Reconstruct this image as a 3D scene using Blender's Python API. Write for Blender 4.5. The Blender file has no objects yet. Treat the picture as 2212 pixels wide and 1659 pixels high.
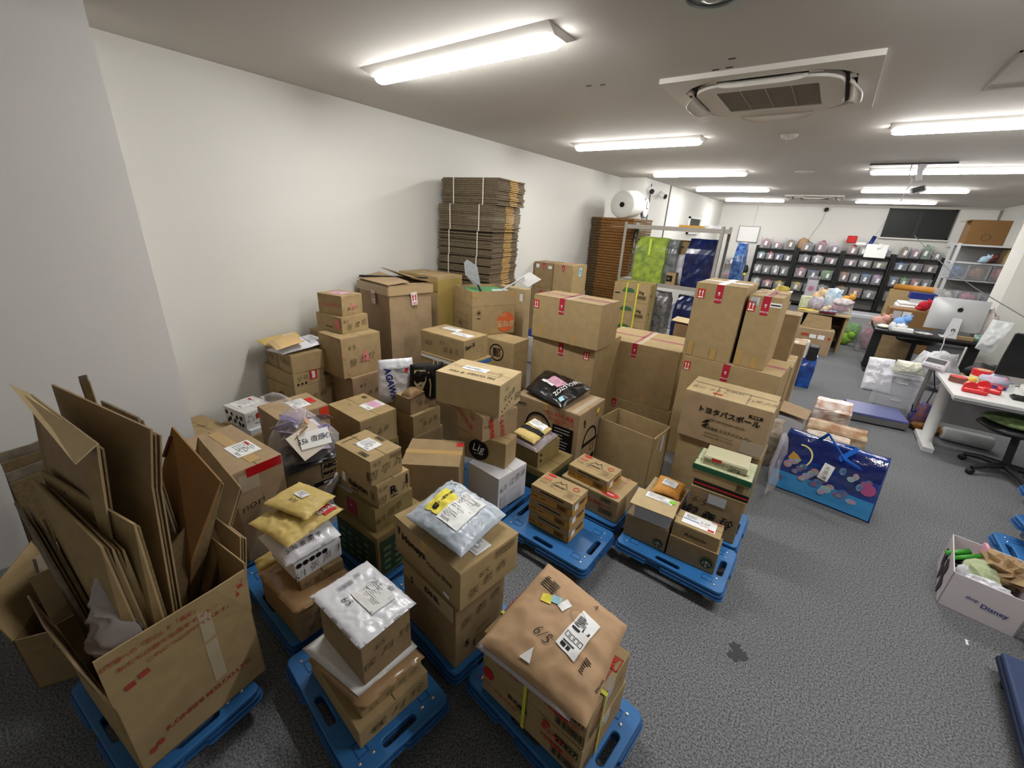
import bpy, bmesh, math, random
from mathutils import Vector, Matrix, noise
random.seed(7)
C = bpy.context.scene.collection
R = math.radians
# ------------------------------------------------------------ camera, world, exposure
cam_d = bpy.data.cameras.new('camera'); cam = bpy.data.objects.new('camera', cam_d); C.objects.link(cam)
bpy.context.scene.camera = cam
cam_d.sensor_width = 36.0; cam_d.lens = 894.976 / 2212 * 36; cam_d.clip_end = 60
_y, _p, _r = 0.6168632, 0.37602714, 0.056521
_f = Vector((-math.sin(_y) * math.cos(_p), math.cos(_y) * math.cos(_p), -math.sin(_p)))
_rt = Vector((math.cos(_y), math.sin(_y), 0)); _up = _rt.cross(_f)
_r2 = _rt * math.cos(_r) + _up * math.sin(_r); _u2 = -_rt * math.sin(_r) + _up * math.cos(_r)
cam.matrix_world = Matrix(((_r2.x, _u2.x, -_f.x, 0), (_r2.y, _u2.y, -_f.y, 0), (_r2.z, _u2.z, -_f.z, 2.05), (0, 0, 0, 1)))
w = bpy.data.worlds.new('world'); bpy.context.scene.world = w; w.use_nodes = True
w.node_tree.nodes['Background'].inputs[0].default_value = (.75, .8, 1, 1)
w.node_tree.nodes['Background'].inputs[1].default_value = .05
vs = bpy.context.scene.view_settings
vs.view_transform = 'Standard'; vs.look = 'None'; vs.gamma = 1.0; vs.exposure = 1.75; vs.use_curve_mapping = False
TUBE_POWER = 24.0          # emission of the ceiling tubes
CEIL = 2.98

# ------------------------------------------------------------ materials
def lin(c):
    if isinstance(c, str):
        c = [int(c[i:i+2], 16) / 255 for i in (0, 2, 4)]
    return tuple(x / 12.92 if x <= .04045 else ((x + .055) / 1.055) ** 2.4 for x in c[:3]) + (1,)
MATS = {}
def mat(name, col, rough=.6, spec=.3, var=0, scale=30, bump=0, bscale=200, metal=0, emit=0, trans=0, coat=0, lines=0, col2=None):
    if name in MATS: return MATS[name]
    m = bpy.data.materials.new(name); m.use_nodes = True; nt = m.node_tree; b = nt.nodes['Principled BSDF']
    c = lin(col); b.inputs['Base Color'].default_value = c; b.inputs['Roughness'].default_value = rough
    b.inputs['Specular IOR Level'].default_value = spec; b.inputs['Metallic'].default_value = metal
    if coat: b.inputs['Coat Weight'].default_value = coat; b.inputs['Coat Roughness'].default_value = .15
    if trans: b.inputs['Alpha'].default_value = 1 - trans
    if emit: b.inputs['Emission Color'].default_value = c; b.inputs['Emission Strength'].default_value = emit
    if var or bump or col2:
        tc = nt.nodes.new('ShaderNodeTexCoord'); n = nt.nodes.new('ShaderNodeTexNoise')
        n.inputs['Scale'].default_value = scale; n.inputs['Detail'].default_value = 4
        nt.links.new(tc.outputs['Object'], n.inputs['Vector'])
        if var or col2:
            rp = nt.nodes.new('ShaderNodeValToRGB'); nt.links.new(n.outputs['Fac'], rp.inputs['Fac'])
            rp.color_ramp.elements[0].position = .35; rp.color_ramp.elements[1].position = .65
            rp.color_ramp.elements[0].color = lin(col2) if col2 else tuple(x * (1 - var) for x in c[:3]) + (1,)
            rp.color_ramp.elements[1].color = c if col2 else tuple(min(1, x * (1 + var)) for x in c[:3]) + (1,)
            nt.links.new(rp.outputs['Color'], b.inputs['Base Color'])
        if bump:
            n2 = nt.nodes.new('ShaderNodeTexNoise'); n2.inputs['Scale'].default_value = bscale; n2.inputs['Detail'].default_value = 3
            nt.links.new(tc.outputs['Object'], n2.inputs['Vector'])
            bp = nt.nodes.new('ShaderNodeBump'); bp.inputs['Strength'].default_value = bump; bp.inputs['Distance'].default_value = .002
            nt.links.new(n2.outputs['Fac'], bp.inputs['Height']); nt.links.new(bp.outputs['Normal'], b.inputs['Normal'])
    MATS[name] = m; return m
def film(name, tint, clear=.75, rough=.12):
    """thin clear or cloudy plastic: part see-through, part milky, part glossy"""
    m = bpy.data.materials.new(name); m.use_nodes = True; nt = m.node_tree; nt.nodes.remove(nt.nodes['Principled BSDF'])
    out = nt.nodes['Material Output']; tr = nt.nodes.new('ShaderNodeBsdfTransparent'); pr = nt.nodes.new('ShaderNodeBsdfPrincipled')
    pr.inputs['Base Color'].default_value = lin(tint); pr.inputs['Roughness'].default_value = rough
    pr.inputs['Specular IOR Level'].default_value = .8
    mx = nt.nodes.new('ShaderNodeMixShader'); fr = nt.nodes.new('ShaderNodeLayerWeight'); fr.inputs['Blend'].default_value = .35
    mr = nt.nodes.new('ShaderNodeMapRange'); mr.inputs[3].default_value = 1 - clear; mr.inputs[4].default_value = min(1, 1 - clear + .45)
    nt.links.new(fr.outputs['Facing'], mr.inputs[0]); nt.links.new(mr.outputs[0], mx.inputs[0])
    nt.links.new(tr.outputs[0], mx.inputs[1]); nt.links.new(pr.outputs[0], mx.inputs[2]); nt.links.new(mx.outputs[0], out.inputs[0])
    MATS[name] = m; return m
WALL = mat('wall_paper', 'dcdbd6', .75, .2, bump=.25, bscale=260)
WALLG = mat('wall_paper_grey', 'dddbd9', .75, .2, bump=.25, bscale=260)
CEILM = mat('ceiling_board', 'c9c5bf', .8, .15, bump=.3, bscale=300)
CARPET = mat('carpet', '8a8c8f', .95, .05, scale=120, col2='4c4d50', bump=.5, bscale=330)
K1 = mat('cardboard', 'a8916a', .75, .15, var=.06, scale=14, bump=.12, bscale=90)
K2 = mat('cardboard_dark', '978160', .75, .15, var=.08, scale=14, bump=.12, bscale=90)
K3 = mat('cardboard_pink', 'a58d6e', .7, .2, var=.07, scale=10, bump=.15, bscale=60)
K4 = mat('cardboard_light', 'b9a47e', .7, .2, var=.06, scale=10, bump=.12, bscale=60)
K5 = mat('cardboard_olive', '8c7a50', .8, .1, var=.08, scale=10, bump=.12, bscale=60)
KE = mat('cardboard_edge', '7d6b4e', .9, .05, var=.12, scale=60)
KG = mat('cardboard_grey', '85796a', .85, .1, var=.18, scale=30)
KW = mat('white_board', 'dcdce0', .6, .3)
TAPE = mat('tan_tape', 'b3935c', .28, .5)
CTAPE = film('clear_tape', 'e6d8c0', .62, .15)
BLACK = mat('black_ink', '191715', .6, .2)
PEN = mat('marker_ink', '242019', .6, .2)
RED = mat('red_ink', 'c2322f', .6, .2)
PINKI = mat('pink_ink', 'cf7d78', .6, .2)
DRED = mat('fragile_red', 'b3273a', .35, .4)
ORANGE = mat('orange_ink', 'd4663c', .6, .2)
GREEN = mat('green_ink', '3f6a49', .6, .2)
DGREEN = mat('dark_green_ink', '24402f', .6, .2)
YEL = mat('yellow_print', 'e9d94a', .5, .3)
WHITE = mat('white_paper', 'ececec', .55, .3)
GREYI = mat('grey_ink', '9a9a9e', .6, .2)
PINKP = mat('pink_paper', 'e0a7c2', .6, .2)
SKY = mat('light_blue_paper', 'a9dbe8', .6, .2)
BLUE = mat('blue_plastic', '2a6aa8', .42, .45, var=.05, scale=8, bump=.1, bscale=500)
BLUED = mat('blue_plastic_deep', '1f4f86', .5, .4)
BOLT = mat('bolt_steel', 'c9ccd0', .25, .6, metal=.9)
CASTER = mat('caster_grey', 'b8b5ab', .5, .4)
DARK = mat('dark_plastic', '1c1c1e', .5, .4)
BLKP = mat('black_poly', '121214', .28, .6, bump=1.2, bscale=26)
STEEL = mat('steel_beige', 'a39e95', .4, .5)
METAL = mat('metal_grey', '8d8c8a', .35, .5, metal=.7)
KRAFT = mat('kraft_paper', 'b39270', .6, .25, var=.06, scale=6, bump=1.0, bscale=16)
YKRAFT = mat('yellow_kraft', 'd0b66e', .45, .35, var=.06, scale=8, bump=.9, bscale=22)
OKRAFT = mat('orange_kraft', 'd0913f', .5, .3, var=.06, scale=8, bump=.9, bscale=22)
PGREY = mat('grey_poly', 'bcc6d2', .25, .6, bump=1.2, bscale=26)
PWHITE = mat('white_poly', 'dedee6', .25, .6, bump=.9, bscale=24)
LGREY = mat('light_grey', 'c4c4c8', .5, .3)
CLEAR = film('clear_bag', 'f2eef2', .93, .08)
FROST = film('frosted_bin', 'd9dbe2', .86, .25)
FROST2 = film('bubble_wrap', 'e6e9ec', .35, .3)
def paint(name, c, r=.6): return mat(name, c, r, .3)

# ------------------------------------------------------------ mesh helpers
class MB:
    def __init__(s): s.v = []; s.f = []
    def quad(s, a, b, c, d):
        n = len(s.v); s.v += [tuple(a), tuple(b), tuple(c), tuple(d)]; s.f.append((n, n+1, n+2, n+3))
    def box(s, x0, y0, z0, x1, y1, z1, m=None):
        n = len(s.v)
        P = [(x0,y0,z0),(x1,y0,z0),(x1,y1,z0),(x0,y1,z0),(x0,y0,z1),(x1,y0,z1),(x1,y1,z1),(x0,y1,z1)]
        if m is not None: P = [tuple(m @ Vector(p)) for p in P]
        s.v += P; s.f += [tuple(n+i for i in q) for q in ((0,3,2,1),(4,5,6,7),(0,1,5,4),(1,2,6,5),(2,3,7,6),(3,0,4,7))]
        return s
    def slab(s, pts, t):
        """flat polygon given by 3D points, thickened along its normal"""
        P = [Vector(p) for p in pts]; n = Vector((0, 0, 0)); c = sum(P, Vector()) / len(P)
        for i in range(len(P)): n += (P[i] - c).cross(P[(i+1) % len(P)] - c)
        n.normalize(); k = len(s.v); N = len(P)
        s.v += [tuple(p - n*t/2) for p in P] + [tuple(p + n*t/2) for p in P]
        s.f.append(tuple(k+i for i in range(N))[::-1]); s.f.append(tuple(k+N+i for i in range(N)))
        for i in range(N):
            j = (i+1) % N; s.f.append((k+i, k+j, k+N+j, k+N+i))
        return s
    def tube(s, pts, r, n=8, cap=True):
        P = [Vector(p) for p in pts]; rs = r if isinstance(r, (list, tuple)) else [r]*len(P); k = len(s.v)
        pu = None
        for i, p in enumerate(P):
            d = (P[min(i+1, len(P)-1)] - P[max(i-1, 0)]).normalized()
            if pu is None or abs(pu.dot(d)) > .95: pu = Vector((0,0,1)) if abs(d.z) < .9 else Vector((1,0,0))
            a = d.cross(pu).normalized(); b = a.cross(d).normalized(); pu = b
            for j in range(n):
                t = 2*math.pi*j/n; s.v.append(tuple(p + (a*math.cos(t) + b*math.sin(t))*rs[i]))
        for i in range(len(P)-1):
            for j in range(n):
                q = (j+1) % n; s.f.append((k+i*n+j, k+i*n+q, k+(i+1)*n+q, k+(i+1)*n+j))
        if cap:
            s.f.append(tuple(k+j for j in range(n))); s.f.append(tuple(k+(len(P)-1)*n+j for j in range(n))[::-1])
        return s
    def lathe(s, prof, n=24, m=None):
        k = len(s.v)
        for r, z in prof:
            for j in range(n):
                t = 2*math.pi*j/n; p = Vector((r*math.cos(t), r*math.sin(t), z)); s.v.append(tuple(m @ p if m is not None else p))
        for i in range(len(prof)-1):
            for j in range(n):
                q = (j+1) % n; s.f.append((k+i*n+j, k+i*n+q, k+(i+1)*n+q, k+(i+1)*n+j))
        s.f.append(tuple(k+j for j in range(n))[::-1]); s.f.append(tuple(k+(len(prof)-1)*n+j for j in range(n)))
        return s
    def blob(s, c, r, seed=0, amp=.25, fr=3, nu=14, nv=9):
        k = len(s.v); c = Vector(c)
        for i in range(nv+1):
            for j in range(nu):
                a = math.pi*i/nv; b = 2*math.pi*j/nu
                d = Vector((math.sin(a)*math.cos(b), math.sin(a)*math.sin(b), math.cos(a)))
                q = 1 + amp*noise.noise(d*fr + Vector((seed, seed*.7, 0)))*1.6
                s.v.append(tuple(c + Vector((d.x*r[0], d.y*r[1], d.z*r[2]))*q))
        for i in range(nv):
            for j in range(nu):
                q = (j+1) % nu; s.f.append((k+i*nu+j, k+(i+1)*nu+j, k+(i+1)*nu+q, k+i*nu+q))
        return s
    def mesh(s, name):
        me = bpy.data.meshes.new(name); me.from_pydata(s.v, [], s.f); me.update(); return me
    def obj(s, name, m, parent=None, smooth=False, bevel=0, seg=1):
        return put(name, s.mesh(name), m, parent, smooth, bevel, seg)
def put(name, me, m, parent=None, smooth=False, bevel=0, seg=1):
    if bevel:
        bm = bmesh.new(); bm.from_mesh(me); bmesh.ops.remove_doubles(bm, verts=bm.verts, dist=1e-6)
        bmesh.ops.bevel(bm, geom=list(bm.edges), offset=bevel, segments=seg, affect='EDGES', profile=.5)
        bm.to_mesh(me); bm.free()
    for q in (m if isinstance(m, (list, tuple)) else [m]): me.materials.append(q)
    if smooth:
        for p in me.polygons: p.use_smooth = True
    o = bpy.data.objects.new(name, me); C.objects.link(o)
    if parent is not None: o.parent = parent
    return o
def thing(name, label, cat, loc=(0,0,0), rz=0, group=None):
    o = bpy.data.objects.new(name, None); C.objects.link(o); o.location = loc; o.rotation_euler = (0,0,rz)
    o.empty_display_size = .05; o['label'] = label; o['category'] = cat
    if group: o['group'] = group
    return o
def tag(o, label, cat, group=None):
    o['label'] = label; o['category'] = cat
    if group: o['group'] = group
    return o
def struct(o): o['kind'] = 'structure'; return o
def copy_tree(o, parent=None):
    c = o.copy(); C.objects.link(c)
    if parent is not None: c.parent = parent
    for ch in list(o.children): copy_tree(ch, c)
    return c
def plate(name, outer, holes, t, m, parent, z=0, bevel=0):
    """flat plate with real holes, from filled curves"""
    cu = bpy.data.curves.new(name, 'CURVE'); cu.dimensions = '2D'; cu.fill_mode = 'BOTH'; cu.extrude = t/2 - bevel; cu.bevel_depth = bevel; cu.bevel_resolution = 1
    if bevel: cu.offset = -bevel
    for ring in [outer] + holes:
        sp = cu.splines.new('POLY'); sp.points.add(len(ring)-1); sp.use_cyclic_u = True
        for p, (x, y) in zip(sp.points, ring): p.co = (x, y, 0, 1)
    o = bpy.data.objects.new(name + '_curve', cu); C.objects.link(o)
    me = bpy.data.meshes.new_from_object(o.evaluated_get(bpy.context.evaluated_depsgraph_get()))
    bpy.data.objects.remove(o); bpy.data.curves.remove(cu)
    me.transform(Matrix.Translation((0, 0, z + t/2))); me.name = name; me.materials.clear()
    return put(name, me, m, parent)
def rrect(cx, cy, w, h, r, n=5):
    out = []
    for sx, sy, a0 in ((1,1,0),(-1,1,90),(-1,-1,180),(1,-1,270)):
        for i in range(n+1):
            a = R(a0 + 90*i/n); out.append((cx + sx*(w/2-r) + r*math.cos(a), cy + sy*(h/2-r) + r*math.sin(a)))
    return out
TXT = {}
def text_mesh(s, bold=0, hand=False):
    k = (s, bold, hand)
    if k in TXT: return TXT[k]
    cu = bpy.data.curves.new('t', 'FONT'); cu.body = s; cu.align_x = 'CENTER'; cu.align_y = 'CENTER'; cu.resolution_u = 2; cu.offset = bold
    o = bpy.data.objects.new('t', cu); C.objects.link(o)
    me = bpy.data.meshes.new_from_object(o.evaluated_get(bpy.context.evaluated_depsgraph_get()))
    v = [tuple(x.co) for x in me.vertices]; f = [tuple(p.vertices) for p in me.polygons]
    bpy.data.objects.remove(o); bpy.data.curves.remove(cu); bpy.data.meshes.remove(me)
    if v:
        xs = [p[0] for p in v]; ys = [p[1] for p in v]; cx = (min(xs)+max(xs))/2; cy = (min(ys)+max(ys))/2
        v = [(p[0]-cx, p[1]-cy) for p in v]
        if hand:
            v = [(x + .22*y + .07*noise.noise(Vector((x*1.5, y*1.5, 3))), y + .10*noise.noise(Vector((x*1.3, y*1.3, 9))) + .04*x) for x, y in v]
    TXT[k] = (v, f); return TXT[k]

# ---- a surface maps (x, y, offset) in metres to local space; decals are laid on it
class Flat:
    def __init__(s, o, ex, ey, W, H):
        s.o = Vector(o); s.ex = Vector(ex).normalized(); s.ey = Vector(ey).normalized(); s.n = s.ex.cross(s.ey); s.W = W; s.H = H; s.k = 1
    def at(s, x, y, off=0): return s.o + s.ex*x + s.ey*y + s.n*off
class Pillow:
    """soft quad patch between four corner points p00 p10 p11 p01, bulging by th with creases"""
    def __init__(s, p, th, seed=0, cr=.006, fr=14, pw=3, org=(0,0,0), ridge=True, flat=.35):
        s.p = [Vector(q) - Vector(org) for q in p]; s.th = th; s.seed = seed; s.cr = cr; s.fr = fr; s.pw = pw; s.ridge = ridge; s.flat = flat
        s.W = ((s.p[1]-s.p[0]).length + (s.p[2]-s.p[3]).length)/2; s.H = ((s.p[3]-s.p[0]).length + (s.p[2]-s.p[1]).length)/2; s.k = 12
        s.n = (s.p[1]-s.p[0]).cross(s.p[3]-s.p[0]).normalized()
    def uv(s, u, v, off=0, side=1):
        P = s.p; b = P[0]*(1-u)*(1-v) + P[1]*u*(1-v) + P[2]*u*v + P[3]*(1-u)*v
        a = max(0, 1-abs(2*u-1)**s.pw)*max(0, 1-abs(2*v-1)**s.pw); q = a**.5
        e = noise.noise(b*5 + Vector((s.seed, 0, 0)))
        r = noise.noise(b*s.fr + Vector((s.seed*3.1, 1, 0))); r2 = noise.noise(b*s.fr*2.3 + Vector((0, s.seed, 5)))
        c = (1-2*abs(r))*1.0 + .5*(1-2*abs(r2)) if s.ridge else r + .5*r2
        t = s.th*(q*(1+.25*e) if side > 0 else q*s.flat)
        d = s.cr*c*(.35+.65*q) * (1 if side > 0 else .3) + s.cr*.8*e
        return b + s.n*(side*t + d + off) + (P[1]-P[0])*(.02*e*(1-q))
    def at(s, x, y, off=0): return s.uv(min(1, max(0, x/s.W)), min(1, max(0, y/s.H)), off + .0032)
    def build(s, name, m, parent, n=22):
        b = MB()
        for side in (1, -1):
            k = len(b.v)
            for i in range(n+1):
                for j in range(n+1): b.v.append(tuple(s.uv(i/n, j/n, 0, side)))
            for i in range(n):
                for j in range(n):
                    q = (k+i*(n+1)+j, k+(i+1)*(n+1)+j, k+(i+1)*(n+1)+j+1, k+i*(n+1)+j+1); b.f.append(q if side > 0 else q[::-1])
        me = b.mesh(name); bm = bmesh.new(); bm.from_mesh(me); bmesh.ops.remove_doubles(bm, verts=bm.verts, dist=.0006); bm.to_mesh(me); bm.free()
        return put(name, me, m, parent, smooth=True)
def xf(surf, s, t, rot):
    cx, cy = s*surf.W, t*surf.H; a = R(rot); ca, sa = math.cos(a), math.sin(a)
    return lambda x, y: (cx + x*ca - y*sa, cy + x*sa + y*ca)
def d_patch(surf, s, t, w_, h_, rot, m, parent, name='sticker', off=.0012):
    if m in (TAPE, CTAPE) or name in ('fragile_tape', 'tape_strip', 'packing_tape'): off = min(off, .0006 + .0001*(len(name) % 3))
    b = MB(); g = xf(surf, s, t, rot); k = surf.k
    for i in range(k+1):
        for j in range(k+1): b.v.append(tuple(surf.at(*g(w_*(i/k-.5), h_*(j/k-.5)), off)))
    for i in range(k):
        for j in range(k): b.f.append((i*(k+1)+j, (i+1)*(k+1)+j, (i+1)*(k+1)+j+1, i*(k+1)+j+1))
    return b.obj(name, m, parent, smooth=k > 1)
def d_text(surf, s, t, size, txt, rot, m, parent, name='printed_text', bold=0, hand=False, off=.0024, sx=1):
    v, f = text_mesh(txt, bold, hand); g = xf(surf, s, t, rot); b = MB()
    b.v = [tuple(surf.at(*g(x*size*sx, y*size), off)) for x, y in v]; b.f = list(f)
    return b.obj(name, m, parent)
def d_rects(surf, s, t, rot, rects, m, parent, name='printed_lines', off=.0022):
    b = MB(); g = xf(surf, s, t, rot)
    for x0, y0, x1, y1 in rects:
        b.quad(surf.at(*g(x0, y0), off), surf.at(*g(x1, y0), off), surf.at(*g(x1, y1), off), surf.at(*g(x0, y1), off))
    return b.obj(name, m, parent)
def d_poly(surf, s, t, rot, polys, m, parent, name='printed_mark', off=.0022):
    b = MB(); g = xf(surf, s, t, rot)
    for P in polys:
        k = len(b.v); b.v += [tuple(surf.at(*g(x, y), off)) for x, y in P]; b.f.append(tuple(range(k, k+len(P))))
    return b.obj(name, m, parent)
def circ(cx, cy, r, n=28, ry=None): return [(cx + r*math.cos(2*math.pi*i/n), cy + (ry or r)*math.sin(2*math.pi*i/n)) for i in range(n)]
def ring_quads(cx, cy, r0, r1, n=28, ry=1):
    return [[(cx+r0*math.cos(a), cy+ry*r0*math.sin(a)), (cx+r1*math.cos(a), cy+ry*r1*math.sin(a)), (cx+r1*math.cos(b), cy+ry*r1*math.sin(b)), (cx+r0*math.cos(b), cy+ry*r0*math.sin(b))]
            for a, b in ((2*math.pi*i/n, 2*math.pi*(i+1)/n) for i in range(n))]
def frame_rects(x, y, w_, h_, t): return [(x-w_/2, y-h_/2, x+w_/2, y-h_/2+t), (x-w_/2, y+h_/2-t, x+w_/2, y+h_/2), (x-w_/2, y-h_/2, x-w_/2+t, y+h_/2), (x+w_/2-t, y-h_/2, x+w_/2, y+h_/2)]
def bars(x0, x1, y0, y1, n, rnd):
    out = []; x = x0; st = (x1-x0)/n
    for i in range(n): out.append((x0+i*st, y0, x0+i*st+st*rnd.uniform(.3, .75), y1))
    return out
def label_ship(surf, s, t, w_, h_, rot, parent, m=None, circle=True, name='shipping_label', seed=1, logo=None):
    rnd = random.Random(seed); l = d_patch(surf, s, t, w_, h_, rot, m or WHITE, parent, name)
    rc = []
    for i in range(7):
        y = h_*(.38 - .1*i); x0 = -w_*.42
        for q in range(2):
            x1 = x0 + w_*rnd.uniform(.15, .4); rc.append((x0, y, min(x1, w_*.45), y + h_*.028)); x0 = x1 + w_*.05
            if x0 > w_*.3: break
    rc += bars(w_*.1, w_*.42, -h_*.42, -h_*.3, 14, rnd)
    d_rects(surf, s, t, rot, rc, GREYI, l, 'label_print', .0026)
    if circle: d_poly(surf, s, t, rot, ring_quads(w_*.1, -h_*.02, h_*.2, h_*.22, 24, .7), PEN, l, 'pen_circle', .003)
    if logo: d_rects(surf, s, t, rot, [(-w_*.42, h_*.28, -w_*.1, h_*.38)], logo, l, 'label_logo', .003)
    return l
def label_up(surf, s, t, w_, parent, rot=0, m=None):
    h_ = w_*1.35; l = d_patch(surf, s, t, w_, h_, rot, m or RED, parent, 'arrow_label')
    P = []
    for cx in (-w_*.2, w_*.2):
        P += [[(cx-w_*.14, h_*.15), (cx+w_*.14, h_*.15), (cx, h_*.4)], [(cx-w_*.06, -h_*.2), (cx+w_*.06, -h_*.2), (cx+w_*.06, h_*.15), (cx-w_*.06, h_*.15)]]
    P += [[(-w_*.35, -h_*.42), (w_*.35, -h_*.42), (w_*.35, -h_*.28), (-w_*.35, -h_*.28)]]
    d_poly(surf, s, t, rot, P, WHITE, l, 'arrows', .002); return l
def label_glass(surf, s, t, w_, h_, parent, rot=0, m=None):
    l = d_patch(surf, s, t, w_, h_, rot, m or DRED, parent, 'fragile_sticker')
    g = w_*.36; P = [[(-g*.5, g*.7), (g*.5, g*.7), (g*.25, 0), (-g*.25, 0)], [(-g*.07, -g*.5), (g*.07, -g*.5), (g*.07, 0), (-g*.07, 0)], [(-g*.4, -g*.6), (g*.4, -g*.6), (g*.4, -g*.45), (-g*.4, -g*.45)]]
    d_poly(surf, s, t, rot, P, WHITE, l, 'glass_mark', .002)
    d_text(surf, s, t - (h_*.32)/surf.H, w_*.28, '割物注意', rot, WHITE, l, 'fragile_text', 0, False, .002); return l

# ------------------------------------------------------------ cartons
def carton(name, label, A, th, w_, d_, h_, m=K1, seam='v', tape=TAPE, cat='box', group=None, flaps=True, jit=.0015, tapew=.05, rnd=0, side_tape=True):
    """closed carton; A = bottom corner nearest the camera, th = direction A->B (degrees), w_ along it, d_ to its left"""
    a = R(th); u = Vector((math.cos(a), math.sin(a), 0)); v = Vector((-math.sin(a), math.cos(a), 0))
    c = Vector(A) + u*w_/2 + v*d_/2
    t = thing(name, label, cat, c, a, group); X, Y = w_/2, d_/2
    b = MB(); b.box(-X, -Y, 0, X, Y, h_ - (.004 if flaps else 0))
    rr = random.Random(int(abs(A[0]*1000)) + rnd); b.v = [(x+rr.uniform(-jit, jit), y+rr.uniform(-jit, jit), z + (0 if z == 0 else rr.uniform(-jit, 0))) for x, y, z in b.v]
    b.obj('carton_body', m, t, bevel=.0035, seg=2)
    if flaps:
        g = .002
        for sgn in (-1, 1):
            fb = MB()
            if seam == 'v': x0, x1 = (g, X-.001) if sgn > 0 else (-X+.001, -g); fb.box(x0, -Y+.001, h_-.0045, x1, Y-.001, h_-.0005)
            else: y0, y1 = (g, Y-.001) if sgn > 0 else (-Y+.001, -g); fb.box(-X+.001, y0, h_-.0045, X-.001, y1, h_-.0005)
            fb.obj('top_flap', m, t)
        if tape:
            tb = MB(); q = tapew/2; dn = min(.06, h_*.4)
            if seam == 'v':
                tb.box(-q, -Y-.0006, h_-.0005, q, Y+.0006, h_+.0004)
                if side_tape:
                    for sg in (-1, 1): tb.box(-q, sg*(Y+.0018)-.0008, h_-dn, q, sg*(Y+.0018)+.0008, h_)
            else:
                tb.box(-X-.0006, -q, h_-.0005, X+.0006, q, h_+.0004)
                if side_tape:
                    for sg in (-1, 1): tb.box(sg*(X+.0018)-.0008, -q, h_-dn, sg*(X+.0018)+.0008, q, h_)
            tb.obj('packing_tape', tape, t)
    S = dict(L=Flat((-X-.002, Y, 0), (0,-1,0), (0,0,1), d_, h_), R=Flat((-X, -Y-.002, 0), (1,0,0), (0,0,1), w_, h_), T=Flat((-X, Y, h_+.0005), (0,-1,0), (1,0,0), d_, w_))
    return t, S

# ============================================================ THE SETTING
def wall(name, x0, y0, x1, y1, z0=0, z1=CEIL, m=WALL): return struct(MB().box(x0, y0, z0, x1, y1, z1).obj(name, m))
struct(MB().box(-4.2, -3.2, -.1, 3.4, 16.7, 0).obj('floor', CARPET))
struct(MB().box(-4.2, -3.2, CEIL, 3.4, 16.7, CEIL+.1).obj('ceiling', CEILM))
wall('wall_left', -4.05, .825, -3.87, 8.95)
wall('wall_pillar', -4.2, -3.2, -3.41, .825, m=WALLG)
wall('wall_left_far', -4.05, 8.95, -3.37, 16.7)
wall('wall_far', -3.4, 16.5, 3.4, 16.7)
wall('wall_right', 3.2, -3.2, 3.4, 16.7)
wall('wall_right_pillar', 2.3, 9.75, 3.25, 10.4)
wall('wall_back', -4.2, -3.2, 3.4, -3.0)
struct(MB().box(-3.37, 10.6, 0, -3.352, 10.64, CEIL).obj('trim_1', mat('trim_dark', '6d6a66')))       # corner joint of the side room
struct(MB().box(-2.32, 16.488, 0, -2.3, 16.5, CEIL).obj('trim_2', LGREY))
struct(MB().box(-3.4, 16.44, 2.92, 3.2, 16.5, CEIL).obj('trim_3', CEILM))
# far window: frame, two dark panes, sill
wn = thing('window_1', '', ''); del wn['label']; del wn['category']; struct(wn); wn.location = (1.69, 16.49, 2.16)
FR = mat('window_frame_dark', '2a2b2b', .5); GL = mat('window_glass_night', '2b2e2d', .45, .2)
b = MB(); b.box(-.7, -.04, 0, .7, .0, .04); b.box(-.7, -.04, .72, .7, 0, .76); b.box(-.7, -.04, 0, -.66, 0, .76); b.box(.66, -.04, 0, .7, 0, .76); b.box(-.05, -.05, 0, .06, 0, .76)
b.obj('window_frame', FR, wn)
MB().box(-.66, -.015, .04, -.05, -.005, .72).obj('pane', GL, wn); MB().box(.06, -.02, .04, .66, -.01, .72).obj('pane', GL, wn)
MB().box(-.74, -.09, -.035, .74, 0, 0).obj('window_sill', WALL, wn)
struct(MB().box(2.42, 16.40, 2.0, 3.14, 16.46, 2.93).obj('trim_4', WALL))
# ceiling hatch outline, holes
h = MB(); HX0, HX1, HY0, HY1 = .5, 2.0, 3.56, 4.3
for q in ((HX0, HY0, HX1, HY0+.012), (HX0, HY1-.012, HX1, HY1), (HX0, HY0, HX0+.012, HY1), (HX1-.012, HY0, HX1, HY1)): h.box(q[0], q[1], CEIL-.006, q[2], q[3], CEIL+.001)
struct(h.obj('trim_5', mat('hatch_joint', 'a39d96', .7)))
HN = iter(('leftmost screw hole in the ceiling, of the pair between the two nearest lights', 'right screw hole of the pair between the two nearest lights', 'screw hole farthest from the air conditioner edge, above the row of three', 'right one of the two screw holes touching the air conditioner edge', 'left one of the two screw holes touching the air conditioner edge', 'lone screw hole at the top edge right of the downlight'))
def hole(x, y, r=.012):
    o = MB().box(x-r*1.6, y-r*.6, CEIL-.002, x+r*1.6, y+r*.6, CEIL+.001).obj('ceiling_hole', BLACK); tag(o, next(HN), 'hole', 'screw holes in the ceiling')
for x, y in ((-1.72, 3.17), (-1.62, 3.19), (-.75, 3.06), (-.79, 3.2), (-.87, 3.21), (-.3, 2.0)): hole(x, y)

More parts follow.
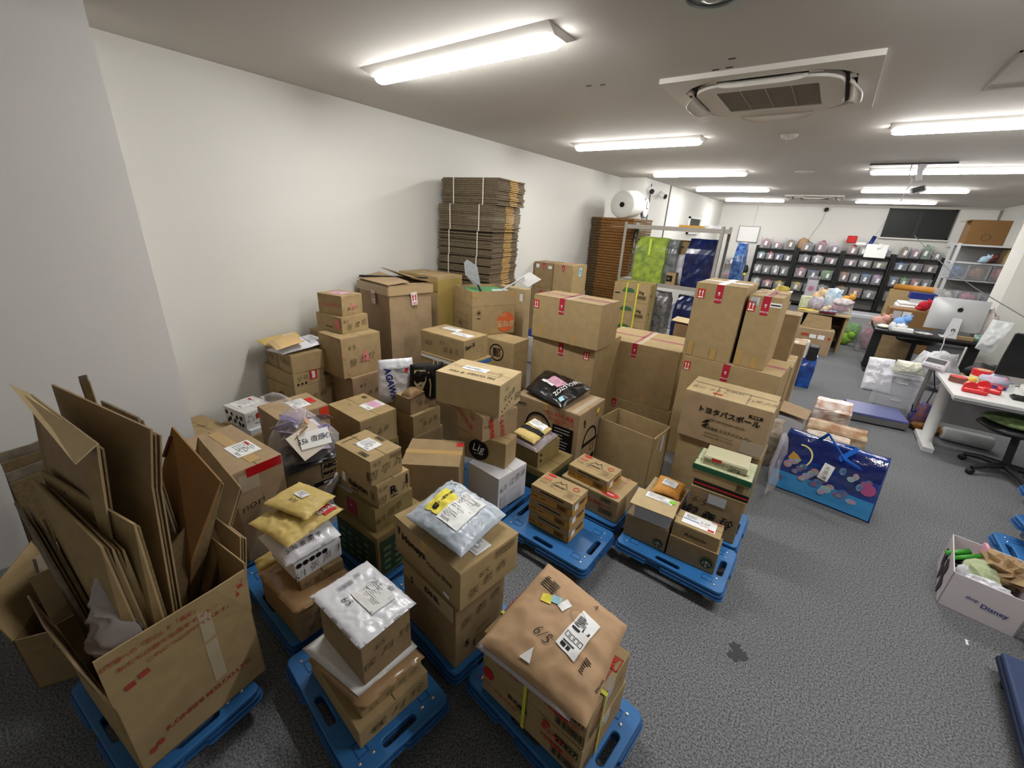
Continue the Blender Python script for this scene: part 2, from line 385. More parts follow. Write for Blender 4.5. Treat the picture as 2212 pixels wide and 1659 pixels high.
# ------------------------------------------------------------ ceiling lights
TUBE = bpy.data.materials.new('led_tube'); TUBE.use_nodes = True
_b = TUBE.node_tree.nodes['Principled BSDF']; _b.inputs['Emission Color'].default_value = (1, .985, .95, 1); _b.inputs['Emission Strength'].default_value = TUBE_POWER
LB = mat('light_housing', 'd8d4cd', .5, .3)
def ceiling_light():
    t = thing('ceiling_light', '', 'ceiling light', (0, 0, CEIL))
    b = MB(); X = .77
    P0 = [(-X, -.145, 0), (X, -.145, 0), (X, .145, 0), (-X, .145, 0)]; P1 = [(-X+.01, -.06, -.035), (X-.01, -.06, -.035), (X-.01, .06, -.035), (-X+.01, .06, -.035)]
    b.v = P0 + P1; b.f = [(0,1,2,3), (7,6,5,4), (0,4,5,1), (1,5,6,2), (2,6,7,3), (3,7,4,0)]; b.obj('housing', LB, t)
    s = MB(); prof = [(.052*math.cos(a), -.034 - .04*math.sin(a)) for a in [math.pi*i/8 for i in range(9)]]
    k = 0
    for x in (-X+.02, -X+.05, X-.05, X-.02):
        q = .75 if abs(x) > X-.03 else 1
        for y, z in prof: s.v.append((x, y*q, -.034 + (z+.034)*q))
    for i in range(3):
        for j in range(8): s.f.append((i*9+j, i*9+j+1, (i+1)*9+j+1, (i+1)*9+j))
    s.f.append(tuple(range(9))[::-1]); s.f.append(tuple(27+i for i in range(9)))
    s.obj('diffuser', TUBE, t, smooth=False)
    return t
L0 = ceiling_light()
LL = [(-2.19, 2.28, 'nearest long lit ceiling light, above the cardboard boxes'), (-2.19, 5.28, 'second lit ceiling light of the left row, above the bubble wrap roll'),
      (-2.19, 8.22, 'third lit ceiling light of the left row'), (-2.19, 11.2, 'fourth lit ceiling light of the left row, next to the cameras'), (-2.19, 14.6, 'farthest lit ceiling light of the left row'),
      (.9, 2.28, 'lit ceiling light over the empty carpet, nearest of the right row'), (.9, 5.27, 'lit ceiling light cut by the right edge below the ceiling hatch'),
      (.9, 8.24, 'lit ceiling light crossed by the hanging track camera'), (.9, 11.2, 'lit ceiling light of the right row just behind the track camera'), (.9, 14.35, 'farthest lit ceiling light, close to the dark window')]
for i, (x, y, lb) in enumerate(LL):
    o = L0 if i == 0 else copy_tree(L0); o.location = (x, y, CEIL); o['label'] = lb; o['group'] = 'long ceiling lights'
# ------------------------------------------------------------ ceiling air conditioner
ACM = mat('ac_white', 'd3cec6', .55, .3); ACG = mat('ac_grille', '8a8274', .7, .2); ACD = mat('ac_dark', '37302a', .7, .2)
def air_con(label, loc, s=1.0):
    t = thing('air_conditioner', label, 'air conditioner', loc); t.scale = (s, s, s); W_ = .595
    plate('panel', rrect(0, 0, 2*W_, 2*W_, .01), [rrect(0, 0, .98, .98, .24, 8)], .03, ACM, t, -.03)
    MB().box(-.5, -.5, -.004, .5, .5, .0).obj('air_outlet', ACD, t)
    plate('intake_frame', rrect(0, 0, .86, .86, .2, 8), [rrect(.0, 0, .6, .56, .01)], .04, ACM, t, -.045, .004)
    MB().box(-.3, -.28, -.03, .3, .28, -.02).obj('intake_grille', ACG, t)
    g = MB()
    for i in range(27): y = -.27 + .54*i/26; g.box(-.3, y-.003, -.036, .3, y+.003, -.03)
    for x in (-.15, 0, .15): g.box(x-.004, -.28, -.038, x+.004, .28, -.03)
    g.obj('grille_bars', mat('ac_bars', '9b9385', .6), t)
    for k in range(4):
        m = Matrix.Rotation(k*math.pi/2, 4, 'Z'); v = MB(); n = 10
        for i in range(n+1):
            x = -.25 + .5*i/n; q = 1 - abs(2*i/n-1)**4
            for y, z in ((.455, -.03), (.455 + .07*q, -.055 - .03*q), (.46 + .075*q, -.05 - .03*q), (.46, -.02)): v.v.append(tuple(m @ Vector((x, y, z))))
        for i in range(n):
            for j in range(4): v.f.append((i*4+j, i*4+(j+1) % 4, (i+1)*4+(j+1) % 4, (i+1)*4+j))
        v.f.append((0,1,2,3)); v.f.append((n*4+3, n*4+2, n*4+1, n*4)); v.obj('louver', ACM, t, smooth=True)
        j = MB()
        for q in (-.29, .29): j.box(q-.035, .45, -.03, q+.035, .49, -.012, m)
        j.obj('louver_hinge', ACM, t)
    return t
air_con('large square cassette air conditioner set in the ceiling, with open louvers', (-.635, 3.835, CEIL))
air_con('small distant cassette air conditioner near the far wall', (-.7, 13.5, CEIL))
# ceiling discs
def disc(name, label, x, y, r, h=.02, m=ACM):
    t = thing(name, label, 'ceiling fitting', (x, y, CEIL)); MB().lathe([(r, 0), (r, -h*.4), (r*.85, -h), (r*.3, -h*1.1)], 28).obj('cover', m, t, smooth=True)
    MB().lathe([(r*.3, -h), (r*.3, -h*1.5), (r*.1, -h*1.6)], 16).obj('sensor', LGREY, t, smooth=True); return t
disc('smoke_detector', 'small round white smoke detector beyond the large air conditioner', -.636, 5.38, .075, .03)
disc('ceiling_speaker', 'flat round white ceiling disc, the farther of the two', -.662, 8.4, .13, .012)
t = thing('downlight', 'round recessed downlight cut by the top edge of the picture', 'ceiling light', (-.68, 2.26, CEIL))
plate('trim_ring', circ(0, 0, .17, 36), [circ(0, 0, .11, 30)], .012, mat('downlight_rim', 'b9bdbb', .3, .5), t, -.012)
MB().lathe([(.11, -.002), (.07, -.004), (.02, -.004)], 24).obj('reflector', mat('downlight_inner', '8f9290', .25, .6), t, smooth=True)
MB().lathe([(.045, -.004), (.045, -.02), (.02, -.028)], 16).obj('bulb', mat('bulb_off', 'aab0ae', .2, .5), t, smooth=True)
# track with camera
t = thing('track_camera', 'white camera hanging from a dark ceiling track, in front of a lit light', 'camera', (.52, 7.66, CEIL))
MB().box(-.42, -.02, -.02, .42, .02, 0).obj('ceiling_track', DARK, t)
MB().tube([(.1, 0, -.02), (.1, 0, -.10), (.12, 0, -.2)], [.05, .028, .03], 10).obj('mount', LGREY, t)
MB().tube([(.0, 0, -.02), (.0, -.02, -.12), (.06, 0, -.2), (.03, 0, -.33), (.02, 0, -.45)], .006, 6).obj('cable', LGREY, t)
MB().box(-.07, -.06, -.05, .07, .06, .03, Matrix.Translation((.14, 0, -.3)) @ Matrix.Rotation(R(-20), 4, 'Y')).obj('camera_body', LGREY, t, bevel=.008)
MB().box(-.055, -.065, -.035, .055, -.058, .025, Matrix.Translation((.14, 0, -.3)) @ Matrix.Rotation(R(-20), 4, 'Y')).obj('lens_face', DARK, t)
# wall cameras, dome, clock, switch box, whiteboards
def wallcam(label, loc, rz):
    t = thing('security_camera', label, 'camera', loc, rz)
    MB().tube([(0, 0, .06), (0, -.05, .04), (0, -.08, 0)], .012, 8).obj('bracket', LGREY, t)
    MB().tube([(0, -.02, 0), (0, -.14, -.04)], .055, 12).obj('camera_body', WHITE, t); MB().tube([(0, -.14, -.04), (0, -.155, -.045)], .05, 12).obj('lens', DARK, t)
wallcam('white box camera with a black face high on the left corner', (-3.33, 9.2, 2.78), R(35)); wallcam('second white camera further along the left side wall', (-3.362, 9.95, 2.74), R(70))
t = thing('dome_camera', 'small black dome camera high on the far wall with a hanging cable', 'camera', (-.47, 16.48, 2.84))
MB().blob((0, -.04, 0), (.06, .05, .06), 0, 0).obj('dome', DARK, t, smooth=True)
MB().tube([(0, 0, -.05), (-.02, 0, -.3), (-.12, 0, -.55), (-.25, 0, -.9), (-.3, 0, -1.15)], .006, 5).obj('cable', LGREY, t)
t = thing('wall_clock', 'round grey wall clock seen edge-on on the left side wall', 'clock', (-3.355, 9.1, 2.42))
MB().lathe([(.17, 0), (.19, .01), (.19, .035), (.17, .04)], 32, Matrix.Rotation(R(90), 4, 'Y')).obj('clock_case', METAL, t, smooth=False)
MB().lathe([(.165, .041), (.02, .042)], 32, Matrix.Rotation(R(90), 4, 'Y')).obj('clock_face', WHITE, t)
MB().box(.043, -.006, 0, .046, .006, .13).box(.043, 0, -.006, .046, .09, .006).obj('clock_hands', BLACK, t)
t = thing('small_wall_window', 'small internal window with a white frame on the left side wall', 'window', (-3.37, 13.2, 1.95))
MB().box(0, -.6, 0, .05, .6, .05).box(0, -.6, .4, .05, .6, .45).box(0, -.6, 0, .05, -.55, .45).box(0, .55, 0, .05, .6, .45).obj('frame', WHITE, t); MB().box(0, -.55, .05, .02, .55, .4).obj('pane', GL, t)
def whiteboard(label, x, y, z, w_, h_, d=.03, m=WHITE):
    t = thing('whiteboard', label, 'whiteboard', (x, y, z)); MB().box(-w_/2+.02, -d+.004, .02, w_/2-.02, 0, h_-.02).obj('board', m, t)
    MB().box(-w_/2, -d, 0, w_/2, 0, .02).box(-w_/2, -d, h_-.02, w_/2, 0, h_).box(-w_/2, -d, 0, -w_/2+.02, 0, h_).box(w_/2-.02, -d, 0, w_/2, 0, h_).obj('frame', METAL, t); return t
whiteboard('small whiteboard on the far wall left of the black racks', -2.4, 16.48, 1.78, .62, .5)
t = thing('electrical_outlet', 'black outlet box with cables on the far wall below the small whiteboard', 'outlet', (-2.55, 16.49, 1.48))
MB().box(-.06, -.05, -.05, .06, 0, .05).obj('outlet_box', DARK, t, bevel=.005); MB().tube([(-.03, -.03, -.05), (-.06, -.03, -.3), (-.1, -.03, -.5)], .006, 5).tube([(.02, -.03, -.05), (.05, -.03, -.25), (.0, -.03, -.5)], .006, 5).obj('cable', LGREY, t)
o = MB().tube([(1.02, 16.46, 2.75), (.98, 16.46, 2.6), (.9, 16.46, 2.3), (.82, 16.46, 2.05), (.8, 16.46, 1.7)], .006, 5).obj('wall_cable', LGREY); tag(o, 'thin white cable running down the far wall left of the dark window', 'cable')
o = MB().tube([(1.35, 13.0, 2.2), (1.55, 11.9, 1.9), (1.78, 10.8, 1.62), (2.0, 9.85, 1.42), (2.28, 8.3, 1.2)], .007, 5).obj('slack_cable', mat('cable_grey', '5c5c5c')); tag(o, 'dark cable sagging diagonally in front of the right shelves', 'cable')
o = MB().tube([(-3.36, 9.33, 2.9), (-3.355, 9.34, 2.5), (-3.35, 9.34, 2.1), (-3.35, 9.33, 1.6)], .009, 5).obj('corner_cable', DARK); tag(o, 'black cable taped down the left side wall beside the clock', 'cable')

# ============================================================ DOLLIES
def dolly():
    t = thing('platform_dolly', '', 'dolly'); W_, D = .65, .43
    out = []                                    # rounded outline with connector notches
    base = rrect(0, 0, W_, D, .035)
    holes = [rrect(s*(W_/2-.05), 0, .035, .15, .0174) for s in (-1, 1)] + [rrect(0, s*(D/2-.04), .15, .032, .0155) for s in (-1, 1)]
    plate('deck', base, holes, .022, BLUE, t, .118, .004)
    sk = []
    for (sx, sy, a) in ((1,1,0),(-1,1,90),(-1,-1,180),(1,-1,270)):
        for i in range(6):
            q = R(a + 90*i/5); sk.append((sx*(W_/2+.008-.04) + .04*math.cos(q), sy*(D/2+.008-.04) + .04*math.sin(q)))
        # a notch half way along the next side
        if (sx, sy) == (1, 1): sk += [(.12, D/2+.008), (.11, D/2-.008), (.03, D/2-.008), (.02, D/2+.008)]
        if (sx, sy) == (-1, 1): sk += [(-W_/2-.008, .08), (-W_/2+.008, .07), (-W_/2+.008, .0), (-W_/2-.008, -.01)]
        if (sx, sy) == (-1, -1): sk += [(-.12, -D/2-.008), (-.11, -D/2+.008), (-.03, -D/2+.008), (-.02, -D/2-.008)]
        if (sx, sy) == (1, -1): sk += [(W_/2+.008, -.08), (W_/2-.008, -.07), (W_/2-.008, 0), (W_/2+.008, .01)]
    plate('skirt', sk, [[(p[0], p[1]) for p in hh] for hh in holes], .03, BLUED, t, .084, .003)
    plate('skirt_lip', [(x*1.012, y*1.018) for x, y in sk], [rrect(0, 0, W_-.04, D-.04, .03)], .008, BLUE, t, .084)
    for sx in (-1, 1):
        for sy in (-1, 1):
            cx, cy = sx*(W_/2-.1), sy*(D/2-.075)
            b = MB(); n = 3
            for (x0, y0, x1, y1) in ((-.03, -.022, .03, -.019), (-.03, .019, .03, .022), (-.03, -.022, -.027, .022), (.027, -.022, .03, .022)): b.box(cx+x0, cy+y0, .139, cx+x1, cy+y1, .1425)
            b.obj('corner_frame', BLUED, t)
            for dx, dy in ((sx*.05, sy*.025), (sx*.05, -sy*.03)):
                MB().lathe([(.008, .139), (.0085, .141), (.005, .1445)], 10, Matrix.Translation((cx+dx*.0+sx*.045, cy+dy, 0))).obj('bolt', BOLT, t, smooth=True)
            wm = Matrix.Translation((cx+sx*.03, cy, .034)) @ Matrix.Rotation(R(90), 4, 'X')
            MB().lathe([(.01, -.014), (.034, -.013), (.034, .013), (.01, .014)], 18, wm).obj('wheel', CASTER, t, smooth=False)
            MB().box(cx+sx*.03-.02, cy-.019, .03, cx+sx*.03+.02, cy-.015, .086).box(cx+sx*.03-.02, cy+.015, .03, cx+sx*.03+.02, cy+.019, .086).box(cx+sx*.03-.03, cy-.025, .08, cx+sx*.03+.03, cy+.025, .086).obj('caster_fork', BOLT, t)
    for x in (-.12, .12): MB().lathe([(.012, .139), (.012, .1405), (.004, .141)], 12, Matrix.Translation((x, 0, 0))).obj('plug', mat('plug_blue', '1f4fd0', .4), t)
    return t
D0 = dolly()
def put_dolly(i, A, th, label):
    o = D0 if i == 0 else copy_tree(D0); a = R(th); u = Vector((math.cos(a), math.sin(a), 0)); v = Vector((-math.sin(a), math.cos(a), 0))
    o.location = Vector(A) + u*.43/2 + v*.65/2; o.rotation_euler = (0, 0, a + math.pi/2); o['label'] = label; o['group'] = 'blue plastic dollies'
    return o
DL = [((-.87, .40, 0), 83, 'blue plastic dolly under the stack topped with the white parcel'),
      ((-.18, .86, 0), 83.5, 'blue plastic dolly under the noodle cartons topped with the kraft paper bag'),
      ((-.69, 1.82, 0), 88.4, 'blue plastic dolly with three noodle cartons stacked near its middle'),
      ((-.0, 2.17, 0), 88.5, 'blue plastic dolly carrying the two coffee-logo boxes'),
      ((-.0, 2.63, 0), 88.5, 'blue plastic dolly behind the coffee-logo boxes, under the dated carton'),
      ((-.865, .905, 0), 83, 'blue plastic dolly under the tall stack with the grey mailer'),
      ((-1.55, .53, 0), 87, 'blue plastic dolly under the stack of yellow mailers'),
      ((-1.44, -.07, 0), 95, 'blue plastic dolly under the big open carton full of flattened cardboard'),
      ((-1.53, 1.0, 0), 88, 'blue plastic dolly under the dark green-printed carton stack'),
      ((-1.375, 1.86, 0), 88, 'blue plastic dolly under the white box stack'),
      ((-.705, 2.30, 0), 88, 'blue plastic dolly under the wide noodle carton, behind the near dolly'),
      ((-2.22, .6, 0), 90, 'blue plastic dolly under the large handwritten carton at the left')]
for i, (A, th, lb) in enumerate(DL): put_dolly(i, A, th, lb)
DZ = .1425


# ============================================================ CARTON STACKS
def hand(S, f, s, t, size, txt, rot=0, m=PEN, bold=-.014, parent=None, sx=1): return d_text(S[f], s, t, size, txt, rot, m, parent, 'handwriting', bold, True, sx=sx)
def prt(S, f, s, t, size, txt, rot=0, m=BLACK, bold=.01, parent=None, sx=1, name='printed_text'): return d_text(S[f], s, t, size, txt, rot, m, parent, name, bold, False, sx=sx)
def bar(S, f, s, t, w_, h_, parent, m=BLACK, rot=0, frame=True):
    rnd = random.Random(int(s*97)); rc = bars(-w_*.44, w_*.44, -h_*.38, h_*.38, 16, rnd)
    if frame: rc += frame_rects(0, 0, w_, h_, .0022)
    return d_rects(S[f], s, t, rot, rc, m, parent, 'barcode')
def icons(S, f, s, t, sz, n, parent, m=BLACK, rot=0):
    rc = []
    for i in range(n):
        x = (i-(n-1)/2)*sz*1.15; rc += frame_rects(x, 0, sz, sz, sz*.07)
        rc += [(x-sz*.25, -sz*.3, x-sz*.15, sz*.15), (x+sz*.15, -sz*.3, x+sz*.25, sz*.15), (x-sz*.3, sz*.15, x-sz*.1, sz*.25), (x+sz*.1, sz*.15, x+sz*.3, sz*.25)] if i % 2 == 0 else [(x-sz*.3, sz*.1, x+sz*.3, sz*.2), (x-sz*.04, -sz*.25, x+sz*.04, sz*.1), (x-sz*.25, -.35*sz, x+sz*.25, -sz*.28)]
    return d_rects(S[f], s, t, rot, rc, m, parent, 'care_symbols')

# --- stack on the near left dolly
t, S = carton('cardboard_box', 'flat wide tan box at the bottom of the white-topped stack, with black handwriting', (-.955, .485, DZ), 84, .317, .422, .105, K1, tape=None)
hand(S, 'R', .22, .5, .042, '6/1', 0, parent=t); hand(S, 'R', .55, .5, .045, '侯 月 玲', 0, parent=t, sx=1.5)
t, S = carton('cardboard_box', 'smaller tan box, second from the bottom under the taped plastic wrap', (-.98, .52, DZ+.1055), 84, .272, .339, .055, K1, tape=None)
hand(S, 'R', .18, .5, .03, '6/5', parent=t); hand(S, 'R', .65, .55, .03, '侯 月 玲', parent=t, sx=1.4)
def pillow_thing(name, label, cat, pts, th, m, seed=1, cr=.006, fr=14, pw=3, group=None, n=22, flat=.35, ridge=True, part='bag_body'):
    c = sum((Vector(p) for p in pts), Vector())/4; c.z = min(p[2] for p in pts)
    t = thing(name, label, cat, c, 0, group); P = Pillow(pts, th, seed, cr, fr, pw, c, ridge, flat); P.build(part, m, t, n); return t, P
z = DZ+.161
t, P = pillow_thing('wrapped_parcel', 'flat brown parcel wrapped in shiny clear plastic, under the white-topped box', 'parcel', [(-1.30, .49, z+.018), (-.965, .515, z+.018), (-.935, .80, z+.018), (-1.275, .82, z+.018)], .016, mat('wrapped_brown', 'a5845f', .2, .6, bump=.3, bscale=30), 3, .003, 10, 8, flat=.9)
t, P = pillow_thing('paper_sheet', 'white sheet of paper sticking out beneath the white-topped box', 'paper', [(-1.345, .495, z+.043), (-1.0, .53, z+.041), (-.985, .80, z+.041), (-1.33, .83, z+.043)], .003, WHITE, 5, .002, 6, 8, n=10)
t, S = carton('cardboard_box', 'tall brown box whose lid is covered by a white plastic parcel sleeve', (-1.015, .565, DZ+.209), 87, .224, .312, .218, K2, tape=None)
hand(S, 'R', .35, .72, .035, '6/5', 4, parent=t); hand(S, 'R', .5, .5, .04, '侯 月 玲', 8, parent=t, sx=1.6)
a = Vector((-1.015, .565, 0)); z = DZ+.428
t, P = pillow_thing('plastic_mailer', 'flat glossy white plastic mailer with a printed address lying on the brown box', 'mailer', [(-1.345, .56, z+.012), (-1.0, .55, z+.012), (-.985, .81, z+.012), (-1.33, .82, z+.012)], .009, PWHITE, 9, .0035, 26, 10, flat=.7, n=30)
l = d_patch(P, .56, .62, .15, .11, 0, WHITE, t, 'address_label')
rnd = random.Random(4); d_rects(P, .56, .66, 0, [(-.06, .03-.008*i, -.06+rnd.uniform(.05, .12), .032-.008*i) for i in range(9)], GREYI, t, 'address_lines')
d_text(P, .42, .83, .017, '10-30-16', 0, GREYI, t, bold=.01); d_text(P, .75, .42, .014, 'A1', 0, GREYI, t, bold=.01)
d_poly(P, .44, .72, 15, ring_quads(0, 0, .026, .0275, 28, .75), PEN, t, 'pen_circle')
d_rects(P, .2, .45, 90, bars(-.035, .035, -.012, .012, 18, rnd), GREYI, t, 'barcode'); d_rects(P, .16, .68, 0, bars(-.01, .01, -.014, .014, 6, rnd), GREYI, t, 'barcode')
d_rects(P, .62, .9, 0, bars(-.02, .02, -.008, .008, 12, rnd), GREYI, t, 'barcode'); d_rects(P, .78, .8, 0, frame_rects(0, 0, .034, .03, .001), GREYI, t, 'stamp_frame')
d_text(P, .42, .3, .038, '6/5', 10, PEN, t, 'handwriting', .0, True)

# --- tall stack with the grey mailer
t, S = carton('cardboard_box', 'tall carton printed with a 5 at the bottom of the grey mailer stack', (-.885, .93, DZ), 83, .30, .40, .375, K2, tape=None)
prt(S, 'R', .22, .3, .055, '5', 0, parent=t, bold=.03); d_rects(S['R'], .55, .28, 0, [(-.05, -.06, .05, .0), (-.03, .03, .04, .045)], paint('print_brown', '8a7048'), t); hand(S, 'R', .5, .72, .05, '張 若 倩', 8, parent=t, sx=1.4)
d_text(S['L'], .2, .78, .05, '5', 0, BLACK, t, bold=.03); d_patch(S['L'], .5, .86, .38, .09, 0, K4, t, 'paper_band'); prt(S, 'L', .6, .86, .038, 'DHL', 0, parent=t, bold=.04, sx=1.5)
t, S = carton('cardboard_box', 'wide carton with an online shop name, directly under the grey mailer', (-.86, .93, DZ+.3755), 83, .347, .487, .207, K1, tape=TAPE, seam='u')
prt(S, 'L', .33, .6, .052, 'Honeys', 0, parent=t, bold=.035, sx=1.15); prt(S, 'L', .72, .5, .032, 'Online Shop', 0, parent=t, bold=.015, sx=1.1)
d_poly(S['L'], .09, .72, 0, [[(-.012, .02), (-.004, .02), (.0, -.02), (-.005, -.02)], [(.004, .02), (.012, .02), (.006, -.02), (.001, -.02)]], BLACK, t)
hand(S, 'R', .38, .62, .045, '6/5', 0, parent=t); hand(S, 'R', .45, .38, .05, '張 若 倩', 8, parent=t, sx=1.3); icons(S, 'R', .74, .86, .036, 3, t)
d_patch(S['L'], .82, .12, .04, .02, -10, WHITE, t, 'small_label'); label_ship(S['T'], .82, .45, .12, .09, 0, t, seed=3)
z = DZ+.583
t, P = pillow_thing('plastic_mailer', 'puffy light grey poly mailer with a yellow delivery label, on the online shop carton', 'mailer', [(-1.235, .975, z+.06), (-.885, .96, z+.045), (-.905, 1.285, z+.045), (-1.275, 1.305, z+.06)], .045, PGREY, 12, .011, 17, 2.6, n=48)
l = d_patch(P, .3, .42, .09, .15, 0, YEL, t, 'yellow_label'); d_text(P, .3, .47, .017, '宅急便の配達日表示', 90, BLACK, l, bold=.015)
d_poly(P, .3, .27, 0, [circ(0, 0, .014, 14), [(-.014, .008), (-.012, .02), (-.004, .012)], [(.014, .008), (.012, .02), (.004, .012)]], BLACK, l, 'cat_mark', .003)
l = d_patch(P, .6, .5, .13, .22, 0, WHITE, t, 'delivery_slip'); rnd = random.Random(8)
d_rects(P, .6, .5, 0, [(-.055, .095-.014*i, -.055+rnd.uniform(.03, .105), .098-.014*i) for i in range(13)] + bars(.0, .05, .06, .085, 12, rnd) + bars(-.05, .0, -.1, -.085, 10, rnd), GREYI, l, 'label_print', .003)
d_text(P, .18, .82, .036, '6/5', 20, PEN, t, 'handwriting', 0, True)

# --- noodle cartons with the kraft bag
def noodle(label, A, th, w_, d_, h_):
    t, S = carton('noodle_carton', label, A, th, w_, d_, h_, K1, tape=CTAPE, seam='v', group='noodle cartons on the near dolly', tapew=.06)
    d_poly(S['L'], .07, .72, 0, [circ(0, 0, .03, 20)], RED, t, 'red_logo')
    prt(S, 'L', .17, .36, .024, 'シーフードヌードル', 0, RED, .02, t); prt(S, 'L', .40, .62, .026, '株式会社', 0, BLACK, .02, t); d_poly(S['L'], .42, .5, 0, [[(-.02, 0), (0, .02), (.02, 0), (.02, -.015), (-.02, -.015)]], K5, t)
    prt(S, 'L', .74, .72, .026, '地上厳禁', 0, RED, .02, t); prt(S, 'L', .74, .45, .022, '下段積厳禁', 0, RED, .02, t)
    d_poly(S['L'], .68, .88, 0, [[(-.022, 0), (.022, 0), (0, .022)], [(-.014, -.015), (-.004, -.015), (-.004, 0), (-.014, 0)], [(.004, -.015), (.014, -.015), (.014, 0), (.004, 0)]], RED, t, 'arrow_mark')
    d_rects(S['L'], .87, .74, 0, frame_rects(0, 0, .098, .042, .003), BLACK, t, 'number_frame'); prt(S, 'L', .87, .74, .036, '27827', 0, BLACK, .03, t)
    prt(S, 'L', .86, .5, .022, '93g×12個', 0, RED, .02, t); bar(S, 'L', .87, .27, .12, .045, t)
    prt(S, 'R', .5, .6, .03, '日清 シーフード', 0, RED, .02, t); bar(S, 'R', .2, .3, .08, .05, t)
    return t, S
t, S = noodle('lower noodle carton resting on the near blue dolly, beneath an identical one', (-.25, .91, DZ), 85.6, .335, .49, .176)
t, S = noodle('upper noodle carton with yellow strapping, under the kraft paper bag', (-.25, .915, DZ+.1765), 86.5, .32, .49, .172)
d_rects(S['T'], .1, .68, 0, frame_rects(0, 0, .1, .2, .003) + [(-.03, -.08+.03*i, .03, -.07+.03*i) for i in range(6)], RED, t, 'red_frame'); d_rects(S['T'], .93, .75, 0, frame_rects(0, 0, .06, .06, .004), RED, t, 'red_frame'); prt(S, 'T', .93, .55, .03, '割物注意', 90, RED, .02, t); prt(S, 'T', .92, .25, .042, '禁表示', 90, RED, .02, t)
d_poly(S['T'], .93, .75, 0, [[(-.018, .02), (.018, .02), (.008, 0), (-.008, 0)], [(-.003, -.02), (.003, -.02), (.003, 0), (-.003, 0)], [(-.015, -.024), (.015, -.024), (.015, -.018), (-.015, -.018)]], RED, t, 'glass_mark')
YS = mat('yellow_strap', 'd9dc45', .35, .5)
for k, (v0, lb) in enumerate(((-.235, 'yellow plastic strap around the left half of the noodle cartons'), (.04, 'yellow plastic strap near the right corner of the noodle cartons'))):
    # straps run over the top and down the two long sides
    a = R(86.2); u = Vector((math.cos(a), math.sin(a), 0)); v = Vector((-math.sin(a), math.cos(a), 0)); A0 = Vector((-.25, .912, 0))
    b = MB(); q = .0075
    if k == 0:
        c0 = A0 + v*.26; 
        pts = [(c0 - u*.008, DZ+.01), (c0 - u*.008, DZ+.352), (c0 + u*.34, DZ+.352), (c0 + u*.345, DZ+.01)]
        dr = v
    else:
        c0 = A0 + u*.115; pts = [(c0 - v*.006, DZ+.01), (c0 - v*.006, DZ+.354), (c0 + v*.496, DZ+.354), (c0 + v*.496, DZ+.01)]; dr = u
    for i in range(3):
        (p0, z0), (p1, z1) = pts[i], pts[i+1]
        b.slab([p0 + dr*q + Vector((0,0,z0)), p0 - dr*q + Vector((0,0,z0)), p1 - dr*q + Vector((0,0,z1)), p1 + dr*q + Vector((0,0,z1))], .0014)
    tag(b.obj('yellow_strap', YS), lb, 'strap')
z = DZ+.356
pts = [(-.70, .87, z+.035), (-.245, .87, z+.02), (-.275, 1.28, z+.055), (-.685, 1.33, z+.085)]
t, P = pillow_thing('paper_bag', 'large crumpled kraft paper mailer with a 6/5 note, open at its left end', 'mailer', pts, .055, KRAFT, 21, .012, 7, 2.4, n=48, flat=.2)
Pb = Pillow([(-.715, .862, z+.012), (-.30, .862, z+.008), (-.29, 1.0, z+.015), (-.70, 1.05, z+.03)], .02, 23, .006, 8, 3, t.location); Pb.build('inner_lining', mat('lining_grey', 'b9b4b6', .6), t, 20)
d_text(Pb, .5, .25, .022, 'オリジナルパッケージを開けて保護してい', 180, BLACK, t, bold=.015)
d_text(P, .43, .32, .06, '6/5', -8, PEN, t, 'handwriting', -.014, True); d_text(P, .70, .88, .03, 'A', -20, PEN, t, 'handwriting')
d_rects(P, .22, .75, -10, [(-.04, -.025+.009*i, .04, -.021+.009*i) for i in range(6)], BLACK, t, 'black_stripes'); d_rects(P, .9, .33, -5, [(-.04, -.03+.009*i, .04, -.026+.009*i) for i in range(7)], BLACK, t, 'black_stripes')
d_patch(P, .27, .62, .045, .035, 15, YEL, t, 'yellow_sticker'); d_patch(P, .355, .66, .045, .028, 8, SKY, t, 'blue_sticker'); d_patch(P, .45, .67, .032, .055, -20, WHITE, t, 'white_sticker')
l = d_patch(P, .68, .53, .085, .19, -8, WHITE, t, 'shipping_label'); rnd = random.Random(3)
d_rects(P, .68, .53, -8, [(-.035, .06-.008*i, -.035+rnd.uniform(.02, .06), .063-.008*i) for i in range(6)] + [(-.035, .0, .0, .01), (.005, .012, .036, .026)] + sum([frame_rects(-.028+.019*i, -.035, .016, .022, .002) for i in range(4)], []) + [(-.03, -.085, -.01, -.07), (-.005, -.085, .01, -.07), (-.03, -.065, .02, -.06)], BLACK, l, 'label_print', .003)
d_poly(P, .6, .66, -8, ring_quads(0, 0, .032, .0335, 28, .85), PEN, l, 'pen_circle', .003); d_poly(P, .40, .12, 0, [[(-.02, -.02), (.025, -.02), (.01, .03)]], WHITE, t, 'torn_sticker')

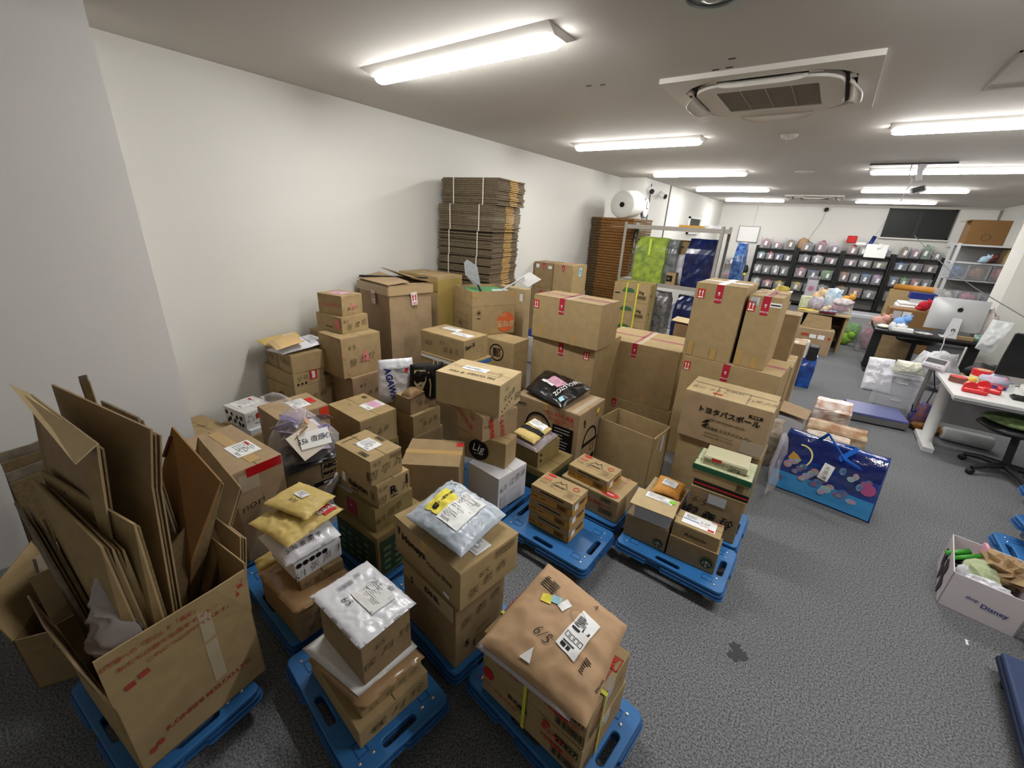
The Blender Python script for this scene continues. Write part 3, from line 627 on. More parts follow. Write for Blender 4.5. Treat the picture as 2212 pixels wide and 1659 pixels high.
# --- three small noodle cartons and the wide one behind
def afuri(label, A, th, w_, d_, h_, top=True):
    t, S = carton('noodle_carton', label, A, th, w_, d_, h_, K1, tape=None, group='small noodle cartons', jit=.0008)
    OC = paint('print_ochre', 'c39244')
    d_rects(S['L'], .5, .5, 0, [(-d_/2+.002, -h_/2+.004, d_/2-.002, h_*.05)], OC, t, 'ochre_band', .001)
    d_rects(S['L'], .5, .82, 0, [(-d_*.25, -.004, d_*.3, .004)], BLACK, t); prt(S, 'L', .32, .35, .014, 'AFURI', 0, BLACK, .02, t); bar(S, 'L', .78, .32, .075, .036, t)
    d_poly(S['L'], .12, .3, 0, [[(-.03, -.012), (-.012, .014), (0, 0), (.01, .012), (.03, -.012), (.026, -.012), (.01, .006), (0, -.006), (-.012, .008), (-.026, -.012)]], BLACK, t, 'mountain_mark')
    d_rects(S['R'], .5, .5, 0, [(-w_/2+.002, -h_/2+.004, w_/2-.002, h_*.0)], OC, t, 'ochre_band', .001); d_patch(S['R'], .25, .55, .045, .045, 0, WHITE, t, 'white_sticker'); d_rects(S['R'], .62, .62, 0, [(-.04, -.004, .05, .004), (-.02, -.02, .03, -.014)], BLACK, t)
    d_poly(S['T'], .5, .62, 0, [[(-.055, -.02), (-.02, .03), (0, .012), (.02, .036), (.055, -.02), (.051, -.02), (.02, .029), (0, .005), (-.02, .023), (-.051, -.02)]], BLACK, t, 'mountain_mark')
    prt(S, 'T', .5, .48, .024, 'AFURI', 0, BLACK, .02, t, sx=1.2); prt(S, 'T', .5, .34, .014, '柚子塩らーめん', 0, OC, .02, t); d_poly(S['T'], .17, .9, 0, [circ(0, 0, .032, 20, .014)], RED, t, 'red_logo'); d_poly(S['T'], .82, .72, 0, ring_quads(0, 0, .016, .022, 20), RED, t, 'red_seal')
    d_rects(S['T'], .15, .66, 0, [(-.03, -.014, .03, .014)], paint('print_brick', 'c06a58'), t); icons(S, 'T', .15, .38, .016, 3, t); d_rects(S['T'], .83, .3, 0, frame_rects(0, 0, .07, .06, .0015) + [(-.025, -.015+.015*i, .02, -.012+.015*i) for i in range(3)], BLACK, t); d_poly(S['T'], .36, .4, 0, [circ(0, 0, .014, 18)], paint('seal_grey', '77736b'), t, 'grey_seal')
    return t
afuri('bottom one of three small noodle cartons stacked on the middle dolly', (-.88, 1.955, DZ), 88, .20, .314, .10)
afuri('middle one of three small noodle cartons stacked on the middle dolly', (-.885, 1.955, DZ+.1005), 87.5, .20, .316, .10)
afuri('top one of three small noodle cartons stacked on the middle dolly', (-.88, 1.96, DZ+.201), 88.5, .20, .316, .10)
t, S = carton('noodle_carton', 'wide noodle carton marked 27827 with a small noodle carton on top', (-.72, 2.335, DZ), 86.5, .31, .46, .176, K1, tape=None, seam='u')
d_rects(S['L'], .8, .82, 0, frame_rects(0, 0, .08, .032, .002), BLACK, t, 'number_frame'); prt(S, 'L', .8, .82, .028, '27827', 0, BLACK, .03, t); prt(S, 'L', .82, .55, .022, '93g×12個', 0, RED, .02, t); bar(S, 'L', .82, .3, .11, .045, t); prt(S, 'L', .6, .55, .03, '地上厳禁', 0, RED, .02, t)
d_poly(S['T'], .8, .14, 0, [circ(0, 0, .07, 22, .03)], RED, t, 'red_logo'); prt(S, 'T', .8, .14, .022, 'NISSIN', 0, WHITE, .03, t); prt(S, 'T', .86, .75, .02, 'シーフードヌードル', 90, PINKI, .02, t)
afuri('small noodle carton lying on the wide 27827 carton', (-.83, 2.375, DZ+.1765), 86, .215, .32, .092)

# --- white box stack in the centre
t, S = carton('white_box', 'large plain white box with a handwritten name at the bottom of the centre stack', (-1.415, 1.905, DZ), 85, .298, .304, .27, KW, tape=None, seam='v')
hand(S, 'R', .5, .72, .06, '6/1 江奇峰', 8, parent=t); d_rects(S['R'], .45, .45, 0, [(-.09, -.001, .09, .001)], GREYI, t); d_patch(S['R'], .17, .22, .05, .1, 0, LGREY, t, 'small_label')
t, S = carton('cardboard_box', 'tan box with a round black script logo, standing on the white box', (-1.46, 2.03, DZ+.2705), 100, .17, .40, .20, K1, tape=None)
d_poly(S['L'], .46, .46, 0, [circ(0, 0, .082, 36)], BLACK, t, 'black_disc'); d_text(S['L'], .46, .5, .085, 'Lig', 0, WHITE, t, 'script_logo', 0, True, .003); d_text(S['L'], .46, .3, .012, 'LIFE IS GOOD', 0, WHITE, t, off=.003)
t, S = carton('cardboard_box', 'tan box with red fragile writing turned askew under the light carton', (-1.60, 1.94, DZ+.471), 76.5, .31, .315, .19, K3, tape=CTAPE)
prt(S, 'L', .3, .55, .045, '水濡注意', -25, paint('print_red_brown', 'b0604a'), .01, t, sx=1.3); d_rects(S['L'], .62, .78, 0, frame_rects(0, 0, .045, .045, .004) + [(-.012, -.01, .012, .0)], paint('print_red_brown', 'b0604a'), t)
prt(S, 'R', .55, .5, .04, 'われもの注意', -82, RED, .02, t); prt(S, 'R', .25, .45, .04, '横積厳禁', -82, RED, .02, t); hand(S, 'R', .12, .6, .04, '6/6', 0, parent=t)
t, S = carton('cardboard_box', 'large pale carton with an upside down shop name, highest of the centre stack', (-1.52, 2.01, DZ+.6615), 100, .34, .516, .232, K4, tape=None, seam='v')
prt(S, 'T', .62, .25, .04, 'PAL CLOSET', 180, BLACK, .01, t); prt(S, 'T', .25, .22, .03, '易 工匠区', 180, BLACK, .01, t); hand(S, 'T', .82, .6, .03, '6/5', parent=t)
d_rects(S['T'], .45, .55, 0, [(-.2, 0, .2, .003), (-.2, -.0, -.197, .03), (.2, -.06, .203, .003), (.12, -.06, .203, -.057)], BLACK, t); label_ship(S['T'], .42, .56, .2, .075, 0, t, WHITE, False, seed=6)
hand(S, 'R', .3, .78, .035, '6/5', parent=t); hand(S, 'R', .42, .52, .045, '文孟真', 8, parent=t, sx=1.3); icons(S, 'R', .84, .3, .05, 2, t); d_poly(S['R'], .3, .13, 0, [circ(-.06+.035*i, .012*i, .007, 10) for i in range(5)], BLACK, t, 'dots')

# --- taped box turned sideways
t, S = carton('cardboard_box', 'plain tan carton set at an angle with a small red sticker on its corner', (-1.555, 1.66, DZ), 126, .335, .375, .43, K2, tape=TAPE, seam='v')
d_patch(S['T'], .93, .82, .05, .05, 0, RED, t, 'red_sticker'); d_patch(S['R'], .06, .5, .035, .35, 0, CTAPE, t, 'tape_strip')

# --- shop logo stack
t, S = carton('green_carton', 'dark green printed carton at the bottom of the shop logo stack', (-1.56, 1.03, DZ), 90, .36, .385, .285, K5, tape=None)
for f, W_ in (('L', .385), ('R', .36)):
    l = d_patch(S[f], .5, .46, W_*.9, .23, 0, mat('print_green_dark', '46563a', .7, .2, col2='384a33', scale=18), t, 'green_print'); rnd = random.Random(5)
    d_rects(S[f], .5, .46, 0, [(-W_*.4+x*W_*.2, -.09+y*.045, -W_*.4+x*W_*.2+rnd.uniform(.02, .05), -.07+y*.045) for x in range(4) for y in range(4)], paint('print_green_light', '6c8358'), l, 'green_pattern', .0026)['kind'] = 'stuff'
t, S = carton('cardboard_box', 'olive tan box with a small dark red square, third from the top of its stack', (-1.60, 1.06, DZ+.2855), 91, .26, .40, .148, K5, tape=None)
d_patch(S['L'], .48, .5, .085, .1, 0, mat('square_red', '9a2f38', .6), t, 'red_square'); d_poly(S['L'], .48, .58, 0, [circ(0, 0, .006, 12)], WHITE, t); hand(S, 'R', .35, .55, .05, '6/1 周亭', 5, parent=t)
label_ship(S['T'], .28, .12, .13, .05, 0, t, LGREY, False)
t, S = carton('cardboard_box', 'tan box printed with a black R and a shop name, second in its stack', (-1.595, 1.08, DZ+.434), 90, .217, .373, .14, K1, tape=None)
prt(S, 'L', .55, .48, .052, 'Rakuten', 0, BLACK, .025, t); d_rects(S['L'], .48, .22, 0, [(-.04, -.003, .03, .003)], BLACK, t); d_rects(S['L'], .9, .45, 0, frame_rects(0, 0, .03, .06, .003), BLACK, t); bar(S, 'L', .9, .45, .018, .045, t, frame=False); d_patch(S['L'], .2, .55, .035, .06, 0, WHITE, t, 'white_label')
prt(S, 'R', .48, .52, .07, 'R', 0, BLACK, .03, t); d_rects(S['R'], .48, .2, 0, [(-.025, -.003, .025, .003)], BLACK, t); hand(S, 'R', .17, .78, .035, '5/31', parent=t); hand(S, 'R', .48, .36, .055, '周 亭 沂', 5, parent=t, sx=1.1); d_rects(S['R'], .9, .68, 0, [(-.005, -.03, .005, .03)], BLACK, t)
t, S = carton('cardboard_box', 'tan box with barcode frames and an address slip, highest of the shop logo stack', (-1.615, 1.065, DZ+.5745), 91, .206, .309, .148, K1, tape=None)
label_ship(S['T'], .5, .52, .12, .095, 0, t, WHITE, True, seed=9); bar(S, 'T', .5, .9, .07, .026, t); bar(S, 'T', .72, .13, .07, .026, t); hand(S, 'T', .33, .3, .025, 'SR', 10, parent=t)
d_rects(S['T'], .12, .35, 90, [(-.05, -.002, .05, .002)], BLACK, t); bar(S, 'L', .93, .35, .022, .06, t); hand(S, 'R', .2, .82, .035, '6/5', parent=t); hand(S, 'R', .45, .48, .06, '周 亭 沂', 5, parent=t, sx=1.05); icons(S, 'R', .83, .84, .022, 4, t)
t, P = pillow_thing('crumpled_plastic', 'crumpled grey plastic scrap tucked beside the shop name box', 'plastic', [(-2.02, 1.02, .47), (-1.97, .99, .46), (-1.93, 1.07, .62), (-1.98, 1.12, .63)], .03, LGREY, 31, .012, 20, 3, n=18)

# --- stack of yellow mailers
t, S = carton('cardboard_box', 'taped brown carton at the bottom of the yellow mailer stack', (-1.535, .57, DZ), 89, .30, .37, .165, K2, tape=None)
hand(S, 'R', .25, .72, .03, '5/10', parent=t); hand(S, 'R', .35, .35, .04, '張 月 手', 5, parent=t)
t, P = pillow_thing('wrapped_parcel', 'flat brown parcel in glossy clear wrap with rounded corners, under the small white box', 'parcel', [(-1.91, .565, DZ+.182), (-1.53, .565, DZ+.182), (-1.53, .855, DZ+.182), (-1.90, .865, DZ+.182)], .015, mat('wrapped_brown', 'a5845f', .2, .6), 33, .003, 10, 8, flat=.9)
t, S = carton('cardboard_box', 'thin brown box with handwriting squeezed under the small white box', (-1.625, .645, DZ+.203), 82, .21, .28, .052, K2, tape=None)
hand(S, 'R', .3, .5, .035, '5/31 張 南', 4, parent=t)
t, S = carton('white_box', 'small white box with a row of round black symbols', (-1.635, .635, DZ+.2555), 89, .235, .25, .108, KW, tape=None)
d_poly(S['R'], .32, .82, 0, [circ(-.055+.032*i, 0, .0135, 20) for i in range(5)], BLACK, t, 'round_symbols'); hand(S, 'R', .5, .45, .05, '6/1 張 南 手', 6, parent=t)
z = DZ+.365
t, P = pillow_thing('plastic_mailer', 'white glossy plastic mailer sagging over the small white box', 'mailer', [(-1.90, .60, z+.03), (-1.63, .60, z+.012), (-1.61, .865, z+.03), (-1.86, .90, z+.05)], .042, PWHITE, 35, .010, 12, 2.4, n=36, flat=.2); d_text(P, .82, .42, .032, '5/30 張 南 手', 88, PEN, t, 'handwriting', 0, True)
t, P = pillow_thing('plastic_mailer', 'torn tan padded mailer peeking out left behind the taped carton', 'mailer', [(-2.02, .60, .31), (-1.93, .58, .30), (-1.92, .70, .31), (-2.01, .74, .32)], .02, YKRAFT, 36, .01, 18, 3, n=14)
z = DZ+.45
t, P = pillow_thing('padded_envelope', 'larger yellow padded envelope with a red sticker, beneath the smaller one', 'envelope', [(-1.935, .585, z+.02), (-1.655, .63, z+.005), (-1.68, .935, z+.025), (-1.965, .87, z+.03)], .026, YKRAFT, 37, .009, 13, 2.2, n=40)
l = d_patch(P, .82, .82, .065, .07, 0, RED, t, 'red_sticker'); d_text(P, .82, .82, .026, '取扱注意', 90, WHITE, l, bold=.02, off=.003); label_ship(P, .28, .55, .08, .07, 20, t, LGREY, False, seed=4)
z = DZ+.515
t, P = pillow_thing('padded_envelope', 'smaller yellow padded envelope with a white address label, topmost of its stack', 'envelope', [(-1.955, .665, z+.012), (-1.69, .745, z+.005), (-1.745, .935, z+.01), (-1.995, .875, z+.015)], .022, YKRAFT, 38, .006, 13, 2.4, n=36)
label_ship(P, .5, .55, .07, .045, -10, t, WHITE, True, seed=5); d_text(P, .5, .3, .03, '5/30', -8, PEN, t, 'handwriting', 0, True)

# --- big handwritten carton
t, S = carton('cardboard_box', 'very large brown carton with an address slip and red tape on its edge', (-2.225, .64, DZ), 93, .272, .585, .59, K3, tape=None, seam='v')
d_patch(S['T'], .5, .55, .5, .06, 0, TAPE, t, 'packing_tape'); label_ship(S['T'], .62, .62, .17, .13, 0, t, WHITE, True, seed=11, logo=RED)
l = d_patch(S['R'], .62, .955, .19, .055, 0, mat('red_tape', 'b0161c', .18, .6), t, 'red_tape'); d_patch(S['R'], .3, .86, .1, .1, 0, CTAPE, t, 'tape_strip'); hand(S, 'R', .30, .62, .07, 'nori', 8, parent=t, sx=1.1)

# --- clear bag of prints on the shoe shop carton
t, S = carton('shoe_carton', 'brown shoe shop carton half hidden below the black plastic', (-2.43, 1.0, DZ), 84, .33, .32, .33, K2, tape=None)
d_rects(S['R'], .82, .76, 0, frame_rects(0, 0, .115, .115, .004), BLACK, t); prt(S, 'R', .82, .84, .045, 'ABC', 0, BLACK, .05, t); prt(S, 'R', .82, .68, .034, 'MART', 0, BLACK, .05, t)
l = d_patch(S['R'], .72, .48, .17, .035, 0, BLACK, t, 'black_band'); d_text(S['R'], .76, .48, .024, 'MEGA', 0, WHITE, l, bold=.02, off=.003); d_rects(S['R'], .5, .22, 0, frame_rects(0, 0, .26, .1, .003) + [(-.02, -.04, .02, .04)], LGREY, t); d_patch(S['R'], .42, .3, .05, .07, 0, WHITE, t, 'white_label')
t, P = pillow_thing('black_plastic_bag', 'shiny black plastic bag under the clear bag of prints', 'bag', [(-2.72, 1.0, .50), (-2.36, .955, .50), (-2.30, 1.33, .52), (-2.62, 1.42, .52)], .03, BLKP, 41, .01, 12, 3, n=28, flat=.8)
t = thing('clear_bag', 'knotted clear plastic bag full of glossy printed leaflets with a handwritten note', 'bag', (-2.5, 1.18, .53))
b = MB(); nr, nc = 18, 40
prof = [(0, .19), (.02, .215), (.06, .22), (.11, .20), (.16, .165), (.21, .125), (.26, .08), (.30, .042), (.32, .028), (.34, .035)]
for i, (zz, rr) in enumerate(prof):
    for j in range(nc):
        a = 2*math.pi*j/nc; cr = 1 + .06*noise.noise(Vector((math.cos(a)*3, math.sin(a)*3, zz*8))) + .05*math.sin(a*11 + zz*6)*min(1, zz*6)
        b.v.append((rr*cr*math.cos(a)*.82 - zz*.25, rr*cr*math.sin(a)*1.0 - zz*.05, zz + .01*noise.noise(Vector((a, zz*9, 2)))))
for i in range(len(prof)-1):
    for j in range(nc): b.f.append((i*nc+j, i*nc+(j+1) % nc, (i+1)*nc+(j+1) % nc, (i+1)*nc+j))
b.obj('bag_body', CLEAR, t, smooth=True)
MB().tube([(-.085, -.017, .335), (-.15, -.05, .36), (-.23, -.06, .345), (-.30, -.1, .32)], [.022, .03, .035, .025], 10).obj('knotted_neck', CLEAR, t, smooth=True)
cols = ['7a6aa0', 'c98a78', '3a4a78', 'b9a9b9', 'cfd2de', '8a4a5a', '54607a', 'd9b27a', '9a86c0', '30344a', 'd8c4c8']
rnd = random.Random(11)
for i in range(34):
    a = rnd.uniform(0, 6.28); rr = rnd.uniform(.02, .13); m = Matrix.Translation((rr*math.cos(a)-.02, rr*math.sin(a)*1.1, .05 + .005*i)) @ Matrix.Rotation(rnd.uniform(0, 3), 4, 'Z') @ Matrix.Rotation(rnd.uniform(-.7, .7), 4, 'X') @ Matrix.Rotation(rnd.uniform(-.5, .5), 4, 'Y')
    MB().box(-.075, -.055, 0, .075, .055, .004, m).obj('printed_leaflet', mat('leaflet_%s' % cols[i % 11], cols[i % 11], .25, .5, col2=cols[(i*3+2) % 11], scale=22), t)
m = Matrix.Translation((.17, -.02, .17)) @ Matrix.Rotation(R(-15), 4, 'Z') @ Matrix.Rotation(R(48), 4, 'Y')
Sn = Flat(m @ Vector((-.055, .09, 0)), m.to_3x3() @ Vector((0, -1, 0)), m.to_3x3() @ Vector((-1, 0, 0))*-1, .18, .11)
MB().box(-.055, -.09, -.002, .055, .09, 0, m).obj('paper_note', WHITE, t); MB().box(-.10, -.13, -.012, .08, .06, -.008, m @ Matrix.Rotation(.4, 4, 'Z')).obj('paper_note', mat('note_cream', 'ddd3c4', .5), t)
Sn = Flat(m @ Vector((-.055, -.09, .0)), m.to_3x3() @ Vector((0, 1, 0)), m.to_3x3() @ Vector((-1, 0, 0)), .18, .11); Sn.n = m.to_3x3() @ Vector((0, 0, 1)); Sn.o = m @ Vector((.055, -.09, 0))
d_text(Sn, .5, .5, .042, '55k 宿題心', 0, PEN, t, 'handwriting', 0, True)

# --- box with the pink slip and neighbours
t, S = carton('cardboard_box', 'tan box with a white and pink delivery slip on its lid', (-2.465, 1.57, .37), 88, .324, .441, .245, K1, tape=None)
label_ship(S['T'], .58, .72, .13, .16, 0, t, WHITE, False, seed=12); d_rects(S['T'], .58, .72, 0, [(-.062, -.02, .062, .05)], PINKP, t, 'pink_band', .0022); hand(S, 'T', .3, .35, .03, '6/5', parent=t); bar(S, 'T', .18, .85, .05, .035, t)
hand(S, 'R', .2, .7, .04, '6/5', parent=t); hand(S, 'R', .5, .45, .05, '文 孟 辰', 4, parent=t)
t, S = carton('green_carton', 'dark green printed carton under the box with the pink slip', (-2.455, 1.56, 0), 88, .335, .45, .3695, K5, tape=None)
d_patch(S['R'], .5, .6, .3, .22, 0, MATS['print_green_dark'], t, 'green_print'); d_patch(S['L'], .5, .6, .4, .22, 0, MATS['print_green_dark'], t, 'green_print')
t, S = carton('cardboard_box', 'tan box with a red sticker on its lid, behind the clear bag', (-2.72, 1.12, .33), 88, .36, .32, .38, K3, tape=None)
d_patch(S['T'], .5, .85, .1, .05, 0, RED, t, 'red_sticker'); label_ship(S['T'], .5, .6, .16, .12, 0, t, seed=13); l = d_patch(S['R'], .9, .86, .07, .09, 0, mat('orange_red', 'd8432b', .3, .5), t, 'orange_tape')
carton('cardboard_box', 'plain brown carton beneath the red-stickered lid box', (-2.72, 1.12, 0), 88, .36, .33, .3295, K2, tape=None)
t, S = carton('white_box', 'white gift box with black patches and a red bow print', (-3.28, 1.12, .43), 98, .235, .275, .142, mat('gift_white', 'd9d8d6', .5, .3), tape=None, cat='box')
d_poly(S['R'], .5, .58, 0, [[(-.035, .02), (-.02, .035), (0, .012), (.02, .038), (.035, .02), (.03, -.02), (0, -.005), (-.03, -.018)]], paint('bow_red', 'b3272c'), t, 'red_bow'); prt(S, 'R', .5, .22, .02, 'shop Disney', 0, BLACK, .01, t); hand(S, 'R', .17, .75, .025, '6/5', parent=t); hand(S, 'R', .18, .5, .03, '文 孟', 5, parent=t)
rnd = random.Random(6); d_poly(S['L'], .5, .5, 0, [[(x+.014*math.cos(a*1.05)*rnd.uniform(.5, 1.5), y+.018*math.sin(a*1.05)*rnd.uniform(.5, 1.6)) for a in range(6)] for x, y in [(-.1, .03), (-.06, -.02), (-.03, .03), (.0, -.03), (.03, .01), (.06, -.035), (.09, .02), (.1, -.04), (-.09, -.04)]], BLACK, t, 'black_patches')
label_ship(S['T'], .35, .5, .15, .18, 0, t, WHITE, False, seed=14, logo=RED)
t, S = carton('white_box', 'thin white box just under the gift box with the bow print', (-3.25, 1.13, .385), 96, .26, .25, .0445, KW, tape=None)
t, S = carton('cardboard_box', 'tan carton supporting the white gift box against the wall', (-3.24, 1.12, 0), 95, .30, .42, .384, K1, tape=None)
t, S = carton('cardboard_box', 'small tan box against the wall, seen above the very large carton', (-3.40, .86, 0), 100, .22, .42, .42, K1, tape=None); hand(S, 'T', .5, .5, .04, '文孟', 20, parent=t)

# --- leaf logo stack against the wall
t, S = carton('cardboard_box', 'carton with a dark red leaf logo at the bottom of the wall stack', (-3.385, 1.57, .19), 94, .43, .44, .42, K1, tape=None)
LR = paint('leaf_red', '7c3b35'); d_poly(S['L'], .52, .72, -25, [[(0, -.055), (.04, -.02), (.045, .02), (0, .055), (-.045, .02), (-.04, -.02)]], LR, t, 'leaf_logo'); d_poly(S['L'], .52, .72, -25, [[(-.002, -.05), (.002, -.05), (.002, .05), (-.002, .05)], [(-.03, .005), (-.028, .01), (0, -.018), (0, -.024)], [(.03, .005), (.028, .01), (0, -.018), (0, -.024)]], K1, t, 'leaf_veins', .003)
prt(S, 'L', .62, .43, .045, 'Zakka', 0, LR, .02, t); hand(S, 'R', .4, .72, .06, '文 孟 辰', 2, parent=t, sx=1.2); hand(S, 'R', .82, .86, .05, '灰', parent=t)
t, S = carton('cardboard_box', 'low wide box with a red and white sticker, second in the wall stack', (-3.39, 1.575, .6105), 92.7, .36, .475, .126, K1, tape=None)
l = d_patch(S['R'], .5, .68, .07, .085, 0, RED, t, 'red_sticker'); d_patch(S['R'], .5, .68, .03, .06, 0, WHITE, l, 'white_panel', .002); hand(S, 'R', .3, .62, .045, '文 早 辰', parent=t); bar(S, 'R', .87, .5, .07, .035, t); d_poly(S['R'], .18, .22, 0, [circ(-.03+.035*i, 0, .01, 12) for i in range(3)], BLACK, t, 'round_symbols')
t, S = carton('cardboard_box', 'right one of two boxes side by side under the white mailers', (-3.395, 1.58, .737), 89, .34, .235, .162, K1, tape=None); hand(S, 'L', .5, .6, .06, '文孟辰', -8, parent=t)
t, S = carton('cardboard_box', 'left one of two boxes side by side under the white mailers, touching the wall', (-3.64, 1.585, .737), 89, .34, .21, .15, K2, tape=None); hand(S, 'L', .5, .6, .05, '文孟', -8, parent=t)
carton('cardboard_box', 'hidden brown carton carrying the leaf logo carton', (-3.38, 1.56, 0), 93, .44, .45, .189, K2, tape=None)
z = .905
t, P = pillow_thing('plastic_mailer', 'white glossy mailer with upturned corner on top of the wall stack', 'mailer', [(-3.58, 1.48, z+.03), (-3.42, 1.53, z+.012), (-3.44, 1.95, z+.035), (-3.74, 1.97, z+.05)], .03, PWHITE, 51, .007, 9, 2.6, n=30); label_ship(P, .6, .75, .12, .1, 0, t, LGREY, False, seed=15)
t, P = pillow_thing('padded_envelope', 'yellow padded envelope hanging over the left edge of the wall stack', 'envelope', [(-3.80, 1.49, z+.06), (-3.56, 1.50, z+.055), (-3.60, 1.80, z+.07), (-3.82, 1.86, z+.075)], .018, YKRAFT, 52, .006, 12, 2.6, n=24); label_ship(P, .6, .7, .1, .08, 0, t, WHITE, False, seed=16)
t, P = pillow_thing('padded_envelope', 'light kraft padded envelope with dotted printing, topmost on the wall stack', 'envelope', [(-3.60, 1.50, z+.09), (-3.345, 1.46, z+.085), (-3.40, 1.72, z+.095), (-3.68, 1.75, z+.10)], .02, mat('kraft_light', 'd3b27c', .5, .3), 53, .005, 12, 2.6, n=26); d_text(P, .55, .12, .018, 'FRAGILE HANDLE WITH CARE', 0, GREYI, t)

# --- red flower print stack
def floral(S, t, m=PINKI, faces=('L', 'R')):
    for f in faces:
        rnd = random.Random(len(f)+int(S[f].W*100)); W_, H_ = S[f].W, S[f].H
        P = []
        for i in range(26):
            e = rnd.random(); x, y = (rnd.uniform(-.46, .46)*W_, rnd.choice((-1, 1))*rnd.uniform(.36, .45)*H_) if e < .6 else (rnd.choice((-1, 1))*rnd.uniform(.38, .46)*W_, rnd.uniform(-.45, .45)*H_)
            r = rnd.uniform(.004, .012); P.append([(x+r*(1 if k % 2 else .4)*math.cos(k*math.pi/4), y+r*(1 if k % 2 else .4)*math.sin(k*math.pi/4)) for k in range(8)])
        d_poly(S[f], .5, .5, 0, P, m, t, 'floral_print')['kind'] = 'stuff'
t, S = carton('cardboard_box', 'reddish carton at the bottom of the flower print stack', (-3.10, 1.94, .33), 91, .345, .33, .35, K3, tape=None); hand(S, 'R', .3, .75, .05, '6/5', parent=t); hand(S, 'R', .6, .5, .05, '施 淑', parent=t); floral(S, t)
t, S = carton('cardboard_box', 'big carton with a pink flower and leaf print, under two smaller printed boxes', (-3.13, 1.885, .6805), 91, .40, .34, .362, K1, tape=None); floral(S, t)
d_poly(S['R'], .58, .42, 0, [[(0, .085), (.03, .02), (.045, -.04), (0, -.03), (-.045, -.04), (-.03, .02)]], PINKI, t, 'flower_print'); hand(S, 'R', .25, .75, .06, '6/5', parent=t); hand(S, 'R', .5, .4, .075, '施 淑 珍', 4, parent=t)
t, S = carton('cardboard_box', 'low box with a pink round print, second from the top of the printed stack', (-3.25, 1.985, 1.043), 93.6, .28, .36, .145, K1, tape=None); hand(S, 'R', .15, .75, .045, '6/1', parent=t); hand(S, 'R', .55, .45, .06, '施 淑 珍', 4, parent=t)
d_poly(S['L'], .85, .55, 0, [circ(0, 0, .035, 20, .045)], PINKI, t, 'pink_print'); d_poly(S['L'], .15, .6, 0, ring_quads(0, 0, .033, .035, 24, 1.2), paint('print_tan', '9a7c55'), t, 'round_print'); d_rects(S['L'], .5, .3, 0, [(-.05, -.004, .05, .003)], BLACK, t)
t, S = carton('cardboard_box', 'small box with pink shop lettering and slip, highest of the printed stack', (-3.28, 2.02, 1.1885), 100, .235, .29, .178, K1, tape=None); floral(S, t, paint('print_tan', '9a7c55')); prt(S, 'L', .5, .5, .045, 'SHOPPING', 0, PINKI, .02, t)
d_poly(S['R'], .5, .4, 0, [[(0, .045), (.02, .01), (.028, -.02), (0, -.015), (-.028, -.02), (-.02, .01)]], PINKI, t, 'flower_print'); hand(S, 'R', .5, .35, .035, '施 淑 珍', parent=t); label_ship(S['T'], .5, .5, .16, .12, 0, t, PINKP, False, seed=17)
t, S = carton('cardboard_box', 'tan box seen behind the flower print stack, next to the wall', (-3.50, 2.0, .33), 91, .32, .32, .66, K1, tape=None)
carton('cardboard_box', 'hidden carton carrying the flower print stack', (-3.09, 1.93, 0), 91, .36, .75, .3295, K2, tape=None)

# --- tall crushed cartons and bundles at the wall
t, S = carton('cardboard_box', 'tall crushed carton with two arrow labels and its flaps half open', (-3.21, 2.46, 0), 83, .50, .58, 1.43, K3, tape=None, flaps=False, jit=.02)
for s_, f in ((.55, 'L'), (.55, 'R')):
    l = d_patch(S[f], s_, .90, .07, .125, 4, WHITE, t, 'arrow_label', .009); d_poly(S[f], s_, .90, 4, [[(-.02, -.02), (-.008, -.02), (-.008, .03), (-.02, .03)], [(.008, -.02), (.02, -.02), (.02, .03), (.008, .03)], [(-.026, .02), (-.002, .02), (-.014, .045)], [(.002, .02), (.026, .02), (.014, .045)], [(-.022, -.045), (.022, -.045), (.022, -.038), (-.022, -.038)]], RED, l, 'arrows', .011)
    d_rects(S[f], s_, .90, 4, frame_rects(0, 0, .06, .11, .002), RED, l, 'label_frame', .011)
MB().slab([(-.25, -.29, 1.43), (-.25, .29, 1.43), (-.0, .29, 1.475), (-.02, -.29, 1.45)], .006).obj('top_flap', K3, t); MB().slab([(.25, -.29, 1.43), (.25, .29, 1.43), (.02, .28, 1.52), (.02, -.25, 1.49)], .006).obj('top_flap', K2, t)
MB().slab([(-.24, .27, 1.45), (-.2, .29, 1.45), (.2, -.29, 1.475), (.17, -.30, 1.475)], .012).obj('black_strip', DARK, t)
MB().box(-.26, -.295, 1.33, .255, -.288, 1.41).box(-.257, -.295, 1.33, -.25, .29, 1.41).obj('tape_band', mat('band_tan', 'b29a76', .3, .5), t)
t, S = carton('cardboard_box', 'tall olive carton wrapped in many tape strips, behind the crushed carton', (-3.22, 3.10, 0), 91, .38, .60, 1.46, K1, tape=TAPE, seam='u')
for i in range(7): d_patch(S['R'], .08+.14*i, .5, .05, 1.4, 0, mat('olive_tape', 'a28a4e', .35, .5), t, 'tape_strip', .001+.0004*(i % 2))
d_patch(S['L'], .5, .93, .6, .1, 0, MATS['olive_tape'], t, 'tape_strip'); d_patch(S['T'], .3, .55, .04, .02, 0, WHITE, t, 'small_label')
KB = mat('bundle_brown', '6f6250', .85, .1, var=.15, scale=40); KBL = mat('bundle_light', 'c9a468', .8, .1, var=.2, scale=60)
STRW = mat('white_twine', 'e6e4e0', .4, .4)
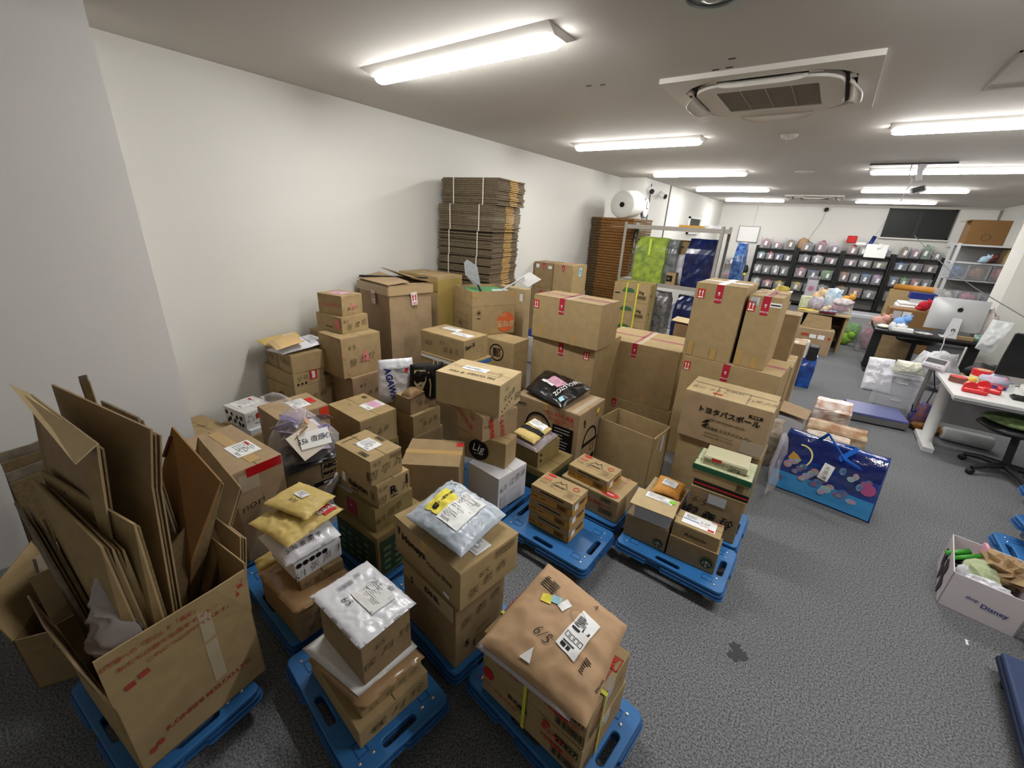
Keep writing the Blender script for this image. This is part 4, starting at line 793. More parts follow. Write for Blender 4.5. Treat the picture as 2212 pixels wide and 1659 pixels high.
def bundle(i, label, z0, hh, off, n=15):
    # folded cartons lying flat, tied with two straps
    a = R(98); u = Vector((math.cos(a), math.sin(a), 0)); v = Vector((-math.sin(a), math.cos(a), 0)); W_, D = .62, .74
    c = Vector((-3.07, 3.78, z0)) + u*W_/2 + v*D/2 + u*off[0] + v*off[1]; t = thing('cardboard_bundle', label, 'cardboard bundle', c, a, 'tied bundles of folded cartons')
    rnd = random.Random(i*7); b = MB(); g = MB(); hs = hh/n
    for k in range(n):
        dx, dy = rnd.uniform(-.012, .012), rnd.uniform(-.012, .012); z = k*hs; q = .018 if k % 5 == 4 else 0
        b.box(-W_/2+dx+q, -D/2+dy, z, W_/2+dx, D/2+dy, z+hs*.86)
        g.box(-W_*.08+dx, -D/2+dy-.006, z+hs*.2, W_*.22+dx, -D/2+dy+.02, z+hs*.75)
    o = b.obj('folded_cartons', KB, t); o['kind'] = 'stuff'; o = g.obj('light_edges', KBL, t); o['kind'] = 'stuff'
    for y in (-.19, .20):
        s = MB(); e = .014; s.box(-W_/2-e-.002, y-.006, -.0, -W_/2-e, y+.006, hh+.002).box(-W_/2-e, y-.006, hh-.001, W_/2+e, y+.006, hh+.002).box(W_/2+e, y-.006, 0, W_/2+e+.002, y+.006, hh+.002); s.obj('tie_strap', STRW, t)
zz = 0
BLB = ['topmost bundle of folded cartons near the ceiling', 'second bundle of folded cartons from the top', 'third bundle of folded cartons from the top, with a knotted strap', 'fourth bundle of folded cartons from the top', 'fifth bundle of folded cartons from the top, behind the netted swatter']
bh = .274
for i in range(9):
    lb = BLB[8-i] if 8-i < 5 else ['lowest', 'second lowest', 'third lowest', 'fourth lowest'][i] + ' bundle of folded cartons in the tall stack, hidden behind boxes'
    bundle(i, lb, zz, bh-.003, [(.0, .0), (0, .01), (.01, 0), (0, 0), (.0, 0), (.0, .01), (.0, .0), (-.02, -.03), (.02, -.05)][i]); zz += bh

# --- onion carton, mail carton, bear-shop carton
t = thing('open_carton', 'open carton with tall flaps and an orange circle of Japanese writing, filled with goods', 'box', (0, 0, 0)); A = Vector((-2.74, 3.10, .925)); th = 66; w_, d_, hb = .50, .46, .30
a = R(th); u = Vector((math.cos(a), math.sin(a), 0)); v = Vector((-math.sin(a), math.cos(a), 0)); t.location = A + u*w_/2 + v*d_/2; t.rotation_euler = (0, 0, a); X, Y = w_/2, d_/2
def open_box(t, X, Y, h_, m, tk=.005, bottom=True, name='carton_body'):
    b = MB(); b.box(-X, -Y, 0, X, Y, tk) if bottom else None
    b.box(-X, -Y, 0, X, -Y+tk, h_); b.box(-X, Y-tk, 0, X, Y, h_); b.box(-X, -Y, 0, -X+tk, Y, h_); b.box(X-tk, -Y, 0, X, Y, h_); return b.obj(name, m, t)
open_box(t, X, Y, hb, K1)
for q in ((-X, -Y-.001, X, -Y+.003), (-X, Y-.003, X, Y+.001), (-X-.001, -Y, -X+.003, Y), (X-.003, -Y, X+.001, Y)): MB().box(q[0], q[1], hb+.002, q[2], q[3], hb+.15).obj('side_flap', K1, t)
S = dict(L=Flat((-X-.002, Y, 0), (0,-1,0), (0,0,1), d_, hb), R=Flat((-X, -Y-.002, 0), (1,0,0), (0,0,1), w_, hb))
l = d_poly(S['R'], .78, .42, 0, [circ(0, 0, .105, 40)], ORANGE, t, 'orange_disc'); d_text(S['R'], .72, .66, .045, '十勝', 0, K4, l, bold=.03, off=.003); d_text(S['R'], .78, .36, .075, '玉ねぎ', 0, K4, l, bold=.05, off=.003)
d_poly(S['R'], .15, .78, 0, ring_quads(0, 0, .02, .024, 20) + [circ(0, 0, .012, 10)], BLACK, t, 'round_mark'); d_rects(S['R'], .15, .58, 0, [(-.02, 0, .02, .008)], BLACK, t)
d_rects(S['L'], .5, .4, 0, frame_rects(0, 0, .3, .14, .0025) + [(-.15, .0, .15, .0025), (.0, -.07, .0025, .07), (.08, -.07, .0825, .07)], BLACK, t, 'printed_table'); prt(S, 'L', .4, .28, .04, '20kg L', parent=t)
for f, xs in (('L', (.95,)), ('R', (.06, .92))):
    for x in xs:
        fl = Flat(S[f].o + Vector((0, 0, .0)), S[f].ex, S[f].ey, S[f].W, hb+.15); d_patch(fl, x, .93, .05, .055, 0, TAPE, t, 'tape_piece', .004)
MB().blob((0, 0, .3), (.22, .19, .12), 4, .2).obj('carton_filling', mat('filling_dark', '4b4f4c', .6, col2='6f7a70', scale=12), t, smooth=True)
MB().slab([(-.2, -.1, .42), (.18, -.16, .42), (.2, .12, .43), (-.18, .15, .43)], .012).obj('green_sheet', mat('sheet_green', '5f9a68', .35, .5), t); MB().slab([(.0, -.2, .435), (.2, -.19, .435), (.22, -.06, .435), (.05, -.05, .435)], .008).obj('pale_sheet', mat('sheet_pale', 'b9d3d3', .35), t)
o = thing('net_swatter', 'grey mesh swatter with a black handle sticking up from the open onion carton', 'swatter', (-2.83, 3.24, 1.33))
MB().slab([(-.02, .03, .07), (.035, .05, .08), (.0, .03, .27), (-.09, -.02, .33), (-.115, -.04, .30), (-.105, -.03, .18)], .006).obj('mesh_net', mat('net_grey', '9c9fa2', .5, .3, var=.3, scale=120), o)
MB().tube([(.005, .04, .09), (.03, .05, .04), (.055, .055, -.03)], [.009, .012, .014], 8).obj('black_handle', DARK, o)
t, S = carton('cardboard_box', 'carton with a round post character logo under the onion carton', (-2.27, 3.20, .52), 92, .27, .52, .404, K1, tape=None)
d_poly(S['L'], .60, .68, 0, ring_quads(0, 0, .078, .088, 40), BLACK, t, 'round_logo_ring'); prt(S, 'L', .60, .68, .105, '郵', 0, BLACK, .005, t)
t, S = carton('cardboard_box', 'plain carton below the post logo carton', (-2.27, 3.19, 0), 92, .29, .55, .519, K2, tape=None)
t, S = carton('tall_carton', 'tall narrow carton standing right behind the onion carton', (-2.66, 3.90, 0), 88, .12, .42, 1.33, K4, tape=None); d_patch(S['L'], .9, .93, .05, .08, 0, WHITE, t, 'white_label')
t, S = carton('cardboard_box', 'tan box with two white slips and a toy shop name, by the onion carton', (-2.37, 2.585, .845), 90, .325, .55, .205, K1, tape=None)
prt(S, 'R', .25, .7, .055, 'San-X', 8, BLACK, .02, t); hand(S, 'L', .52, .68, .045, '6/5', parent=t); hand(S, 'L', .72, .4, .055, '関 家 司', parent=t); hand(S, 'L', .2, .5, .05, '関家', parent=t)
label_ship(S['T'], .35, .7, .2, .09, 0, t, WHITE, False, seed=21); label_ship(S['T'], .72, .45, .22, .09, 0, t, WHITE, False, seed=22)
d_poly(S['R'], .72, .52, 0, ring_quads(-.02, -.01, .04, .043, 20, .8) + ring_quads(.04, -.05, .03, .033, 16, .6), paint('print_brown', '8a7048'), t, 'faint_outline_print')
t, S = carton('cardboard_box', 'tan carton under the toy shop box, edged with blue tape', (-2.34, 2.57, .40), 90, .37, .57, .444, K1, tape=None); d_patch(S['R'], .5, .93, .36, .035, 0, mat('blue_tape', '3b6fb5', .3, .5), t, 'blue_tape'); d_patch(S['L'], .5, .93, .56, .03, 0, WHITE, t, 'white_tape')
carton('cardboard_box', 'hidden carton low under the toy shop box', (-2.34, 2.57, 0), 90, .37, .57, .3995, K2, tape=None)

# --- open small box with a paper bag; carrier bag
t, S = carton('cardboard_box', 'tan box with a faint bear print under the small open carton', (-2.43, 2.04, .30), 90, .31, .33, .195, K1, tape=None); hand(S, 'R', .3, .7, .045, '6/1', parent=t); hand(S, 'R', .6, .5, .05, '陳 孟 紫', 4, parent=t); d_poly(S['L'], .35, .45, 0, [circ(0, 0, .03, 16, .04)], MATS['print_brown'], t, 'faint_outline_print')
t = thing('open_carton', 'small open carton with its lid folded back, holding two shop bags', 'box', (-2.635, 2.19, .4955), R(92)); open_box(t, .15, .16, .148, K3); MB().slab([(-.152, -.16, .148), (-.152, .16, .148), (-.10, .17, .165), (-.10, -.17, .165)], .004).obj('top_flap', K4, t)
S = dict(R=Flat((-.15, -.162, 0), (1,0,0), (0,0,1), .30, .148), L=Flat((-.152, .16, 0), (0,-1,0), (0,0,1), .32, .148)); hand(S, 'R', .3, .7, .04, '6/1', parent=t); hand(S, 'R', .6, .5, .05, '陳 孟 紫', parent=t); prt(S, 'L', .3, .55, .015, 'THANK YOU', parent=t)
carton('cardboard_box', 'hidden carton beneath the faint bear print box', (-2.42, 2.03, 0), 90, .34, .36, .2995, K2, tape=None)
def upright_bag(name, label, loc, rz, w_, h_, th, m, seed, lean=0, cr=.012, cat='bag'):
    t = thing(name, label, cat, loc, rz)
    P = Pillow([(-w_/2, 0, 0), (w_/2, 0, 0), (w_*.42, lean, h_), (-w_*.46, lean, h_*.97)], th, seed, cr, 9, 3, (0, 0, 0), True, .8); P.build('bag_body', m, t, 34); return t, P
t, P = upright_bag('carrier_bag', 'crumpled white plastic carrier bag with blue lettering, standing in the small open carton', (-2.69, 2.10, .53), R(56), .31, .41, .05, PWHITE, 61, -.02)
NB = mat('navy_print', '1f2f7a', .4); d_text(P, .33, .5, .075, 'AGAWA', -80, NB, t, bold=.03); d_patch(P, .78, .78, .03, .04, -15, RED, t, 'red_sticker'); label_ship(P, .62, .82, .08, .05, -15, t, LGREY, False, seed=31)
t, P = upright_bag('paper_bag', 'dark paper coffee bag with a pale face print, beside the white carrier bag', (-2.50, 2.27, .57), R(55), .31, .34, .05, BLACK, 62, -.03, .008)
CRM = mat('cream_print', 'cdbb98', .5); d_poly(P, .30, .62, 0, [[(-.055, .09), (.04, .09), (.045, .0), (.015, -.09), (-.02, -.10), (-.055, -.03)]], CRM, t, 'pale_face_print'); d_rects(P, .29, .62, 0, [(-.03, .03, -.012, .037), (.005, .03, .02, .037), (-.012, -.055, .012, -.045)], BLACK, t, 'face_features', .003)
for i, x in enumerate((.55, .68, .81, .93)): d_poly(P, x, .48, 0, [[(-.008, -.12), (.004, -.12), (.012, 0), (-.004, .12), (-.014, .12), (.0, 0)]], (CRM if i % 2 == 0 else DGREEN), t, 'hair_stripe')
MB().tube([(.04, -.05, .27), (.05, -.05, .36), (.08, -.05, .36), (.09, -.05, .27)], .004, 6).obj('twine_handle', CRM, t)
t, P = pillow_thing('brown_paper_bag', 'small folded brown paper bag in front of the coffee bag', 'bag', [(-2.58, 2.04, .64), (-2.46, 2.05, .64), (-2.46, 2.20, .66), (-2.58, 2.2, .66)], .045, mat('brown_bag', '8b6f4d', .5, .3), 63, .012, 10, 2.2, n=22)

# ============================================================ RED TAPE CARTONS
def redtape(S, t, faces=('T', 'L'), s=.42, w_=.055):
    for f in faces:
        F_ = S[f]
        if f == 'T':
            l = d_patch(F_, .5, .5, w_, F_.H*1.0, 0, CTAPE, t, 'clear_tape', .0012); l = d_patch(F_, s, .5, w_, F_.H, 0, mat('fragile_clear', 'b06a74', .2, .6), t, 'fragile_tape', .0016)
            d_text(F_, s, .5, .032, '取扱注意 割物注意 取扱注意', 90, DRED, l, bold=.01, off=.0026)
            d_patch(F_, .5, .5, F_.W, w_, 0, MATS['fragile_clear'], t, 'fragile_tape', .002)
        else: label_glass(F_, s, 1-.075/F_.H, w_, .15, t, m=DRED)
def big(label, A, th, w_, d_, h_, m=K1, up=None, s=.42, **k):
    t, S = carton('large_carton', label, A, th, w_, d_, h_, m, tape=None, seam='u', group='large cartons with red fragile tape', jit=.003, **k)
    redtape(S, t, s=s)
    if up: label_up(S['L'], up, 1-.09/S['L'].H, .06, t)
    d_patch(S['L'], .15, .06/S['L'].H+.02, .05, .13, 0, TAPE, t, 'tape_piece'); d_patch(S['L'], .65, .04/S['L'].H+.02, .05, .1, 0, TAPE, t, 'tape_piece')
    return t, S
big('lower of the two large cartons behind the black plastic mailer', (-1.57, 3.555, 0), 92, .68, .70, .955, up=.88, s=.48)
big('upper wide carton stacked behind the black plastic mailer', (-1.53, 3.49, .9555), 88.8, .40, .745, .424, up=.05, s=.44)
big('large square carton in the middle of the back row, lid taped in a cross', (-.96, 4.25, .25), 92.6, .68, .86, .652, up=.06, s=.46)
t, S = carton('large_carton', 'low carton just visible under the large square carton of the back row', (-.93, 4.22, 0), 92.6, .70, .88, .2495, K1, tape=None, group='large cartons with red fragile tape'); label_glass(S['L'], .3, .8, .05, .1, t)
big('widest carton on the right of the back row, carrying two tall cartons', (-.07, 3.81, 0), 86.1, .55, .774, .995, up=.06, s=.48)
big('left of the two tall cartons stacked highest, with arrow label', (-.475, 3.87, .9955), 88.5, .56, .392, .645, up=.14, s=.5)
t, S = big('right and narrower of the two tall cartons stacked highest, with white labels', (-.21, 3.88, .9955), 88.3, .54, .235, .598, up=.13, s=.55)
label_ship(S['L'], .2, .92, .065, .065, 0, t, LGREY, False, seed=41); l = d_patch(S['L'], .84, .90, .08, .035, 0, WHITE, t, 'barcode_label'); d_rects(S['L'], .84, .90, 0, [(-.034, -.006, .034, .004)], BLACK, l, 'barcode', .002)
t, S = carton('cardboard_box', 'tan carton with clear-taped lid right behind the highest cartons', (-.02, 4.45, 0), 88, .5, .7, .93, K1, tape=CTAPE)
t, S = carton('cardboard_box', 'upright carton standing behind the narrow tall carton', (-.08, 4.62, .9305), 88, .28, .28, .44, K2, tape=CTAPE)
t, S = carton('cardboard_box', 'small box with a white tag on the right edge behind the back row', (.03, 5.1, 0), 88, .3, .5, 1.02, K3, tape=CTAPE); d_patch(S['T'], .8, .3, .06, .05, 0, WHITE, t, 'white_tag')
t, S = carton('cardboard_box', 'small box with a red smudge left of the highest cartons', (-.90, 5.15, .70), 90, .3, .4, .30, K3, tape=None); d_patch(S['L'], .5, .2, .12, .05, 0, mat('smudge_red', '9a4a34', .7), t, 'red_smudge'); MB().slab([(-.16, -.2, .31), (-.16, .25, .33), (.1, .25, .34), (.1, -.2, .32)], .005).obj('open_lid', K4, t)
carton('cardboard_box', 'plain carton beneath the box with a red smudge', (-.86, 5.12, 0), 90, .4, .5, .6995, K2, tape=None)

# --- power tool carton with the black mailer
t, S = carton('tool_carton', 'tall printed power tool carton with a black text panel, under the black mailer', (-1.28, 2.77, 0), 89, .463, .644, .626, K3, tape=TAPE, seam='u')
F_ = S['L']; prt(S, 'L', .72, .90, .038, 'どこでも保冷温', 0, RED, .03, t); prt(S, 'L', .74, .83, .022, '異なる温度が設定できる', 0, RED, .02, t); prt(S, 'L', .76, .78, .02, 'お部屋モード付', 0, RED, .02, t)
l = d_rects(F_, .78, .50, 0, [(-.10, -.16, .10, .16)], BLACK, t, 'black_panel', .0012); rnd = random.Random(2)
d_rects(F_, .78, .50, 0, [(-.08, .13-.028*i, -.08+rnd.uniform(.08, .15), .137-.028*i) for i in range(10)], LGREY, t, 'panel_lines', .0022)
prt(S, 'L', .75, .20, .05, 'CW004GZ', 0, BLACK, .03, t); d_rects(F_, .80, .08, 0, [(-.12, -.045, .12, .045)], mat('tool_red', 'c4253a', .5), t, 'red_panel', .0012); d_text(F_, .80, .08, .07, 'makita', 0, WHITE, t, bold=.03, off=.0026)
def cooler(F_, s, tt, k):
    b = [[(-.13*k, -.02*k), (.13*k, -.02*k), (.13*k, -.17*k), (-.11*k, -.19*k)]]; hl = [[(.115*k*math.cos(R(180-180*i/12))*1.0, .11*k*math.sin(R(180*i/12))*1.1), (.13*k*math.cos(R(180-180*i/12)), .13*k*math.sin(R(180*i/12))*1.1), (.13*k*math.cos(R(180-180*(i+1)/12)), .13*k*math.sin(R(180*(i+1)/12))*1.1), (.115*k*math.cos(R(180-180*(i+1)/12)), .11*k*math.sin(R(180*(i+1)/12))*1.1)] for i in range(12)]
    d_poly(F_, s, tt, 0, hl + [[(-.14*k, -.0), (.14*k, -.0), (.14*k, -.035*k), (-.14*k, -.035*k)]], BLACK, t, 'strap_print'); d_poly(F_, s, tt, 0, b, mat('print_cooler', 'a38a68', .6), t, 'cooler_print', .0012); d_poly(F_, s, tt, 0, [circ(.10*k, -.2*k, .022*k, 16)] + ring_quads(.1*k, -.2*k, .025*k, .035*k, 16), BLACK, t, 'wheel_print', .002); d_rects(F_, s, tt, 0, frame_rects(.06*k, -.09*k, .07*k, .07*k, .006), BLACK, t, 'panel_print')
cooler(F_, .40, .62, 1.0); cooler(S['R'], .5, .5, .95); prt(S, 'R', .22, .82, .05, '40V', -80, BLACK, .03, t); d_patch(S['R'], .72, .9, .05, .04, 0, YEL, t, 'yellow_sticker'); d_patch(S['R'], .88, .62, .06, .17, 0, LGREY, t, 'data_label'); d_rects(S['R'], .88, .72, 0, frame_rects(0, 0, .03, .03, .006), BLACK, t); prt(S, 'R', .7, .83, .02, '冷温', 0, RED, .02, t)
prt(S, 'L', .12, .9, .035, 'Makita', 8, BLACK, .02, t); d_patch(S['T'], .9, .5, .05, .44, 0, CTAPE, t, 'clear_tape')
t, P = pillow_thing('plastic_mailer', 'fat glossy black plastic mailer with white lettering, lying on the power tool carton', 'mailer', [(-1.87, 2.84, .66), (-1.43, 2.74, .655), (-1.42, 3.24, .68), (-1.95, 3.30, .70)], .062, BLKP, 71, .012, 9, 2.4, n=44, flat=.5)
d_text(P, .76, .50, .062, 'ZOZOTOWN', 82, WHITE, t, bold=.02, off=.003); l = label_ship(P, .52, .48, .14, .17, 75, t, PINKP, False, seed=51); d_patch(P, .40, .33, .045, .16, 82, WHITE, t, 'white_strip', .003); d_patch(P, .88, .12, .05, .045, 70, SKY, t, 'blue_emblem')
# --- small items between centre stack and tool carton
t, S = carton('green_carton', 'low dark green printed carton between the white box and the tool carton', (-1.28, 2.32, .0), 88, .38, .34, .30, K5, tape=None); d_patch(S['R'], .5, .5, .34, .2, 0, MATS['print_green_dark'], t, 'green_print'); d_patch(S['L'], .5, .5, .3, .2, 0, MATS['print_green_dark'], t, 'green_print')
t, S = carton('cardboard_box', 'small brown box with two black dots on its corner', (-1.38, 2.34, .3005), 88, .3, .24, .15, K5, tape=None); d_poly(S['R'], .12, .5, 0, [circ(0, .03, .012, 14), circ(0, -.02, .012, 14)], BLACK, t, 'black_dots')
t, P = pillow_thing('plastic_mailer', 'grey mauve plastic mailer draped over the small dotted box', 'mailer', [(-1.66, 2.30, .47), (-1.37, 2.31, .455), (-1.38, 2.62, .47), (-1.64, 2.62, .48)], .03, mat('mauve_poly', '8f8284', .3, .5), 81, .01, 14, 2.6, n=26)
t, P = pillow_thing('padded_envelope', 'kraft padded envelope with a black band and white slip, leaning by the tool carton', 'envelope', [(-1.62, 2.33, .53), (-1.42, 2.33, .50), (-1.42, 2.58, .53), (-1.60, 2.60, .56)], .022, YKRAFT, 82, .005, 14, 2.6, n=24); d_patch(P, .55, .42, .2, .05, 10, BLACK, t, 'black_band'); label_ship(P, .5, .75, .14, .09, 5, t, WHITE, False, seed=52)
# --- open empty carton
t = thing('open_carton', 'tall empty open carton without lid in front of the large square carton', 'box', (0, 0, 0)); A = Vector((-.76, 3.09, 0)); a = R(83); u = Vector((math.cos(a), math.sin(a), 0)); v = Vector((-math.sin(a), math.cos(a), 0)); t.location = A + u*.16 + v*.255; t.rotation_euler = (0, 0, a); open_box(t, .16, .255, .475, K1, .007)
S = dict(R=Flat((-.16, -.257, 0), (1,0,0), (0,0,1), .32, .475)); l = d_patch(S['R'], .55, .78, .05, .16, 0, LGREY, t, 'data_label')
MB().box(-.1605, -.262, .36, -.11, -.2555, .474).obj('torn_edge', K2, t)

# --- bus supplier carton on its pile
t, S = carton('cardboard_box', 'large carton printed with bold katakana, sloping lid with handwriting', (-.035, 3.25, .50), 87, .30, .61, .385, K3, tape=TAPE, seam='v', flaps=False)
MB().slab([(-.15, -.305, .386), (-.15, .305, .386), (.13, .30, .425), (.13, -.30, .425)], .005).obj('top_flap', K4, t)
St = Flat((-.15, .305, .389), (0, -1, 0), (.28, 0, .039), .61, .28); hand({'T': St}, 'T', .25, .35, .05, '名川 ラスト', 0, parent=t); hand({'T': St}, 'T', .85, .35, .05, '八尾沢方', 0, parent=t); d_rects(St, .5, .4, 0, [(-.29, .06, .29, .064), (-.1, -.11, -.097, .06), (.12, -.11, .123, .06)], BLACK, t); d_rects(St, .36, .18, 0, [(-.035, -.009, .035, .009)], RED, t, 'red_smudge'); prt({'T': St}, 'T', .52, .45, .02, '秋山薬品 御中', parent=t)
prt(S, 'L', .56, .70, .055, 'トヨタバスポール', 0, BLACK, .03, t); d_rects(S['L'], .84, .82, 0, [(-.045, -.012, .045, .012)], BLACK, t, 'black_box_mark'); prt(S, 'L', .84, .82, .02, '宇治市', 0, K3, .02, t); prt(S, 'L', .55, .52, .02, '( 98型/15#03/#QA4816-050 #8 )', parent=t)
prt(S, 'L', .58, .34, .028, '株式会社 エスケイジャパン', 0, BLACK, .02, t); d_poly(S['L'], .32, .42, 0, [[(-.03, -.005), (.0, .03), (.03, .03), (.01, .005)], [(-.03, -.03), (.0, -.03), (.03, .0), (.008, .0)]], BLACK, t, 's_mark'); prt(S, 'L', .5, .22, .012, '東京都新宿区西新宿 TEL 03-3341-1234', parent=t); prt(S, 'L', .5, .15, .012, '大阪市中央区久太郎町 TEL 06-6765-0670', parent=t); d_patch(S['L'], .88, .18, .14, .1, 0, CTAPE, t, 'clear_tape')
carton('cardboard_box', 'hidden plain carton supporting the katakana printed carton', (-.03, 3.28, 0), 87, .30, .60, .499, K1, tape=None)
t, S = carton('medicine_carton', 'shallow carton with dark green lid and drug maker printing, under the katakana carton', (-.03, 2.66, .515), 90, .26, .345, .10, K1, tape=None, flaps=False)
b = MB(); b.box(-.134, -.176, .07, .134, .176, .105); b.obj('green_lid', mat('lid_green', '1f5a3c', .45), t); S['T'] = Flat((-.13, .172, .106), (0,-1,0), (1,0,0), .345, .26); d_patch(S['T'], .5, .5, .34, .26, 0, mat('lid_print', 'c9c6a4', .6, col2='a9b08a', scale=50), t, 'lid_print'); bar(S, 'L', .85, .35, .04, .05, t)
t, S = carton('medicine_carton', 'translucent wrapped carton labelled with a 20 mg patch name on the green lid', (-.07, 2.70, .622), 92, .20, .26, .055, mat('pale_olive', 'b8b394', .4, .4), tape=None, flaps=False); prt(S, 'L', .35, .5, .024, 'ケトプロフェンテープ20mg', 0, DGREEN, .02, t, sx=.9); prt(S, 'L', .82, .22, .018, '日医工株式会社', 0, BLACK, .02, t); d_patch(S['T'], .5, .5, .24, .18, 0, MATS['pale_olive'], t, 'wrap')
l = d_patch(S['L'], .3, .9, .06, .02, 0, RED, t, 'red_mark')
t, S = carton('flat_carton', 'flat black carton with a red stripe squeezed above the dated carton', (-.02, 2.665, .4645), 91, .27, .33, .049, DARK, tape=None, flaps=False); d_rects(S['L'], .5, .55, 0, [(-.16, -.006, .16, .006)], RED, t, 'red_stripe'); d_rects(S['R'], .5, .55, 0, [(-.13, -.006, .13, .006)], RED, t, 'red_stripe')
t, S = carton('cardboard_box', 'upright carton dated 6/5 in thick handwriting, on the rear right dolly', (-.03, 2.655, DZ), 92, .27, .325, .3215, K2, tape=None)
hand(S, 'L', .22, .72, .07, '6/5', -5, parent=t); hand(S, 'L', .45, .42, .085, '賴 羲 玲', -6, parent=t, bold=.01); d_patch(S['L'], .52, .84, .11, .07, 0, LGREY, t, 'white_label')
t, S = carton('coffee_box', 'left carton with a round green logo, carrying the white box', (-.365, 2.285, DZ), 90.4, .20, .275, .168, K2, tape=None, group='boxes with a round green logo')
def siren(S, s, tt, r, t):
    l = d_poly(S['L'], s, tt, 0, [circ(0, 0, r, 28)], DGREEN, t, 'green_logo'); d_poly(S['L'], s, tt, 0, ring_quads(0, 0, r*.86, r*.92, 28) + [circ(0, .1*r, r*.28, 14, r*.36)] + [[(-r*.55+i*.0, -r*.1), (-r*.45, .3*r), (-r*.36, .3*r), (-r*.42, -r*.5)], [(r*.55, -r*.1), (r*.45, .3*r), (r*.36, .3*r), (r*.42, -r*.5)]] if False else ring_quads(0, 0, r*.86, r*.92, 28) + [circ(0, .1*r, r*.24, 14, r*.32), [(-r*.6, -r*.2), (-r*.42, .3*r), (-r*.34, .3*r), (-r*.42, -r*.5)], [(r*.6, -r*.2), (r*.42, .3*r), (r*.34, .3*r), (r*.42, -r*.5)], [(-r*.25, -r*.35), (r*.25, -r*.35), (r*.12, -r*.75), (-r*.12, -r*.75)]], K4, l, 'logo_figure', .003)
siren(S, .82, .28, .033, t)
t, S = carton('white_box', 'white box with a cream flap lid and green sticker on the left logo carton', (-.37, 2.29, DZ+.1685), 94, .17, .225, .098, mat('box_lightgrey', 'b6b7bd', .5, .3), tape=None, flaps=False)
MB().box(-.10, -.125, .098, .10, .145, .104).obj('cream_lid', K4, t); S['T'] = Flat((-.10, .145, .105), (0,-1,0), (1,0,0), .27, .20); label_ship(S['T'], .55, .78, .17, .06, -3, t, WHITE, False, seed=61); d_poly(S['T'], .85, .78, 0, [circ(0, 0, .02, 18)], mat('lime_sticker', '7fd13b', .5), t, 'lime_sticker', .0025)
t, S = carton('coffee_box', 'right carton with a round green logo, at the corner of the dolly', (-.075, 2.29, DZ), 92.5, .17, .28, .152, K2, tape=None, group='boxes with a round green logo'); siren(S, .82, .42, .04, t)
t, S = carton('cardboard_box', 'low cosmetics box with a white slip marked 5/29 on the right logo carton', (-.09, 2.30, DZ+.1525), 91.8, .15, .263, .095, K1, tape=None)
prt(S, 'L', .52, .42, .038, 'Attenir', 0, BLACK, .0, t, sx=1.2); l = d_patch(S['T'], .5, .55, .19, .11, 0, WHITE, t, 'delivery_slip'); d_rects(S['T'], .5, .55, 0, [(-.09, -.012, .0, -.004)], mat('slip_blue', '4a77b8'), l, 'blue_bar', .002); d_rects(S['T'], .5, .55, 0, [(.055, -.05, .09, -.03)], RED, l, 'red_bar', .002); d_rects(S['T'], .5, .55, 0, [(.0, -.02, .06, -.016)], PINKI, l, 'pink_bar', .002); d_rects(S['T'], .5, .55, 0, [(-.08, .01+.009*i, -.02, .013+.009*i) for i in range(4)], GREYI, l, 'label_print', .002); hand(S, 'T', .62, .6, .03, '5/29', 0, parent=t); d_poly(S['T'], .28, .72, 0, ring_quads(0, 0, .018, .019, 24, .7), PEN, t, 'pen_circle', .003); d_rects(S['T'], .85, .88, 0, [(-.03, -.003, .03, .003)], DRED, t)
t, S = carton('cardboard_box', 'flat tan box beneath the orange padded envelope', (-.40, 2.70, DZ), 90, .24, .26, .10, K4, tape=None)
t, P = pillow_thing('padded_envelope', 'plump orange padded envelope with a white label', 'envelope', [(-.61, 2.70, .27), (-.42, 2.71, .265), (-.43, 2.93, .275), (-.62, 2.93, .28)], .025, OKRAFT, 91, .005, 12, 2.4, n=28); label_ship(P, .5, .55, .1, .09, -5, t, WHITE, True, seed=62)

# ============================================================ BIG OPEN CARTON AND FLATTENED CARDBOARD, LEFT
t = thing('open_carton', 'very large open carton with red Japanese printing, stuffed with flattened cardboard', 'box', (0, 0, 0))
A = Vector((-1.49, -.03, DZ)); th = 96; w_, d_, hb = .44, .55, .366; a = R(th); u = Vector((math.cos(a), math.sin(a), 0)); v = Vector((-math.sin(a), math.cos(a), 0)); t.location = A + u*w_/2 + v*d_/2; t.rotation_euler = (0, 0, a); X, Y = w_/2, d_/2
open_box(t, X, Y, hb, K1, .006)
FH = .235
MB().slab([(-X, -Y, hb+.002), (X, -Y, hb+.002), (X+.0, -Y-.022, hb+FH*.97), (X*.5, -Y-.028, hb+FH*.99), (-X, -Y-.018, hb+FH)], .005).obj('side_flap', K1, t)
MB().slab([(-X, Y, hb+.002), (-X, -Y, hb+.002), (-X-.03, -Y+.01, hb+FH), (-X-.035, 0, hb+FH*.95), (-X-.025, Y*.8, hb+FH*.9)], .005).obj('side_flap', K3, t)
MB().slab([(X, -Y, hb+.002), (X, Y, hb+.002), (X+.02, Y, hb+FH), (X+.015, -Y, hb+FH)], .005).obj('side_flap', K1, t); MB().slab([(X, Y, hb+.002), (-X, Y, hb+.002), (-X, Y+.05, hb+FH*.9), (X, Y+.04, hb+FH*.9)], .005).obj('side_flap', K2, t)
S = dict(R=Flat((-X, -Y-.002, 0), (1,0,0), (0,0,1), w_, hb)); SF = Flat((-X, -Y-.0035, hb+.002), (1,0,0), (0,-.09,1), w_, FH); SL = Flat((-X-.0035, Y, hb+.002), (0,-1,0), (-.13,0,1), d_, FH)
FR_ = mat('faded_red', 'a5473c', .7, .2)
